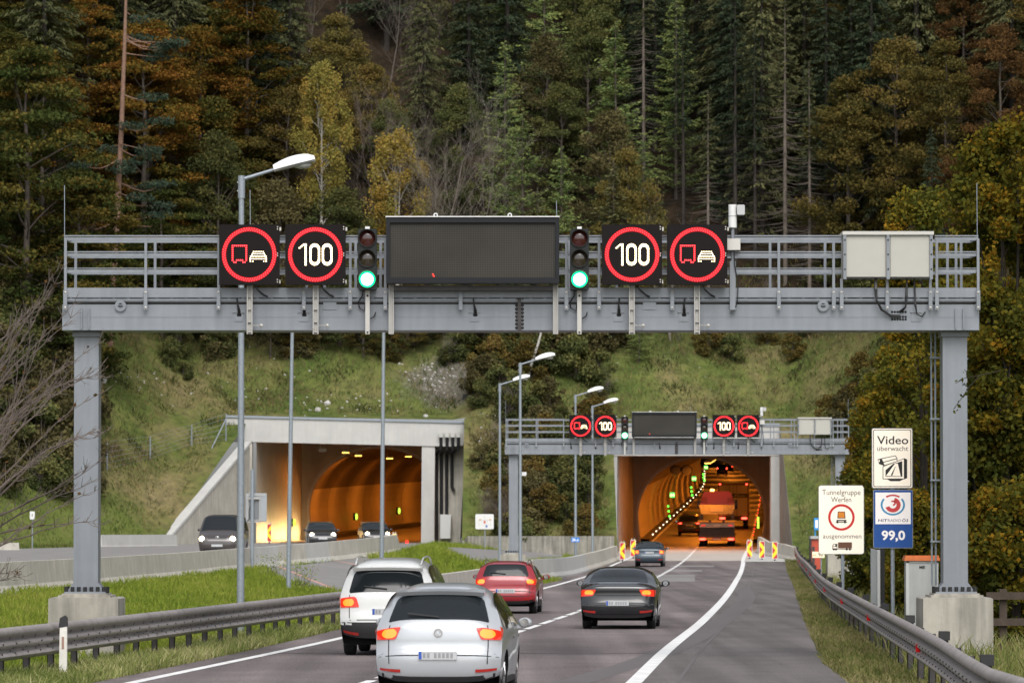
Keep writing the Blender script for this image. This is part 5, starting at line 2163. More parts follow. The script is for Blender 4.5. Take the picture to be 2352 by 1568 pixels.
street_lamp('tallest looking grey lamp post, rising above the near gantry at its left sign', 553, 405, 100, .05)
street_lamp('slim lamp post with its top hidden by the gantry, before the tunnel gallery wall', 671, 716, 158, .1, lean=-.12)
street_lamp('slim lamp post with its top hidden by the gantry, before the exit tunnel vault', 881, 722, 163, .1, lean=-.07)
street_lamp('lamp post just left of the far gantry column, lower of that pair', 1148, 881, 244, .2)
street_lamp('lamp post right in front of the far gantry column, higher of that pair', 1195, 834, 211, .05)
street_lamp('lamp post behind the leftmost sign of the far gantry', 1322, 907, 262, .15)
street_lamp('slimmest lamp post, behind the left 100 sign of the far gantry', 1361, 932, 285, .3)

# concrete barriers ----------------------------------------------------------
JERSEY = [(-.30, -.1), (-.30, .08), (-.18, .26), (-.11, .9), (.11, .9), (.18, .26), (.30, .08), (.30, -.1)]


def jersey(name, label, pts, group=None, hs=None, m=concrete, gap=.02, lift=True):
    """barrier run through points (X, Y, z)"""
    r = MB()
    P = []
    n = len(pts)
    for i, p in enumerate(pts):
        a, c = Vector(pts[max(i - 1, 0)]), Vector(pts[min(i + 1, n - 1)])
        d = (c - a).normalized()
        nr = Vector((d.y, -d.x, 0))
        hh = hs[i] if hs else 1.0
        q = Vector(p) + (d * gap if i == 0 else (-d * gap if i == n - 1 else Vector((0, 0, 0))))
        P.append([(q.x + nr.x * u, q.y + nr.y * u, q.z + (w * hh if w > .1 else w)) for u, w in JERSEY])
    r.grid(P)
    r.add(P[0], [tuple(range(8))])
    r.add(P[-1], [tuple(range(8))])
    o = r.build(name, m, None)
    return tag(o, label, 'concrete barrier', group)


def bpt(Y, dx=0): 
    X = smooth_at(Y, XB) + dx
    return (X, Y, gz(X + .3, Y) - .02)


XB = [p for p in XB]
jersey('concrete_barrier', 'long cast concrete barrier curving along the left carriageway behind the grass island', [bpt(Y) for Y in frange(62, 194, 4)], 'concrete barriers of the left carriageway')
cuts = [194, 199.5, 205, 210, 214.5, 219, 224, 229, 234]
nm = ['stained concrete barrier block next to the long cast barrier', 'concrete barrier block at the bend, second from the long cast barrier', 'concrete barrier block behind the second lamp post', 'pale concrete barrier block right of the second lamp post', 'concrete barrier block in front of the first dark oncoming car',
      'concrete barrier block between the two dark oncoming cars', 'concrete barrier block under the second dark oncoming car', 'concrete barrier block with a dark slot, before the tapered end']
for i, (a, c) in enumerate(zip(cuts, cuts[1:])):
    jersey('concrete_barrier', nm[i], [bpt(Y) for Y in frange(a, c, 1.5)], 'concrete barriers of the left carriageway', m=(conc_light if i in (1, 3) else concrete), gap=.015)
jersey('concrete_barrier', 'tapered end block of the barrier at the mouth of the exit tunnel', [bpt(234), bpt(237), bpt(240)], 'concrete barriers of the left carriageway', hs=[1, 1, .12], gap=.015)
# short block before the wing wall
A, B = G(235, 1270), G(404, 1270)
jersey('concrete_barrier', 'short concrete barrier at the foot of the wing wall', [(at(232, 0, 284).x, 284, 1.05), (at(405, 0, 296).x, 296, 1.05)], None, m=conc_light)
jersey('concrete_barrier', 'low concrete barrier end cut off by the left photo edge', [(at(-60, 0, 250).x, 250, .95), (at(46, 0, 252).x, 252, .95)], None, hs=[.7, .7])
# beside the right carriageway
q1 = [(xleft(Y) - 1.35, Y, hroad(Y)) for Y in frange(142, 176, 4)]
jersey('concrete_barrier', 'low concrete barrier behind the red car along the left edge of the road', q1, 'concrete barriers left of the right carriageway')
q1 = [(xleft(Y) - 1.35 - .012 * (Y - 176), Y, hroad(Y)) for Y in frange(176, 214, 4)]
jersey('concrete_barrier', 'concrete barrier with dark slots between the red car and the far gantry', q1, 'concrete barriers left of the right carriageway', hs=[1] * 8 + [1.0] * (len(q1) - 8))
q1 = [(interp(Y, [(216, xleft(214) - 2.0), (236, at(1302, 0, 236).x), (262, at(1345, 0, 262).x), (296, at(1412, 0, 296).x)]), Y, hroad(Y)) for Y in frange(217, 258, 4)]
jersey('concrete_barrier', 'concrete barrier leading up to the blue kilometre plate', q1, 'concrete barriers left of the right carriageway', m=conc_light)
q1 = [(interp(Y, [(236, at(1302, 0, 236).x), (262, at(1345, 0, 262).x), (296, at(1412, 0, 296).x)]), Y, hroad(Y)) for Y in frange(258, 296, 4)]
jersey('concrete_barrier', 'concrete barrier ending at the left pillar of the entry tunnel', q1, 'concrete barriers left of the right carriageway')
q1 = [(at(1742, 0, 318).x, 318, hroad(318)), (at(1765, 0, 309).x, 309, hroad(309)), (at(1800, 0, 302).x, 302, hroad(302)), (at(1824, 0, 296).x, 296, hroad(296))]
jersey('concrete_barrier', 'concrete barrier curving from the entry tunnel pillar to the guardrail', q1, None, hs=[1.2, 1, 1, .9])
# low weathered wall between the portals
b = MB()
P = []
for x, Y in ((1068, 303), (1075, 304), (1180, 304.5), (1300, 305), (1410, 306)):
    p = at(x, 0, Y)
    z1 = at(x, 1226, Y).z if x > 1070 else at(x, 1232, Y).z
    P.append([(p.x, Y, .6), (p.x, Y, z1 - .12), (p.x, Y + .4, z1 - .12), (p.x, Y + .4, .6)])
b.grid(P)
b.add(P[0], [(0, 1, 2, 3)])
tag(b.build('retaining_wall', conc_dark, None), 'low weathered retaining wall at the foot of the bushy bank between the tunnels', 'retaining wall')
b = MB()
b.prism([(0, 0), (.5, 0), (.5, 1.1), (0, 1.05)], 0, .6)

# chevron posts ---------------------------------------------------------------
chev_red = mat('chevron_red', (.45, .02, .03), .4)
chev_yel = mat('chevron_yellow', (.85, .62, .02), .4)


def clip_poly(poly, n, c):
    out = []
    for i in range(len(poly)):
        a, b_ = poly[i], poly[(i + 1) % len(poly)]
        da, db = a[0] * n[0] + a[1] * n[1] - c, b_[0] * n[0] + b_[1] * n[1] - c
        if da >= 0: out.append(a)
        if (da >= 0) != (db >= 0):
            t = da / (da - db)
            out.append((a[0] + (b_[0] - a[0]) * t, a[1] + (b_[1] - a[1]) * t))
    return out


def chevron(label, xpix, Y, sgn, zb=None, w=.17, hgt=1.05):
    X = (xpix - CX) * Y / F
    z = hroad(Y) if zb is None else zb
    t = thing('chevron_post', label, 'marker post', (X, Y, z), 0, 'red and yellow marker posts at the tunnel mouths')
    b = MB()
    b.cbox(-w, w, -.03, .03, .12, hgt + .12, .04)
    b.build('board', whitepaint, t)
    b = MB()
    b.box(-.05, .05, -.03, .03, -.05, .12)
    b.build('foot', raildark, t)
    b = MB()
    x0, x1, z0, z1 = -w + .025, w - .025, .15, hgt + .09
    b.flat([(x0, z0), (x1, z0), (x1, z1), (x0, z1)], -.034)
    b.build('red_face', chev_red, t)
    b = MB()
    if sgn is None:
        bands = []
    for k in range(5):
        c0 = -.3 + k * .60
        for half in (-1, 1):
            # arrow pointing sideways: lower and upper half of the board slant opposite ways
            zm = (z0 + z1) / 2
            lo, hi = (z0, zm) if half < 0 else (zm, z1)
            poly = [(x0, lo), (x1, lo), (x1, hi), (x0, hi)]
            s_ = 1.0 if (half * sgn) > 0 else -1.0
            # stripe: c0 <= (z - zm)*half*1 + s*x*... < c0 + .19
            n = (sgn * 1.25, half * 1.0)
            base = half * zm + 0
            poly = clip_poly(poly, n, c0 + half * zm - .25)
            poly = clip_poly(poly, (-n[0], -n[1]), -(c0 + .30 + half * zm - .25))
            if len(poly) > 2: b.flat(poly, -.038)
    b.build('yellow_stripes', chev_yel, t)
    b = MB()
    for sx in (-1, 1): b.tube([(sx * w * .5, 0, hgt + .12), (sx * w * .5, 0, hgt + .2)], .035, 8)
    b.build('warning_lamp', mat('warning_lamp_off', (.5, .45, .3), .3), t)
    return t


chevron('red and yellow marker post, outer of the two left of the entry tunnel mouth', 1429.5, 292, -1)
chevron('red and yellow marker post, inner of the two left of the entry tunnel mouth', 1454, 302, -1)
chevron('red and yellow marker post at the end of the right edge line, nearest the traffic', 1721, 300, -1)
chevron('red and yellow marker post in the middle of the three on the right shoulder', 1749.5, 297, 1)
chevron('red and yellow marker post nearest the right concrete barrier', 1779, 294, 1)
chevron('yellow marker post in front of the bright wall in the exit tunnel', 619, 318, -1, hleft(318), .15, 1.2)
chevron('yellow marker post behind the tapered end of the left barrier', 906, 262, -1, gz(-6.4, 262) + .15, .13, .6)

# signs -------------------------------------------------------------------------
sign_white = mat('sign_white_faint_glow', (.72, .66, .57), .4, emis=(1, .85, .66), es=.20)  # faint emission put into the sign white, though it is no lamp
sign_grey = mat('sign_back_grey', (.28, .29, .3), .5, metal=.3)
ink = mat('sign_ink_black', (.015, .013, .013), .5)
sign_red = mat('sign_red', (.55, .02, .02), .4)
sign_blue = mat('sign_blue', (.012, .07, .27), .4)
sign_orange = mat('sign_orange', (.65, .22, .02), .4)
sign_brown = mat('sign_brown', (.12, .05, .025), .5)
ring_red = mat('radio_ring_red', (.55, .05, .05), .4)
ring_blue = mat('radio_ring_blue', (.04, .25, .45), .4)


def rrect(b, x0, x1, z0, z1, r, y, y2=None):
    pts = []
    for cx, cz, a0 in ((x1 - r, z0 + r, -90), (x1 - r, z1 - r, 0), (x0 + r, z1 - r, 90), (x0 + r, z0 + r, 180)):
        for k in range(6):
            a = math.radians(a0 + 18 * k)
            pts.append((cx + r * math.cos(a), cz + r * math.sin(a)))
    if y2 is None: b.flat(pts, y)
    else: b.prism(pts, y, y2)


def post_pole(t, x, z0, z1, r=.045, y=.06):
    b = MB()
    b.tube([(x, y, z0), (x, y, z1)], r, 12)
    return b.build('post', galv, t, smooth=50)


# video warning with radio sign below, one pole
Yv = 106.0
SV = F / Yv
zv = lambda y: HC + (HOR - y) / SV
xv = lambda x: (x - 2050) / SV
t = thing('video_warning_sign', 'white Video überwacht sign with a camera pictogram on the pole left of the cabinet', 'road sign', ((2050 - CX) / SV, Yv, 0))
post_pole(t, 0, -.3, zv(990))
b = MB()
rrect(b, xv(2002), xv(2096), zv(1121), zv(983), .04, -.02, .01)
pn = b.build('panel', sign_grey, t)
b = MB()
rrect(b, xv(2003.5), xv(2094.5), zv(1119.5), zv(984.5), .035, -.022)
b.mi = 1
rrect(b, xv(2005.5), xv(2092.5), zv(1117.5), zv(986.5), .03, -.0225)
b.mi = 0
rrect(b, xv(2007.2), xv(2090.8), zv(1116), zv(988), .025, -.023)
b.mi = 1
b.text('Video', 0, zv(1019.5), 18.5 / SV, -.0235, 72 / SV, bold=.012)
b.text('überwacht', 0, zv(1035), 11 / SV, -.0235, 71 / SV)
# camera and screen pictogram
def PP(pl): return [((x - 2050) / SV, zv(y)) for x, y in pl]
def pz(x, y): return (3100 / 1 + x / 1.3866) * .5742, (1600 + y / 1.3866) * .5742
def Q(pl): return PP([pz(*q) for q in pl])
b.flat(Q([(596, 366), (716, 322), (732, 328), (732, 432), (717, 438), (596, 438)]), -.0236)
b.mi = 0
b.flat(Q([(600, 369), (714, 326), (714, 434), (600, 434)]), -.0238)
b.mi = 1
b.flat(Q([(612, 424), (612, 388), (655, 352), (705, 338), (705, 424)]), -.024)
b.mi = 0
b.flat(Q([(614, 420), (664, 352), (680, 350), (696, 421)]), -.0242)
b.mi = 1
b.flat(Q([(640, 418), (666, 368), (668, 368), (650, 418)]), -.0243)
b.flat(Q([(620, 438), (712, 438), (690, 449), (640, 449)]), -.0239)
b.flat(Q([(568, 328), (590, 322), (668, 306), (678, 322), (678, 340), (604, 364), (576, 354)]), -.0244)
b.mi = 0
b.flat(Q([(592, 326), (666, 310), (674, 322), (600, 342)]), -.0246)
b.flat(Q([(602, 346), (674, 327), (674, 338), (606, 360)]), -.0246)
b.flat(Q([(572, 332), (580, 330), (580, 342), (574, 344)]), -.0246)
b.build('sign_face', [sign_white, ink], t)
t2 = thing('radio_sign', 'white and blue HITRADIO 99,0 sign below the video sign', 'road sign', ((2050 - CX) / SV, Yv, zv(1258)))
zr = lambda y: zv(y) - zv(1258)
b = MB()
rrect(b, xv(2005), xv(2096), 0, zr(1124), .03, -.02, .01)
b.build('panel', sign_grey, t2)
sign_white2 = mat('sign_white_dim_glow', (.78, .74, .72), .4, emis=(1, .9, .85), es=.1)  # slight emission brightens this white beyond its own colour
sign_blue2 = mat('sign_blue_faint_glow', (.012, .065, .25), .4, emis=(.02, .1, .5), es=.05)  # slight emission put into the blue; the face has no lamp
b = MB()
rrect(b, xv(2006.2), xv(2094.8), zr(1256.7), zr(1125.5), .025, -.022)
b.mi = 1
b.flat([(xv(2010), zr(1203)), (xv(2091), zr(1203)), (xv(2091), zr(1130.5)), (xv(2010), zr(1130.5))], -.0225)
b.text('99,0', xv(2051), zr(1238.5), 20.5 / SV, -.023, 54 / SV, bold=.03)
b.mi = 3
def arc(cx, cy, r1, r2, a0, a1, sy=.86, y=-.0232):
    n = 24
    A, B = [], []
    for k in range(n + 1):
        a = math.radians(a0 + (a1 - a0) * k / n)
        A.append((xv(cx + r1 * math.cos(a)), y, zr(cy - r1 * sy * math.sin(a))))
        B.append((xv(cx + r2 * math.cos(a)), y, zr(cy - r2 * sy * math.sin(a))))
    b.grid([A, B])
arc(2050, 1159, 28, 23.5, 142, 398 - 0)
b.mi = 2
arc(2050, 1159, 28, 23.5, 54, 126)
arc(2050, 1159, 18, 8.5, -160, 75, .95)
arc(2050, 1155, 7, 3.0, -90, 130, .9)
b.mi = 4
b.text('HIT', xv(2026.5), zr(1197.5), 6.2 / SV, -.0232, 21 / SV, bold=.02, slant=.15)
b.text('RADIO', xv(2053), zr(1197.5), 6.2 / SV, -.0232, 30 / SV, slant=.15)
b.text('Ö3', xv(2077.5), zr(1197.5), 6.2 / SV, -.0232, 14 / SV, bold=.02, slant=.15)
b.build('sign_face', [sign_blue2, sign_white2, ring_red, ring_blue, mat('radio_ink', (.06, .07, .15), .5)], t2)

# tunnel group sign
Yt = 136.0
ST_ = F / Yt
zt_ = lambda y: HC + (HOR - y) / ST_
xt_ = lambda x: (x - 1931.5) / ST_
t = thing('tunnel_group_sign', 'white Tunnelgruppe Werfen sign with a ringed tank lorry symbol', 'road sign', ((1931.5 - CX) / ST_, Yt, 0))
post_pole(t, xt_(1935), -.3, zt_(1120), .05)
b = MB()
rrect(b, xt_(1879.5), xt_(1984), zt_(1272), zt_(1114), .07, -.02, .01)
pn = b.build('panel', sign_grey, t)
b = MB()
rrect(b, xt_(1880.5), xt_(1983), zt_(1271), zt_(1115), .065, -.022)
b.mi = 1
b.text('Tunnelgruppe', xt_(1932), zt_(1136), 12.5 / ST_, -.023, 88 / ST_)
b.text('Werfen', xt_(1931.5), zt_(1152.5), 12 / ST_, -.023, 46 / ST_)
b.text('ausgenommen', xt_(1933.5), zt_(1235.5), 10.5 / ST_, -.023, 88 / ST_)
b.mi = 2
b.disc(xt_(1932), zt_(1187.5), -.0232, 30.5 / ST_, 48, 25 / ST_)
b.mi = 1
for x0, x1, y0, y1 in ((1922.5, 1941.5, 1174, 1190), (1920.5, 1943.5, 1193, 1196), (1919, 1945, 1197.5, 1199.5), (1921, 1925, 1196, 1201), (1938, 1942, 1196, 1201)):
    b.flat([(xt_(x0), zt_(y1)), (xt_(x1), zt_(y1)), (xt_(x1 - (1.5 if y0 == 1174 else 0)), zt_(y0)), (xt_(x0 + (1.5 if y0 == 1174 else 0)), zt_(y0))], -.0234)
b.mi = 3
b.flat([(xt_(1924.5), zt_(1188.5)), (xt_(1939.5), zt_(1188.5)), (xt_(1938.5), zt_(1175.5)), (xt_(1925.5), zt_(1175.5))], -.0236)
b.mi = 4
b.flat([(xt_(1924), zt_(1258.5)), (xt_(1956), zt_(1258.5)), (xt_(1956), zt_(1244.5)), (xt_(1924), zt_(1244.5))], -.0234)
b.mi = 1
b.flat([(xt_(1911), zt_(1260)), (xt_(1911), zt_(1252)), (xt_(1914), zt_(1248)), (xt_(1922.5), zt_(1248)), (xt_(1922.5), zt_(1260))], -.0234)
b.flat([(xt_(1911), zt_(1261)), (xt_(1956), zt_(1261)), (xt_(1956), zt_(1259.6)), (xt_(1911), zt_(1259.6))], -.0235)
b.mi = 0
b.flat([(xt_(1912.3), zt_(1253.5)), (xt_(1914.6), zt_(1249.5)), (xt_(1917.5), zt_(1249.5)), (xt_(1917.5), zt_(1253.5))], -.0236)
b.flat([(xt_(1912.3), zt_(1258.5)), (xt_(1912.3), zt_(1255)), (xt_(1921), zt_(1255)), (xt_(1921), zt_(1258.5))], -.0236)
b.mi = 1
for x in (1914.5, 1919.5, 1944, 1951): b.disc(xt_(x), zt_(1260.5), -.0238, 2.6 / ST_, 12)
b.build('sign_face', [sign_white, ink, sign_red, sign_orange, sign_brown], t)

# small yellowish plate "BW 90"
Y = 205.0
s_ = F / Y
t = thing('distance_plate', 'small cream plate lettered BW 90 below the edge of the tunnel group sign', 'sign', ((1879 - CX) / s_, Y, 0))
zz = HC + (HOR - 1280) / s_
post_pole(t, .12, -.2, zz + .1, .03)
b = MB()
b.box(-14 / s_, 14 / s_, -.02, .01, zz, zz + 14 / s_)
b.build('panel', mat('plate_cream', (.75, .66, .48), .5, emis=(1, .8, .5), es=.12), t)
b = MB()
b.text('90', 5 / s_, zz + 3.4 / s_, 7.5 / s_, -.022, 11 / s_, bold=.01)
b.mi = 1
b.text('BW', -8 / s_, zz + 3.4 / s_, 4.5 / s_, -.022, 8 / s_)
b.build('lettering', [ink, sign_orange], t)

# emergency phone booth
Y = 218.0
s_ = F / Y
t = thing('emergency_phone_booth', 'orange red emergency phone booth half hidden behind the tunnel group sign', 'phone booth', ((1872 - CX) / s_, Y, 0))
b = MB()
b.box(-9 / s_, 14 / s_, 0, 1.0, .05, 1.85)
b.build('cabin', mat('booth_red', (.42, .06, .03), .4), t)
b = MB()
b.box(-11 / s_, 16 / s_, -.12, 1.1, 1.85, 1.98)
b.build('roof', mat('booth_roof', (.35, .35, .35), .5), t)
b = MB()
b.box(-11 / s_, -8.6 / s_, -.06, 1.0, .0, 1.85)
b.box(-7 / s_, -1.5 / s_, -.03, -.01, .3, 1.5)
b.build('door_frame', raildark, t)
b = MB()
b.box(-3 / s_, 8 / s_, -.04, .0, 2.25, 2.8)
b.tube([(0, .05, 1.9), (0, .05, 2.8)], .03, 6)
sg = b.build('phone_sign', mat('sign_bright_blue', (.02, .25, .6), .4), t)
b = MB()
b.box(0 / s_, 6 / s_, -.05, -.041, 2.35, 2.7)
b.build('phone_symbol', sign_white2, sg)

# cabinet with orange roof
Y = 95.0
s_ = F / Y
t = thing('roadside_cabinet', 'grey roadside switch cabinet with an orange lid and the letters ME', 'equipment cabinet', ((2117 - CX) / s_, Y, 0))
zc_ = lambda y: HC + (HOR - y) / s_
w = 36 / s_
b = MB()
b.box(-w, w, 0, .5, -.2, zc_(1287))
cb1 = b.build('body', mat('cabinet_grey', (.34, .35, .34), .5, var=.06, vs=3, streak=.12), t)
b = MB()
b.box(-w - .01, -w + .05, -.012, 0, -.1, zc_(1288))
b.box(w - .05, w + .01, -.012, 0, -.1, zc_(1288))
b.box(-w, w, -.012, 0, zc_(1292), zc_(1287.5))
b.box(-w, w, -.006, 0, zc_(1416), zc_(1413))
b.build('frame', mat('cabinet_edge', (.42, .43, .42), .5), cb1)
b = MB()
b.box(-w - .04, w + .04, -.05, .56, zc_(1287), zc_(1280))
b.box(-w - .02, w + .02, -.02, .52, zc_(1280), zc_(1275))
b.build('lid', mat('lid_orange', (.50, .13, .03), .5, var=.15, vs=6), t)
b = MB()
b.text('ME', 0, zc_(1304), 5.5 / s_, -.014, 13 / s_, bold=.03)
b.build('lettering', ink, cb1)
b = MB()
b.box(w - .1, w - .07, -.04, -.012, zc_(1365), zc_(1345))
b.build('handle', raildark, cb1)

# perforated side panel and dark post behind the guardrail
Y = 112.0
s_ = F / Y
t = thing('roadside_screen', 'tall narrow grey metal panel on a dark post behind the guardrail', 'screen', ((2016 - CX) / s_, Y, 0))
zc_ = lambda y: HC + (HOR - y) / s_
b = MB()
b.prism([(-17 / s_, zc_(1400)), (-2 / s_, zc_(1415)), (-2 / s_, zc_(1262)), (-17 / s_, zc_(1258))], 0, .05)
b.build('side_panel', mat('perforated_grey', (.26, .27, .28), .5, metal=.4, var=.1, vs=30), t)
b = MB()
b.box(-2 / s_, 4.5 / s_, -.04, .4, zc_(1425), zc_(1262))
b.build('edge', mat('panel_edge', (.5, .5, .5), .4, metal=.4), t)
b = MB()
b.box(5 / s_, 16 / s_, .1, .3, -.2, zc_(1258))
b.build('dark_post', black, t)

# blue kilometre plate
Y = 258.0
s_ = F / Y
t = thing('kilometre_plate', 'small blue kilometre plate reading 36,0 on the left concrete barrier', 'sign', ((1321.5 - CX) / s_, Y, 0))
zz = HC + (HOR - 1244) / s_
post_pole(t, 0, .1, zz + .02, .03)
b = MB()
b.box(-9.5 / s_, 9.5 / s_, -.02, .01, zz, zz + 10.5 / s_)
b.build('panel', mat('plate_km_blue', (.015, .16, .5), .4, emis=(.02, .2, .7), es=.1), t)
b = MB()
b.text('36,', -2.5 / s_, zz + 2.6 / s_, 5.8 / s_, -.022, 9.5 / s_, bold=.02)
b.text('0', 5.4 / s_, zz + 2.6 / s_, 4.3 / s_, -.022, 3.6 / s_, bold=.02)
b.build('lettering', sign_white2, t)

# map board
Y = 296.0
s_ = F / Y
t = thing('map_board', 'white board with a small coloured route map on a thin post beside the exit tunnel', 'information board', ((1113 - CX) / s_, Y, gz((1113 - CX) / s_, Y)))
z0 = t.location.z
zz = lambda y: HC + (HOR - y) / s_ - z0
post_pole(t, .02, -.2, zz(1185), .04)
b = MB()
b.cbox(-21 / s_, 21 / s_, -.03, .01, zz(1214.5), zz(1180), .05)
b.build('panel', whitepaint, t)
b = MB()
for (x, y, w, h_, mi) in ((1113, 1198.5, 2.2, 3, 0), (1117.5, 1208, 2.2, 2.4, 1), (1103, 1193, 2.5, 1.4, 2), (1126, 1193, 2.5, 1.4, 2), (1113, 1189, .4, 6, 3), (1113, 1194, 14, .35, 3), (1100, 1202, .35, 7, 3), (1127, 1202, .35, 7, 3), (1113, 1205, 11, .3, 3), (1107, 1198, .35, 3, 3), (1119, 1198, .3, 6, 3)):
    b.mi = mi
    b.box((x - 1113 - w) / s_, (x - 1113 + w) / s_, -.036, -.031, zz(y + h_ / 1), zz(y - h_ / 1))
b.build('route_map', [mat('map_red', (.5, .1, .05), .5), mat('map_blue', (.08, .15, .4), .5), mat('map_orange', (.55, .3, .12), .5), mat('map_grey', (.45, .44, .42), .5)], t)

# rear of a sign on a post at the bend
Y = 196.0
s_ = F / Y
X = (587 - CX) / s_
t = thing('road_sign', 'grey back of a sign with brackets on a post in front of the exit tunnel', 'road sign', (X, Y, gz(X, Y) - .02))
z0 = t.location.z
zz = lambda y: HC + (HOR - y) / s_ - z0
b = MB()
b.tube([(-7 / s_, -.1, -.3), (-7 / s_, -.1, zz(1078))], .075, 12)
b.build('post', galv, t, smooth=50)
b = MB()
b.cbox(-22 / s_, 26 / s_, 0, .08, zz(1198), zz(1132), .03)
b.build('panel', mat('sign_back_steel', (.30, .32, .34), .45, metal=.3, var=.06), t)
b = MB()
for yy in (1137, 1194): b.box(-20 / s_, 22 / s_, -.03, 0, zz(yy + 1), zz(yy - 1))
for xx in (-17, 10): b.box(xx / s_ - .02, xx / s_ + .02, -.035, -.03, zz(1196), zz(1134))
b.box(-15 / s_, 9 / s_, -.15, -.03, zz(1146), zz(1142.5))
b.box(-15 / s_, 9 / s_, -.15, -.03, zz(1199), zz(1197))
b.build('bracket', channel, t)
b = MB()
b.box(-16 / s_, 8 / s_, -.028, -.001, zz(1192), zz(1148))
b.build('control_box', mat('control_box_dark', (.14, .15, .16), .5), t)
b = MB()
b.tube([(-10 / s_, -.05, zz(1160)), (-15 / s_, -.05, zz(1172)), (-14 / s_, -.05, zz(1190)), (-18 / s_, -.05, zz(1196))], .015, 5)
b.build('cable', black, t)

# thin post sign far left
Y = 268.0
s_ = F / Y
X = (75 - CX) / s_
t = thing('small_sign', 'small white plate on a thin post on the grassy slope at the far left', 'sign', (X, Y, gz(X, Y)))
z0 = t.location.z
zz = lambda y: HC + (HOR - y) / s_ - z0
post_pole(t, 0, -.3, zz(1174), .035)
b = MB()
b.box(-5.5 / s_, 5.5 / s_, -.03, .01, zz(1192), zz(1174))
b.build('panel', whitepaint, t)
b = MB()
b.box(-1.5 / s_, 1.5 / s_, -.036, -.031, zz(1186), zz(1179))
b.build('symbol', sign_grey, t)
# little white box on the column-side lamp
Y = 212.0
p = at(1203, 1088, Y)
t = thing('camera_box', 'small white camera housing on the lamp post before the far gantry column', 'camera', (p.x, Y, p.z))
b = MB()
b.cbox(-.12, .12, -.2, .2, -.08, .09, .03)
b.build('housing', whitepaint, t)
b = MB()
b.box(-.18, -.1, -.03, .03, -.02, .03)
b.build('bracket', raildark, t)
# small white plate by the oncoming cars
p = at(1555 * 0 + 902, 1208, 262)
# wire fence on the left slope
t = thing('wire_fence', 'thin wire fence with grey posts running up the slope left of the tunnel', 'fence', (0, 0, 0))
fp = []
for x, yb, yt in ((150, 1072, 1018), (246, 1078, 1014), (345, 1055, 1002), (440, 1022, 976), (519, 1012, 950)):
    q = G(x, yb, terr)
    zt = HC + (HOR - yt) * q.y / F
    b = MB()
    b.tube([(q.x, q.y, q.z - .3), (q.x, q.y, zt)], .045, 8)
    b.build('fence_post', galv, t)
    fp.append((q, zt))
b = MB()
for (a, za), (c, zc2) in zip(fp, fp[1:]):
    for k in range(6):
        f = k / 5
        b.tube([(a.x, a.y, a.z + .1 + (za - a.z - .1) * f), (c.x, c.y, c.z + .1 + (zc2 - c.z - .1) * f)], .009, 4, False)
b.build('wire', galv, t)
b = MB()
q, zt = fp[-1]
e = G(484, 1030, terr)
b.tube([(e.x, e.y, e.z - .1), (q.x, q.y, zt - .35)], .04, 8)
b.build('brace', galv, t)
# wooden fence behind the right column
wood = mat('weathered_wood', (.05, .035, .025), .85, var=.3, vs=6)
t = thing('wooden_fence', 'dark wooden rail fence behind the right foundation of the near gantry', 'fence', (0, 0, 0))
for x in (2302, 2430):
    X = (x - CX) * 92 / F
    b = MB()
    b.box(X - .07, X + .07, 91.9, 92.05, -.3, 1.15)
    b.build('fence_post', wood, t)
b = MB()
for z in (.45, .95): b.box((2262 - CX) * 92 / F, (2480 - CX) * 92 / F, 91.8, 91.86, z, z + .14)
b.build('fence_rail', wood, t)
# ---------------------------------------------------------------- vegetation
rng = np.random.default_rng(11)
bark = mat('bark_grey_brown', (.085, .068, .055), .9, var=.3, vs=5)
bark_red = mat('bark_reddish', (.19, .11, .075), .9, var=.25, vs=4)
bark_dark = mat('bark_dark', (.035, .028, .023), .9, var=.3, vs=4)
bark_birch = mat('bark_birch_white', (.42, .40, .36), .8, var=.2, vs=2.5)
bark_pale = mat('bark_pale_dead', (.14, .115, .095), .9, var=.3, vs=2)
twig_m = mat('twig_brown', (.10, .078, .065), .9, var=.25, vs=4)
twig_grey = mat('twig_grey', (.17, .145, .12), .9, var=.25, vs=4)

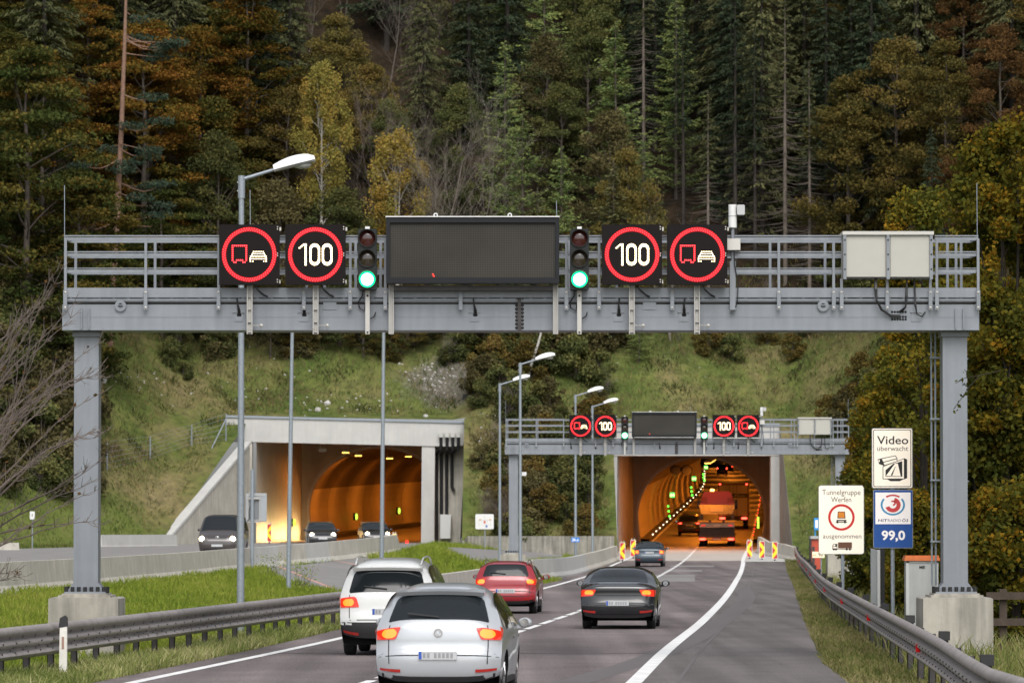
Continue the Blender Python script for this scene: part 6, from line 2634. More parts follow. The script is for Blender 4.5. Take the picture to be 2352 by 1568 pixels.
LM = {
    'beech_orange': leafmat('leaves_beech_orange', [(0.0306, 0.0444, 0.0135), (0.0612, 0.0642, 0.0155), (0.1292, 0.084, 0.0174), (0.1768, 0.084, 0.0174), (0.1156, 0.0494, 0.0145)]),
    'beech_green': leafmat('leaves_beech_green', [(0.0261, 0.0404, 0.0142), (0.0416, 0.0594, 0.0178), (0.0712, 0.0772, 0.0214), (0.1425, 0.101, 0.0238)]),
    'ochre': leafmat('leaves_ochre', [(0.0443, 0.0437, 0.0178), (0.0805, 0.0743, 0.0252), (0.1248, 0.1005, 0.0293), (0.153, 0.1092, 0.0315), (0.1047, 0.0655, 0.0262)]),
    'rust': leafmat('leaves_rust', [(0.0374, 0.028, 0.0146), (0.0749, 0.0437, 0.0183), (0.1123, 0.0612, 0.0229), (0.0824, 0.0437, 0.0183)]),
    'birch': leafmat('leaves_birch', [(0.1869, 0.2012, 0.0575), (0.2875, 0.2731, 0.0719), (0.3881, 0.309, 0.0791), (0.4456, 0.2875, 0.0646)]),
    'larch': leafmat('needles_larch', [(0.096, 0.144, 0.0512), (0.152, 0.208, 0.0736), (0.224, 0.264, 0.088), (0.288, 0.288, 0.096)]),
    'spruce': leafmat('needles_spruce', [(0.0189, 0.0297, 0.0189), (0.0311, 0.0459, 0.027), (0.0473, 0.0621, 0.0351), (0.0702, 0.081, 0.0432)], .15),
    'spruce_olive': leafmat('needles_olive_spruce', [(0.0412, 0.0476, 0.0239), (0.0662, 0.0728, 0.0332), (0.097, 0.098, 0.0452), (0.1323, 0.1232, 0.0532)], .15),
    'pine': leafmat('needles_pine', [(0.026, 0.0455, 0.0338), (0.0442, 0.065, 0.0442), (0.065, 0.0858, 0.0546)], .15),
    'bush_green': leafmat('leaves_bush_green', [(0.0362, 0.0522, 0.0203), (0.0653, 0.0798, 0.029), (0.1015, 0.1087, 0.0391), (0.145, 0.1305, 0.0435)]),
    'bush_brown': leafmat('leaves_bush_brown', [(0.0409, 0.0425, 0.0214), (0.0767, 0.0699, 0.0309), (0.1126, 0.0974, 0.0428), (0.1535, 0.125, 0.0536)]),
    'near': leafmat('leaves_near_yellow', [(0.0345, 0.0465, 0.0124), (0.059, 0.0683, 0.0145), (0.0934, 0.0911, 0.0165), (0.1574, 0.1191, 0.0145), (0.2655, 0.1345, 0.0145)], .35),
    'dry': leafmat('stalks_dry', [(.10, .07, .04), (.16, .11, .065), (.2, .15, .09)]),
}


def unit(v): return v / np.maximum(np.linalg.norm(v, axis=1, keepdims=True), 1e-9)


def rhombs(P, T, B):
    n = len(P)
    V = np.empty((n, 4, 3), np.float32)
    V[:, 0], V[:, 1], V[:, 2], V[:, 3] = P - T, P + B, P + T, P - B
    return V.reshape(-1, 3), np.arange(4 * n, dtype=np.int32).reshape(n, 4)


def leaf_cards(P, L, W, flat=0.0):
    """leaf quads of half length L, half width W; flat > 0 turns them towards the horizontal"""
    n = len(P)
    N = unit(rng.normal(size=(n, 3)) + np.array([0, 0, flat]))
    T = unit(np.cross(N, rng.normal(size=(n, 3))))
    B = np.cross(N, T)
    s = rng.uniform(.65, 1.25, (n, 1))
    return rhombs(P, T * L * s, B * W * s)


def ball(n):
    return unit(rng.normal(size=(n, 3))) * rng.uniform(0, 1, (n, 1)) ** (1 / 2.4)


def limb(b, p, q, r0, r1, bend=.12, n=4, sides=5):
    p, q = np.array(p, float), np.array(q, float)
    d = q - p
    l = np.linalg.norm(d)
    o = rng.normal(size=3) * l * bend * .5
    pts, rs = [], []
    for i in range(n + 1):
        t = i / n
        w = p + d * t + o * math.sin(math.pi * t) + np.array([0, 0, -.06 * l * math.sin(math.pi * t)])
        pts.append(tuple(w))
        rs.append(r0 + (r1 - r0) * t)
    b.tube(pts, rs, sides, False)


def make_tree(name, cat, P, V, Fc, tint, lm, tb, bm, extra=None):
    r = thing(name, '', cat)
    if V is not None:
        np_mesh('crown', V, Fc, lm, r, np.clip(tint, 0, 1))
    if tb is not None:
        tb.build('trunk', bm, r, smooth=60, recalc=False)
    if extra:
        extra.build('bare_branches', bm, r, recalc=False)
    return r


def broadleaf(name, H, W, lm, bm, ncl=90, per=130, leaf=(.15, .10), cl=(1.15, 1.15, .35), base=.1, flat=.9, rtrunk=.2, prof=1.0, fork=1, tb_bias=.0, topw=.25, ground=False, lean=0.0):
    """trunk with limbs and a crown of leaf clusters spread through its volume"""
    C, S = [], []
    for i in range(ncl):
        h = base + (1 - base) * rng.uniform(0, 1) ** .85
        f = (h - base) / (1 - base)
        R = W / 2 * max(topw * (1 - f) + .08, math.sin(math.pi * min(1, .16 + .80 * f)) ** prof)
        a = rng.uniform(0, 2 * math.pi)
        rr = R * rng.uniform(.15, 1) ** .55
        k = rng.uniform(.65, 1.25)
        C.append((rr * math.cos(a) + lean * h * H, rr * math.sin(a), h * H - cl[2] * .5))
        S.append((cl[0] * k, cl[1] * k, cl[2] * k))
    C, S = np.array(C), np.array(S)
    idx = np.repeat(np.arange(ncl), (per * rng.uniform(.5, 1.4, ncl)).astype(int))
    Q = ball(len(idx)) * S[idx]
    rad = np.hypot(C[idx, 0], C[idx, 1])
    Q[:, 2] -= .12 * np.hypot(Q[:, 0], Q[:, 1]) ** 1.3
    P = C[idx] + Q
    V, Fc = leaf_cards(P, leaf[0], leaf[1], flat)
    ct = rng.uniform(0, 1, ncl)
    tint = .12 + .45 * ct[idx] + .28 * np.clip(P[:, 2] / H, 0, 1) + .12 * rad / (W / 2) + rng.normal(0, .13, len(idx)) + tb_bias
    b = MB()
    zt = .02 if ground else 0
    for s in range(fork):
        dx = rng.uniform(-1, 1) * (.12 * W if fork > 1 else 0)
        q = [(0, 0, -.4)]
        for k in range(1, 7):
            t = k / 6
            q.append((dx * t + rng.normal(0, .05) * t * W * .2 + lean * t * H * .9, rng.normal(0, .05) * t * W * .2, H * .94 * t))
        b.tube(q, [rtrunk * (1 - .86 * k / 6) for k in range(7)], 7, False)
        sel = rng.choice(ncl, min(ncl, 34 // fork), replace=False)
        for i in sel:
            c = C[i]
            z0 = max(.05 * H, c[2] - rng.uniform(.12, .3) * H * .5 - .4)
            t = min(1, z0 / (.94 * H))
            limb(b, (dx * t + lean * t * H * .9, 0, z0), c, rtrunk * .3 * (1 - .6 * t), .012)
    return make_tree(name, 'tree', P, V, Fc, tint, lm, b, bm)


def conifer(name, H, W, lm, bm, whorls=34, nbr=7, droop=.22, base=.06, rtrunk=.2, card=(.26, .07), dens=15, hang=.0, up=.0, bias=.0, bare_to=0.0):
    Ps, Ts, Bs, tn = [], [], [], []
    b, ex = MB(), MB()
    for i in range(whorls):
        f = (i + rng.uniform(-.3, .3)) / whorls
        f = min(max(f, 0), .985)
        z = H * (base + (1 - base) * f)
        Lb = W / 2 * (1 - f) ** .78 * rng.uniform(.72, 1.12) + .18
        if f < .12: Lb *= .8
        for k in range(nbr):
            a = 2 * math.pi * (k + rng.uniform(-.3, .3)) / nbr + i * 1.3
            l = Lb * rng.uniform(.5, 1.2)
            zj = rng.normal(0, .30)
            drp = droop * rng.uniform(.5, 1.6)
            if rng.uniform() < .07: continue
            n = max(4, int(dens * l / 1.6))
            t = rng.uniform(.12, 1, n) ** .8
            d = np.array([math.cos(a), math.sin(a), 0])
            s = np.array([-math.sin(a), math.cos(a), 0])
            off = rng.normal(0, 1, n) * (.05 + .13 * l * (1 - .75 * t))
            p = d * (l * t)[:, None] + s * off[:, None]
            p[:, 2] += z + zj + rng.normal(0, .07, n) + up * l * t - drp * l * t ** 1.6 - .35 * np.abs(off) * .5 + .1 * l * np.clip(t - .8, 0, 1)
            bare = z < bare_to * H
            if not bare:
                dd = d + s * (np.sign(off) * rng.uniform(.2, 1.1, n))[:, None]
                dd[:, 2] = up * .6 - drp * 1.1 * t ** .6 - hang * rng.uniform(.2, 1.9, n) + rng.normal(0, .25, n)
                dd = unit(dd)
                nn = unit(np.cross(dd, np.cross(np.array([0, 0, 1.0]), dd) + rng.normal(0, .6, (n, 3))))
                bb = unit(np.cross(dd, nn) + rng.normal(0, .3, (n, 3)))
                sz = rng.uniform(.7, 1.3, (n, 1))
                Ps.append(p); Ts.append(dd * card[0] * sz); Bs.append(bb * card[1] * sz)
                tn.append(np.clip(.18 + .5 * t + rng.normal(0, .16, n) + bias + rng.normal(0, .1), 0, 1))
            if bare or rng.uniform() < .35:
                e = d * l * (.95 if bare else .75)
                limb(ex, (0, 0, z + zj), (e[0], e[1], z + zj + (up - droop * .8) * l * .8), .022 if bare else .018, .006, .06, 3, 4)
    P, T, B = np.concatenate(Ps), np.concatenate(Ts), np.concatenate(Bs)
    V, Fc = rhombs(P, T, B)
    b.tube([(0, 0, -.5), (rng.normal(0, .03), 0, H * .4), (rng.normal(0, .05), 0, H * .75), (0, 0, H)], [rtrunk, rtrunk * .72, rtrunk * .36, .015], 7, False)
    for f_, m_ in zip(ex.f, ex.m): b.f.append(tuple(i + len(b.v) for i in f_)); b.m.append(m_)
    b.v += ex.v
    return make_tree(name, 'tree', P, V, Fc, np.concatenate(tn), lm, b, bm)


def bare_tree(name, H, spread, bm, levels=3, r=.09, stems=1, cat='tree'):
    b, ex = MB(), MB()

    def grow(mb_, p, d, l, rad, lv):
        n = 4
        pts, rs = [tuple(p)], [rad]
        q = np.array(p, float)
        dirn = np.array(d, float)
        kids = []
        for i in range(n):
            dirn = dirn + rng.normal(0, .10, 3) + np.array([0, 0, .07])
            dirn /= np.linalg.norm(dirn)
            q = q + dirn * l / n
            pts.append(tuple(q)); rs.append(rad * (1 - .78 * (i + 1) / n))
            if lv > 0 and i >= (1 if lv == levels else 0):
                for _ in range(3 if lv == levels else 2): kids.append((q.copy(), dirn.copy(), rs[-1]))
        mb_.tube(pts, rs, 5 if lv == levels else 3, False)
        for k, (kp, kd, kr) in enumerate(kids):
            a = unit(rng.normal(size=(1, 3)))[0]
            nd = kd * .85 + a * spread
            nd[2] = abs(nd[2]) * .7 + .3
            grow(ex, kp, nd / np.linalg.norm(nd), l * rng.uniform(.34, .55), max(kr * .6, .007), lv - 1)
    for s in range(stems):
        d = np.array([rng.normal(0, .12 * (stems > 1) + .02), rng.normal(0, .12 * (stems > 1)), 1.0])
        grow(b, (rng.normal(0, .15 * (stems > 1)), 0, -.2), d / np.linalg.norm(d), H * rng.uniform(.8, 1), r, levels)
    for f_, m_ in zip(ex.f, ex.m): b.f.append(tuple(i + len(b.v) for i in f_)); b.m.append(m_)
    b.v += ex.v
    rt = make_tree(name, cat, None, None, None, None, None, b, bm)
    return rt


def bush(name, H, W, lm, bm, ncl=28, per=190, leaf=(.095, .065), flat=.5):
    r = broadleaf(name, H, W, lm, bm, ncl, per, leaf, (.55, .55, .4), .05, flat, .035, .7, 4, 0, .7, True)
    r['category'] = 'bush'
    return r


PROTO = {
    'beech_orange': [broadleaf('beech_tree', 15, 9.5, LM['beech_orange'], bark, 120, 235, (.115, .07), (1.25, 1.25, .36), .06, 1.3, .24),
                     broadleaf('beech_tree', 15, 8.5, LM['beech_orange'], bark, 105, 235, (.115, .07), (1.2, 1.2, .36), .06, 1.3, .22, tb_bias=-.12)],
    'beech_green': [broadleaf('beech_tree', 15, 9.5, LM['beech_green'], bark, 120, 235, (.115, .07), (1.3, 1.3, .34), .04, 1.3, .24),
                    broadleaf('beech_tree', 14, 8, LM['beech_green'], bark, 105, 235, (.115, .07), (1.2, 1.2, .36), .04, 1.3, .22, tb_bias=.15)],
    'ochre': [broadleaf('broadleaf_tree', 13, 9, LM['ochre'], bark, 120, 210, (.10, .07), (1.0, 1.0, .5), .08, .5, .2),
              broadleaf('broadleaf_tree', 12, 7, LM['ochre'], bark, 90, 210, (.10, .07), (.9, .9, .5), .08, .5, .18, tb_bias=-.15)],
    'rust': [broadleaf('broadleaf_tree', 13, 7, LM['rust'], bark, 85, 190, (.10, .07), (.9, .9, .5), .06, .5, .18)],
    'brown': [broadleaf('broadleaf_tree', 12, 6, LM['bush_brown'], bark, 85, 140, (.095, .066), (.8, .8, .55), .05, .4, .15),
              broadleaf('broadleaf_tree', 13, 6.5, LM['bush_green'], bark, 95, 165, (.095, .066), (.85, .85, .5), .05, .4, .16)],
    'birch': [broadleaf('birch_tree', 17, 4.1, LM['birch'], bark_birch, 120, 190, (.078, .058), (.55, .55, .8), .42, .1, .15, .62, 1, .0, .5),
              broadleaf('birch_tree', 13, 4.3, LM['birch'], bark_birch, 105, 180, (.078, .058), (.6, .6, .65), .30, .1, .12, .7, 2, .18, .5)],
    'larch': [conifer('larch_tree', 19, 7.4, LM['larch'], bark, 40, 7, .05, .05, .17, (.14, .042), 34, .35, .15),
              conifer('larch_tree', 14, 6.2, LM['larch'], bark, 32, 7, .02, .05, .14, (.14, .042), 34, .3, .2, -.12)],
    'spruce': [conifer('spruce_tree', 24, 7.6, LM['spruce'], bark_dark, 46, 8, .28, .05, .24, (0.178, 0.050), 34, .35),
               conifer('spruce_tree', 22, 6.6, LM['spruce'], bark_dark, 42, 8, .22, .10, .22, (0.178, 0.050), 34, .3, bias=.12),
               conifer('spruce_tree', 23, 8.4, LM['spruce_olive'], bark_dark, 40, 8, .30, .06, .24, (0.185, 0.050), 34, .55),
               conifer('spruce_tree', 21, 7.2, LM['spruce_olive'], bark_dark, 40, 8, .2, .06, .22, (0.178, 0.050), 34, .45, bias=-.15)],
    'bare_spruce': [conifer('spruce_tree', 22, 5.2, LM['spruce_olive'], bark_pale, 46, 6, .18, .10, .19, (0.158, 0.043), 28, .3, bare_to=.62),
                    conifer('spruce_tree', 22, 5.8, LM['spruce'], bark_dark, 46, 6, .2, .08, .2, (0.165, 0.043), 30, .35, bare_to=.5)],
    'young_spruce': [conifer('young_spruce', 8, 3.6, LM['spruce_olive'], bark, 26, 7, .12, .03, .08, (.13, .04), 32, .15, .12, .1)],
    'bare': [bare_tree('bare_tree', 11, .75, twig_grey, 3, .1), bare_tree('bare_tree', 9.5, .8, twig_grey, 3, .085, 2), bare_tree('bare_tree', 10, .6, twig_m, 3, .08, 2)],
    'bare_bush': [bare_tree('bare_bush', 3.6, .6, twig_m, 2, .035, 7, 'bush'), bare_tree('bare_bush', 3.0, .7, twig_grey, 2, .03, 6, 'bush')],
    'bush_green': [bush('bush', 2.6, 3.0, LM['bush_green'], twig_m), bush('bush', 3.0, 2.6, LM['bush_green'], twig_m, 30)],
    'bush_brown': [bush('bush', 2.4, 2.6, LM['bush_brown'], twig_m, 24, 160), bush('bush', 2.8, 2.4, LM['bush_brown'], twig_m, 26, 160)],
    'bush_ochre': [bush('bush', 3.0, 2.8, LM['ochre'], twig_m, 28, 190)],
}
USED = {}
PH = {k: [] for k in PROTO}
for k, l in PROTO.items():
    for r in l:
        zs = [v.co.z for c in r.children if c.name.startswith(('crown', 'trunk')) for v in c.data.vertices]
        PH[k].append(max(zs))


def plant(kind, x, Y, ytop=None, H=None, label='', group=None, wide=1.0, var=None, fn=terr, sink=.15, cat=None, X=None):
    X = (x - CX) * Y / F if X is None else X
    z = fn(X, Y)
    if H is None: H = HC + (HOR - ytop) * Y / F - z
    i = rng.integers(len(PROTO[kind])) if var is None else var
    r = PROTO[kind][i]
    s = H / PH[kind][i]
    loc = (X, Y, z - sink)
    rz = rng.uniform(0, 6.28)
    if not USED.get((kind, i)):
        USED[(kind, i)] = True
        r.location, r.rotation_euler = loc, (0, 0, rz)
        r['label'] = label
        if group: r['group'] = group
        o = r
    else:
        o = copy_thing(r, label, loc, rz)
        if group: o['group'] = group
        elif 'group' in o.keys(): del o['group']
    o.scale = (s * wide, s * wide, s)
    if cat: o['category'] = cat
    return o


TREES = []


NAMED = []


def tree(kind, x, Y, ytop, label, **k):
    Y = Y + (yfoot((x - CX) * Y / F) - 306)
    NAMED.append((x, Y))
    TREES.append(((x - CX) * Y / F, Y))
    return plant(kind, x, Y, ytop, label=label, **k)


# the trees one can single out
tree('birch', 738, 337, 128, 'tall yellow green birch with a white trunk above the gantry, beside the street lamp', var=0)
tree('birch', 912, 335, 283, 'shorter yellow birch with a forked white trunk just left of the message board', var=1)
tree('larch', 1160, 342, 78, 'tall light green larch behind the near message board', var=0)
tree('larch', 1290, 336, 330, 'lower green larch directly above the right end of the message board', var=1)
tree('larch', 1200, 335, 250, 'broad green larch in front of the tall light green one', var=1, wide=1.15)
tree('beech_orange', 330, 340, 30, 'large orange and green beech spreading behind the slim leaning pine', var=0, wide=1.0)
tree('beech_orange', 565, 345, -60, 'orange topped beech left of the tall birch, reaching the upper photo edge', var=1, wide=1.0)
tree('beech_green', 60, 332, 90, 'dark green beech at the upper left photo edge', var=0, wide=.95)
tree('beech_orange', 200, 350, -40, 'orange beech high at the left, behind the dark green one', var=1)
tree('beech_green', 480, 336, 210, 'dark green beech below the orange topped beech', var=1, wide=.9)
tree('beech_green', 370, 333, 400, 'low dark green beech behind the left railing of the near gantry', var=0, wide=1.2)
tree('beech_green', 180, 327, 380, 'dark green beech left of the pine foot, behind the gantry corner', var=1, wide=1.2)
tree('ochre', 2060, 345, 70, 'wide ochre tree high on the right, above the cream cabinet', var=0, wide=1.0)
tree('ochre', 1950, 340, 160, 'ochre tree left of the widest one on the right slope', var=1)
tree('rust', 2300, 350, 40, 'rust brown tree at the upper right photo edge')
tree('beech_orange', 1745, 362, -60, 'orange tree at the upper photo edge above the right traffic camera', var=0, wide=.7)
tree('ochre', 770, 350, 20, 'ochre tree rising behind the tall birch', var=1)
tree('ochre', 1440, 333, 330, 'yellow brown leafy tree above the right 100 sign', var=1, wide=.8)
tree('brown', 1290, 345, 180, 'brown green leafy tree right of the tall larch', var=1, wide=1.1)
tree('brown', 1400, 340, 240, 'thin leaved brown tree left of the dark spruces', var=0, wide=1.1)
tree('brown', 500, 332, 290, 'greenish brown loose tree left of the tallest lamp post', var=1, wide=.9)
tree('brown', 640, 331, 400, 'brown bushy tree behind the tallest lamp post', var=0, wide=1.2)
tree('brown', 780, 331, 420, 'low brown leafy tree under the tall birch', var=1, wide=1.3)
tree('bare', 1000, 336, 100, 'tall bare tree with grey branches left of the larch', var=0, wide=.9)
tree('bare', 1050, 335, 170, 'bare forked tree just left of the tall larch', var=1)
tree('bare', 870, 339, 130, 'bare twiggy tree between the two birches', var=2)
tree('bare', 950, 337, 210, 'bare tree right behind the shorter birch', var=2)
tree('bare', 1110, 334, 280, 'smaller bare tree in front of the larch', var=0)
tree('bare', 1540, 332, 420, 'small bare shrubby tree above the gap between the two right signs', var=1)
tree('young_spruce', 1410, 331, 330, 'young green spruce with a visible trunk above the right 100 sign', wide=.9)
tree('young_spruce', 1235, 331, 400, 'young spruce above the middle of the message board')
for x, Y, yt, v, lb in ((1805, 338, -40, 0, 'tall pale dead trunk with bare side branches right of the traffic camera'), (1690, 340, -40, 1, 'tall dark spruce with bare lower trunk directly behind the traffic camera'),
                        (1628, 336, 200, 0, 'pale leaning dead trunk above the right overtaking ban sign'), (1860, 336, 130, 0, 'thin reddish bare trunk right of the tall pale one'),
                        (1735, 339, 60, 1, 'bare stemmed spruce between the camera and the tall pale trunk'), (1570, 343, 20, 1, 'bare stemmed dark spruce left of the pale leaning trunk'), (1920, 341, 120, 1, 'spruce with bare lower branches left of the cream cabinet')):
    tree('bare_spruce', x, Y, yt, lb, var=v)
# the leaning pine with the reddish trunk
Y = 331.5 + (yfoot((250 - CX) * 331.5 / F) - 306)
NAMED.append((250, Y))
base = Vector(((250 - CX) * Y / F, Y, terr((250 - CX) * Y / F, Y)))
pt = thing('pine_tree', 'slim leaning pine with a reddish trunk in front of the large orange beech', 'tree', base)
b = MB()
top = Vector(((287 - CX) * Y / F, Y, HC + (HOR + 60) * Y / F)) - base
pts = [Vector((0, 0, -.4))] + [top * t + Vector((math.sin(t * 3) * .15, 0, 0)) for t in (.2, .4, .6, .8, 1)]
b.tube(pts, [.26, .23, .2, .17, .13, .08], 9)
b.build('trunk', bark_red, pt, smooth=60)
b = MB()
cen = []
for i in range(26):
    t = rng.uniform(.3, 1.0)
    a = rng.uniform(0, 6.28)
    l = rng.uniform(1.4, 3.8) * (1.1 - .3 * t)
    p = top * t
    e = p + Vector((l * math.cos(a) if rng.uniform() < .35 else abs(l * math.cos(a)) + .5, l * math.sin(a) * .6, rng.uniform(-.9, .1)))
    limb(b, tuple(p), tuple(e), .05, .012, .15, 4, 5)
    if t > .38: cen.append(tuple(e))
b.build('branches', bark_red, pt, recalc=False)
cen = np.array(cen)
idx = np.repeat(np.arange(len(cen)), 170)
Pp = cen[idx] + ball(len(idx)) * np.array([1.15, 1.0, .32])
V, Fc = leaf_cards(Pp, .17, .05, .3)
np_mesh('crown', V, Fc, LM['pine'], pt, np.clip(rng.normal(.5, .25, len(idx)), 0, 1))
TREES.append((base.x, Y))

# the wood behind, tree by tree
ZONES = [
    (-200, 640, [('beech_green', .34), ('beech_orange', .26), ('spruce', .40)], 'around the orange beeches and the leaning pine'),
    (640, 1010, [('ochre', .22), ('brown', .46), ('spruce', .16), ('bare', .16)], 'around the two birches'),
    (1010, 1420, [('spruce', .30), ('larch', .18), ('brown', .38), ('bare', .14)], 'behind the message board'),
    (1420, 1860, [('spruce', .80), ('bare_spruce', .10), ('larch', .10)], 'around the tall pale dead trunks'),
    (1860, 2560, [('ochre', .22), ('spruce', .42), ('rust', .16), ('beech_green', .2)], 'on the slope above the cream cabinet')]
KN = {'beech_green': 'green beech', 'beech_orange': 'orange beech', 'spruce': 'dark spruce', 'ochre': 'ochre leaved tree', 'brown': 'brownish leafy tree', 'bare': 'bare grey tree', 'larch': 'green larch', 'bare_spruce': 'spruce with bare lower stem', 'rust': 'rust coloured tree'}
NAMED.append((1232, 338.5))
for j, Y in enumerate((334, 338.5, 343, 347.5, 352, 356.5, 361, 365.5, 370, 376)):
    x = -180 + (j % 2) * 60
    while x < 2540:
        xx = x + rng.uniform(-38, 38)
        yy = Y + rng.uniform(-1.6, 1.6)
        yy += yfoot((xx - CX) * yy / F) - 306
        X = (xx - CX) * yy / F
        x += 122 if j < 6 else 135
        z = [q for q in ZONES if q[0] <= xx < q[1]]
        if not z: continue
        z = z[0]
        if any((X - a) ** 2 + (yy - b_) ** 2 < 4.0 for a, b_ in TREES): continue
        if j == 0 and rng.uniform() < .35: continue
        if any(abs(xx - a) < 75 and -14 < yy - b_ < 0 for a, b_ in NAMED): continue
        ks, ws = zip(*z[2])
        kd = ks[rng.choice(len(ks), p=np.array(ws) / sum(ws))]
        Hh = {'spruce': (17, 26), 'bare_spruce': (17, 22), 'beech_green': (10, 15), 'beech_orange': (10, 15), 'ochre': (8, 13), 'brown': (7, 12), 'bare': (9, 13), 'larch': (11, 17), 'rust': (9, 13)}[kd]
        hh = rng.uniform(*Hh)
        if j == 0: hh *= .55
        elif j == 1: hh *= .75
        plant(kd, xx, yy, H=hh, label=f'{KN[kd]} in the wood {z[3]}', group=f'{KN[kd]}s {z[3]}')
        TREES.append((X, yy))

for i in range(34):                                     # low leafy trees along the lower edge of the wood
    xx, yy = 380 + i * 33 + rng.uniform(-14, 14), rng.uniform(329.5, 333.5)
    kd = ('brown', 'brown', 'ochre', 'beech_green', 'larch')[rng.integers(5)]
    plant(kd, xx, yy, H=rng.uniform(3.4, 6.6), wide=1.35, label=f'low {KN[kd]} at the lower edge of the wood', group=f'low {KN[kd]}s at the lower edge of the wood')
# undergrowth bushes along the wood's edge and on the banks
BK = {'bush_green': 'green bush', 'bush_brown': 'brown leaved bush', 'bush_ochre': 'yellowish bush', 'bare_bush': 'bare twiggy bush'}


def bushes(n, x0, x1, Y0, Y1, kinds, where, hs=(1.4, 3.0), ok=None):
    c = 0
    t = 0
    while c < n and t < n * 20:
        t += 1
        x, Y = rng.uniform(x0, x1), rng.uniform(Y0, Y1)
        X = (x - CX) * Y / F
        if ok and not ok(X, Y): continue
        k = kinds[rng.integers(len(kinds))]
        plant(k, x, Y, H=rng.uniform(*hs), label=f'{BK[k]} {where}', group=f'{BK[k]}s {where}', sink=.1)
        c += 1


bank_ok = lambda X, Y: (Y > 323 or (WLR + 1.0 < X < WRL - 1.2))
bushes(80, 1062, 1412, 306.5, 333, ['bush_green', 'bush_brown', 'bush_green', 'bush_brown', 'bush_ochre', 'bare_bush'], 'on the steep bank between the two tunnels', (1.6, 3.6), bank_ok)
bushes(22, 1790, 2080, 300, 322, ['bush_green', 'bush_brown', 'bush_green', 'bush_ochre'], 'right of the entry tunnel portal', (1.5, 3.2), lambda X, Y: X > WRR + 1.6 and Y > yfoot(X))
bushes(80, -60, 200, 286, 322, ['bush_brown', 'bare_bush', 'bush_green', 'bush_brown'], 'in the dark thicket at the far left', (1.8, 4.4), lambda X, Y: Y > yfoot(X) + 5 and X < -25.2)
bushes(6, 180, 480, 327, 334, ['bush_brown', 'bush_green', 'bare_bush'], 'at the edge of the wood above the left slope', (1.2, 2.6))
bushes(20, 900, 1120, 329, 336, ['bush_brown', 'bush_green', 'bare_bush'], 'above the bare scree by the exit tunnel', (1.4, 2.8))
bushes(30, 1420, 2080, 330, 337, ['bush_brown', 'bush_green', 'bush_ochre', 'bare_bush'], 'below the dark spruces above the entry tunnel', (1.2, 3.0))
bushes(14, 480, 900, 329, 335, ['bush_brown', 'bush_ochre', 'bush_green'], 'below the birches', (1.3, 3.0))
for x, Y, H, k, lb in ((1232, 338.5, 5.4, 'bush_ochre', 'bright orange yellow bush peeking over the message board'), (1200, 306, 2.6, 'bush_green', 'dense dark bush beside the far gantry column')):
    plant(k, x, Y, H=H, label=lb)
# white broken birch stem on the bank
Y = 326
b = MB()
b.tube([at(1212, 870, Y), at(1222, 830, Y), at(1236, 790, Y), at(1245, 755, Y)], [.1, .095, .08, .06], 7)
tag(b.build('birch_tree', bark_birch, None), 'white leaning birch stem on the bank behind the higher lamp pair', 'tree')

# ---- trees close to the camera at the right
def near_tree(name, label, x, Y, ytop, W, ybase=None, ncl=120, per=260, leaf=.062, base=.08, seed=0, cl=.42):
    X = (x - CX) * Y / F
    H = HC + (HOR - ytop) * Y / F
    r = broadleaf(name, H, W, LM['near'], bark_dark, ncl, per, (leaf, leaf * .72), (cl, cl, cl * .8), base, .3, .09, .55, 2, -.05, .75)
    r.location = (X, Y, -.1)
    r['label'] = label
    r['category'] = 'tree'
    return r


near_tree('alder_tree', 'leafy yellow green tree, the tallest by the road, behind the gantry column with the ladder', 2330, 104, 245, 3.9, ncl=230, per=230)
near_tree('alder_tree', 'lower yellow green tree between the cream cabinet and the column', 2120, 122, 420, 2.8, ncl=130, per=200)
near_tree('alder_tree', 'yellowing bushy tree behind the white sign with the camera symbol', 2068, 142, 760, 2.6, ncl=110, per=200)
near_tree('alder_tree', 'dark leafy tree beyond the gantry column with the ladder, below the tallest roadside tree', 2300, 98, 640, 2.2, ncl=130, per=220)
near_tree('alder_tree', 'thin yellow leaved sapling between the white signs', 1990, 150, 900, 1.2, ncl=50, per=160)
near_tree('alder_tree', 'leafy shrub filling the gap between the radio sign and the grey switch cabinet', 2112, 116, 1120, 1.9, ncl=80, per=180)
near_tree('alder_tree', 'dark shrub just behind the wooden fence', 2330, 94, 1080, 2.2, ncl=90, per=180)
for x, Y, yt, W in ((2440, 112, 300, 3.2), (2230, 132, 520, 3.0), (2020, 150, 1000, 2.6), (2190, 126, 900, 2.6), (2400, 128, 700, 3.0)):
    near_tree('alder_tree', 'dark leaved tree at the back of the roadside thicket', x, Y, yt, W, ncl=110, per=190, leaf=.07)['group'] = 'trees at the back of the roadside thicket'
# leaf sprays hanging in front of the right column
Y = 83.2
t = thing('alder_branch', 'thin branch with a few brown leaves hanging in front of the right gantry column', 'branch', at(2260, 870, Y))
b = MB()
o0 = at(2260, 870, Y)
LP_ = []
for pl in ([(2300, 850), (2250, 862), (2215, 868), (2195, 880)], [(2250, 862), (2225, 890), (2208, 915), (2190, 940)], [(2225, 890), (2210, 880)], [(2230, 866), (2215, 848)]):
    q = [at(x, y, Y) - o0 for x, y in pl]
    b.tube(q, .006, 4, False)
    for a, c in zip(q, q[1:]):
        for i in range(4): LP_.append(tuple(a.lerp(c, rng.uniform()) + Vector(rng.normal(0, .03, 3))))
b.build('twig', bark_dark, t)
V, Fc = leaf_cards(np.array(LP_), .05, .035, .2)
np_mesh('leaves', V, Fc, LM['near'], t, rng.uniform(0, .6, len(LP_)))

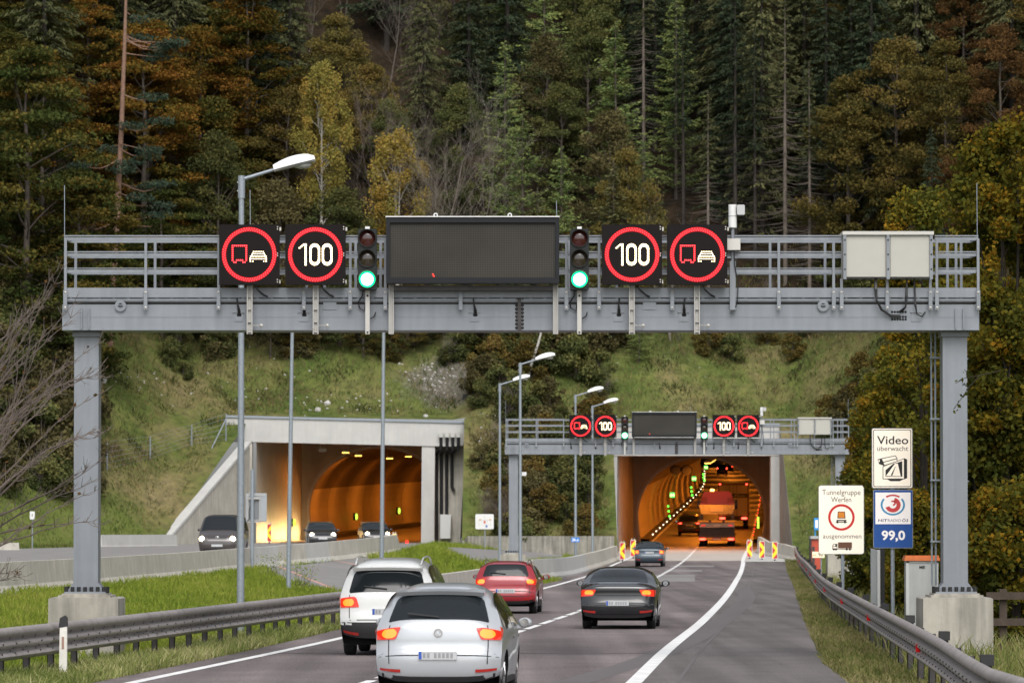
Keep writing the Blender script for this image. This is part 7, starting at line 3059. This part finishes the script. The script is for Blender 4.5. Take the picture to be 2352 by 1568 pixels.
# ---- bare branches reaching in from the left in front of the left column
Y = 79.0
root0 = at(-260, 1120, Y)
t = thing('bare_shrub', 'bare brown shrub reaching in from the left photo edge before the gantry column', 'bush', (root0.x, Y, 0))
b, tw = MB(), MB()
bases = [((-120, 1080), (60, 900), (225, 790)), ((-120, 1010), (40, 830), (170, 700)), ((-100, 960), (60, 760), (130, 620)), ((-120, 1100), (70, 880), (215, 865)), ((-100, 1230), (60, 1000), (228, 905)), ((-100, 1210), (100, 1010), (222, 990)),
         ((-120, 1240), (80, 1150), (226, 1062)), ((-100, 1280), (90, 1140), (210, 1110)), ((-100, 1150), (60, 900), (100, 760)), ((-100, 900), (30, 760), (100, 690)), ((-120, 1300), (80, 1210), (215, 1195)), ((-100, 1180), (20, 1040), (60, 860)), ((-120, 1330), (-20, 1340), (45, 1322)),
         ((-120, 1000), (0, 900), (40, 720)), ((-100, 1120), (30, 960), (150, 830)), ((-100, 1060), (50, 950), (150, 890))]
DL = []
bases = bases + [tuple((x + rng.normal(0, 16), y + rng.normal(0, 30)) for x, y in q) for q in bases]
for (p0, p1, p2) in bases:
    yo = rng.uniform(-1.6, 1.6)
    pts = []
    for i in range(11):
        s = i / 10
        x = (1 - s) ** 2 * p0[0] + 2 * s * (1 - s) * p1[0] + s * s * p2[0]
        y = (1 - s) ** 2 * p0[1] + 2 * s * (1 - s) * p1[1] + s * s * p2[1]
        pts.append(at(x + rng.normal(0, 2), y + rng.normal(0, 2), Y + yo * (1 - .3 * s)) - Vector((root0.x, Y, 0)))
    b.tube(pts, [.022 * (1 - .85 * i / 10) for i in range(11)], 5, False)
    for i in range(2, 11):
        for _ in range(3):
            d = (pts[i] - pts[i - 1]).normalized()
            nd = (d + Vector(rng.normal(0, .55, 3)) + Vector((0, 0, .3))).normalized()
            l = rng.uniform(.12, .42) * (1.1 - .04 * i)
            e1 = pts[i] + nd * l * .5
            e2 = e1 + (nd + Vector((.1, 0, .35))).normalized() * l * .5
            tw.tube([pts[i], e1, e2], [.007, .005, .0025], 3, False)
            if rng.uniform() < .6:
                n2 = (nd + Vector(rng.normal(0, .6, 3))).normalized()
                tw.tube([e1, e1 + n2 * l * .45], [.004, .002], 3, False)
            if rng.uniform() < .06: DL.append(tuple(e2))
b.build('branch', twig_m, t, recalc=False)
tw.build('twig', twig_m, t, recalc=False)
b = MB()
for i in range(5):
    b.tube([(rng.normal(0, .3), rng.normal(0, .5), -.2), (.2 + rng.normal(0, .2), rng.normal(0, .4), 1.2), (at(-120, 1080, Y).x - root0.x, rng.normal(0, .8), at(0, 1100, Y).z)], [.05, .04, .022], 6, False)
b.build('stem', twig_m, t, recalc=False)
V, Fc = leaf_cards(np.array(DL), .04, .03, .2)
np_mesh('dry_leaves', V, Fc, LM['rust'], t, rng.uniform(0, 1, len(DL)))
for x, Y, H in ((-60, 150, 4.2), (40, 190, 3.6), (-10, 230, 4.5)):
    pass

for k_, l_ in PROTO.items():
    for i_, r_ in enumerate(l_):
        if not USED.get((k_, i_)):
            for c_ in list(r_.children): bpy.data.objects.remove(c_)
            bpy.data.objects.remove(r_)

# ---------------------------------------------------------------- grass
def grassmat(name, cols): return leafmat(name, cols, .3)


GM = {'verge': grassmat('grass_verge', [(.085, .12, .03), (.15, .185, .05), (.25, .26, .095), (.38, .36, .18)]),
      'lush': grassmat('grass_lush', [(.10, .15, .022), (.16, .215, .03), (.22, .26, .04), (.28, .28, .07)]),
      'hill': grassmat('grass_hill', [(.042, .07, .017), (.08, .10, .028), (.15, .13, .05), (.22, .165, .085)]),
      'dry': grassmat('grass_dry', [(.10, .13, .035), (.18, .19, .06), (.27, .24, .105), (.34, .28, .15)])}


def blades(name, XY, hmin, hmax, w, m, fn, lean=.35, tint=(.5, .22), zoff=-.03):
    n = len(XY)
    z = np.array([fn(x, y) for x, y in XY]) + zoff
    P = np.column_stack([XY, z])
    a = rng.uniform(0, 2 * np.pi, n)
    hgt = rng.uniform(hmin, hmax, n) * (.6 + .8 * (.5 + .5 * np.sin(P[:, 0] * 2.1 + np.sin(P[:, 1] * .9) * 2) * np.sin(P[:, 1] * 1.3)))
    s = np.column_stack([np.cos(a), np.sin(a), np.zeros(n)]) * w
    l = np.column_stack([rng.normal(0, 1, (n, 2)) * (hgt * lean)[:, None], hgt])
    V = np.empty((n, 4, 3), np.float32)
    V[:, 0], V[:, 1] = P - s, P + s
    mid = P + l * np.array([.35, .35, .6])
    V[:, 2] = P + l
    V[:, 1] = mid + s * .8
    V[:, 0] = P - s * .6
    V[:, 3] = mid - s * .8
    tn = np.clip(rng.normal(tint[0], tint[1], n) + .25 * np.sin(P[:, 0] * .8 + P[:, 1] * .37) * np.sin(P[:, 1] * .23 + 1), 0, 1)
    o = np_mesh(name, V.reshape(-1, 3), np.arange(4 * n, dtype=np.int32).reshape(n, 4), m, None, tn)
    return tag(o, kind='stuff')


def sample(n, Y0, Y1, fa, fb, power=1.0):
    Y = Y0 + (Y1 - Y0) * rng.uniform(0, 1, n) ** power
    A = np.array([fa(y) for y in Y])
    B = np.array([fb(y) for y in Y])
    X = A + (B - A) * rng.uniform(0, 1, n)
    return np.column_stack([X, Y])


blades('grass', sample(60000, 58, 134, lambda y: interp(y, XRL) - .5, lambda y: left_asphalt(y) + .05, 1.3), .09, .26, .012, GM['verge'], gz, .4, (.58, .25))
isl = sample(130000, 60, 215, lambda y: interp(y, XB) + .16, lambda y: interp(y, XRL) - .2, 1.2)
q0 = [G(650, 1330), G(700, 1345), G(790, 1362)]


def inside(px_, py_, poly):
    r_ = np.zeros(len(px_), bool)
    for (x0, y0), (x1, y1) in zip(poly, poly[1:] + poly[:1]):
        if y0 == y1: continue
        c_ = ((y0 > py_) != (y1 > py_)) & (px_ < (x1 - x0) * (py_ - y0) / (y1 - y0) + x0)
        r_ ^= c_
    return r_


def off_paved(XY):
    px_ = CX + XY[:, 0] * F / XY[:, 1]
    zz = np.array([gz(a, c) for a, c in XY])
    py_ = HOR + (HC - zz) * F / XY[:, 1]
    bad = inside(px_, py_, [(610, 1303), (700, 1297), (800, 1285), (840, 1277), (900, 1330), (790, 1362), (700, 1345), (650, 1330)])
    bad |= inside(px_, py_, [(1000, 1256), (1060, 1258), (1140, 1263), (1300, 1268), (1290, 1285), (1160, 1297), (1090, 1290), (1050, 1276)])
    return XY[~bad]


blades('grass', off_paved(isl), .10, .26, .014, GM['lush'], gz, .35, (.5, .2))
mid = sample(60000, 150, 300, lambda y: interp(y, XB) + .5, lambda y: xleft(y) - 1.5, 1.0)
pxm = CX + mid[:, 0] * F / mid[:, 1]
mid = off_paved(mid)
pxm = CX + mid[:, 0] * F / mid[:, 1]
blades('grass', mid[(pxm > 830)], .12, .36, .02, GM['lush'], gz, .4, (.45, .25))
blades('grass', sample(70000, 44, 300, lambda y: interp(y, SHOULDER) - .05, lambda y: smooth_at(y, RAIL_R) + 1.2, 1.5), .05, .16, .013, GM['dry'], gz, .5, (.5, .25))
blades('grass', sample(26000, 44, 200, lambda y: smooth_at(y, RAIL_R) + .1, lambda y: smooth_at(y, RAIL_R) + 4.5, 1.2), .15, .5, .014, GM['dry'], gz, .4, (.35, .25))
# slopes: tufts over the hillside
n = 150000
Yh = rng.uniform(262, 340, n)
Xh = rng.uniform(-46, 34, n)
ok = np.array([(y > yfoot(x) - .3) and ((y > 322.6 + (1.6 if -19.5 < x < -3 else .8 if 5 < x < 19 else 0)) or x < interp(y, WL) - .5 or WLR + .4 < x < WRL - .4 or x > WRR + .5) for x, y in zip(Xh, Yh)])
XYh = np.column_stack([Xh, Yh])[ok]
blades('grass', XYh, .12, .42, .035, GM['hill'], terr, .55, (.42, .28))
# dry stalk patches and broad-leaved weed clumps on the slopes
for nm_, mt_, cn, per_, sp, hh_, ww in (('grass', LM['dry'], 90, 170, 1.0, (.25, .7), .022), ('weeds', LM['bush_green'], 130, 60, .45, (.12, .45), .055)):
    A_ = []
    while len(A_) < cn:
        x_, y_ = rng.uniform(-40, 30), rng.uniform(300, 337)
        if y_ > yfoot(x_) + 1 and (y_ > 325 or x_ < interp(y_, WL) - 2 or WLR + 1 < x_ < WRL - 1 or x_ > WRR + 1.5): A_.append((x_, y_))
    A_ = np.repeat(np.array(A_), per_, axis=0)
    A_ = A_ + rng.normal(0, sp, A_.shape) * np.array([1.3, .7])
    A_ = A_[np.array([(y > 323) or x < interp(y, WL) - .6 or WLR + .4 < x < WRL - .4 or x > WRR + .5 for x, y in A_])]
    blades(nm_, A_, hh_[0], hh_[1], ww, mt_, terr, .6, (.5, .25))
ftm = sample(9000, 100, 306, lambda y: interp(y, LEDGE) - 9, lambda y: interp(y, LEDGE) - .2)
blades('grass', ftm[np.array([x > -45 for x in ftm[:, 0]])], .12, .35, .03, GM['hill'], terr, .5, (.35, .25))
# loose stones on the slope over the exit portal: individual pale boulders and one mass of rubble
stone_m = mat('limestone', (.45, .43, .41), .9, var=.2, vs=6)


def stone_mesh(b, p, r):
    vs = []
    n = 7
    for i in range(5):
        a = -math.pi / 2 + math.pi * i / 4
        for j in range(n):
            t = 2 * math.pi * j / n
            k = r * rng.uniform(.7, 1.2)
            vs.append((p[0] + k * math.cos(a) * math.cos(t), p[1] + k * math.cos(a) * math.sin(t), p[2] + k * math.sin(a) * .75))
    b.add(vs, [(i * n + j, i * n + (j + 1) % n, (i + 1) * n + (j + 1) % n, (i + 1) * n + j) for i in range(4) for j in range(n)])


b = MB()
for x, y, sx, sy, n in ((1010, 878, 36, 20, 70), (985, 850, 34, 12, 30), (800, 925, 90, 14, 34), (560, 905, 50, 20, 16), (430, 1190, 12, 18, 34), (640, 830, 60, 20, 12), (1130, 1000, 20, 30, 20), (300, 872, 40, 12, 34), (90, 1240, 60, 10, 20)):
    for _ in range(n):
        q = G(x + rng.normal(0, sx), y + rng.normal(0, sy), terr)
        if q.y < 300: continue
        if 306 < q.y < 323.5 and not (q.x < interp(q.y, WL) - .7 or WLR + .5 < q.x < WRL - .5): continue
        stone_mesh(b, (q.x, q.y, q.z + .02), rng.uniform(.02, .10))
tag(b.build('rubble', stone_m, None, recalc=False), kind='stuff')
for x, y, r, lb in ((1143 / 2.24 * .5742 + 800 * .5742, (36 / 2.24 + 1600) * .5742, .26, 'upper pale boulder on the grass above the middle of the exit portal'), (1058 / 2.24 * .5742 + 800 * .5742, (95 / 2.24 + 1600) * .5742, .24, 'lower pale boulder just above the exit portal coping'),
                    (238, 878, .26, 'pale boulder on the slope right beside the left gantry column'), (2020 / 2.24 * .5742 + 800 * .5742, (152 / 2.24 + 1600) * .5742, .2, 'pale boulder above the right part of the exit portal header')):
    q = G(x, y, terr)
    b = MB()
    stone_mesh(b, (0, 0, 0), r)
    o = b.build('boulder', stone_m, None, recalc=False)
    o.location = (q.x, q.y, q.z + r * .3)
    tag(o, lb, 'boulder')
# weeds beside the sign post and along the barriers
wn = 0
for x, y, H, lb in ((690, 1352, .8, 'tall thin weed at the gravel by the second lamp post'), (625, 1325, .9, 'weedy clump at the foot of the sign back post'), (1440, 1292, .5, None)):
    if not lb: continue
    q = G(x, y)
    n = 260
    P = np.column_stack([rng.normal(0, .28, n), rng.normal(0, .3, n), rng.uniform(0, H, n) ** 1.1])
    V, Fc = leaf_cards(P, .05, .02, 0)
    r = thing('weed', lb, 'weed', (q.x, q.y, q.z))
    np_mesh('leaves', V, Fc, LM['larch'], r, rng.uniform(.2, 1, n))
    b = MB()
    for _ in range(12): limb(b, (rng.normal(0, .15), rng.normal(0, .15), -.05), (rng.normal(0, .3), rng.normal(0, .3), H * rng.uniform(.7, 1.1)), .008, .003, .1, 3, 3)
    b.build('stem', twig_m, r, recalc=False)
# ---------------------------------------------------------------- light, sky, camera
for Yc in (325.5, 335.0, 344.0):                        # unseen strip lights added to imitate headlight wash along the exit gallery wall
    o_ = area_light('wall_wash_fill', (0, 0, 0), 190, 8.8, .12, (1, .70, .30))
    n_ = Vector((1, 0, -.05)).normalized()
    x_ = Vector((.061, 1, 0)).normalized()
    y_ = n_.cross(x_).normalized()
    x_ = y_.cross(n_)
    o_.matrix_world = Matrix(((x_.x, y_.x, n_.x, w1(Yc) + 1.15), (x_.y, y_.y, n_.y, Yc), (x_.z, y_.z, n_.z, hleft(Yc) + .5), (0, 0, 0, 1)))
w = bpy.data.worlds.new('World')
sc.world = w
w.use_nodes = True
nt = w.node_tree
bg = nt.nodes['Background']
sky = nt.nodes.new('ShaderNodeTexSky')
sky.sky_type = 'NISHITA'
sky.sun_disc = False
ELEV, AZ = math.radians(48), math.radians(174)
sky.sun_elevation = ELEV
sky.sun_rotation = AZ
sky.air_density = 1.0
sky.dust_density = 3.0
sky.ozone_density = 1.0
hs = nt.nodes.new('ShaderNodeHueSaturation')
hs.inputs['Saturation'].default_value = .30
nt.links.new(sky.outputs[0], hs.inputs['Color'])
nt.links.new(hs.outputs[0], bg.inputs[0])
bg.inputs[1].default_value = .14
sl = bpy.data.lights.new('sun', 'SUN')
sl.energy = 1.3
sl.angle = math.radians(42)
sl.color = (1, .97, .93)
so = bpy.data.objects.new('sun', sl)
COL.objects.link(so)
# the sun stands at azimuth AZ (clockwise from +y), elevation ELEV
dv = Vector((math.sin(AZ) * math.cos(ELEV), math.cos(AZ) * math.cos(ELEV), math.sin(ELEV)))
so.rotation_euler = dv.to_track_quat('Z', 'Y').to_euler()

cam = bpy.data.cameras.new('camera')
cam.sensor_width = 36.0
cam.lens = 36.0 * F / 2352.0
cam.clip_start, cam.clip_end = 1.0, 3000.0
cam.dof.use_dof = True
cam.dof.focus_distance = 86.0
cam.dof.aperture_fstop = 5.8
co = bpy.data.objects.new('camera', cam)
COL.objects.link(co)
co.location = (0, 0, HC)
co.rotation_euler = (math.radians(90) + TP, 0, 0)
sc.camera = co
sc.view_settings.view_transform = 'Standard'
sc.view_settings.look = 'None'
sc.view_settings.gamma = 1
sc.view_settings.exposure = .66
sc.cycles.max_bounces = 6
sc.cycles.diffuse_bounces = 3
sc.cycles.transparent_max_bounces = 4
sc.cycles.use_denoising = True
sc.cycles.sample_clamp_indirect = 4
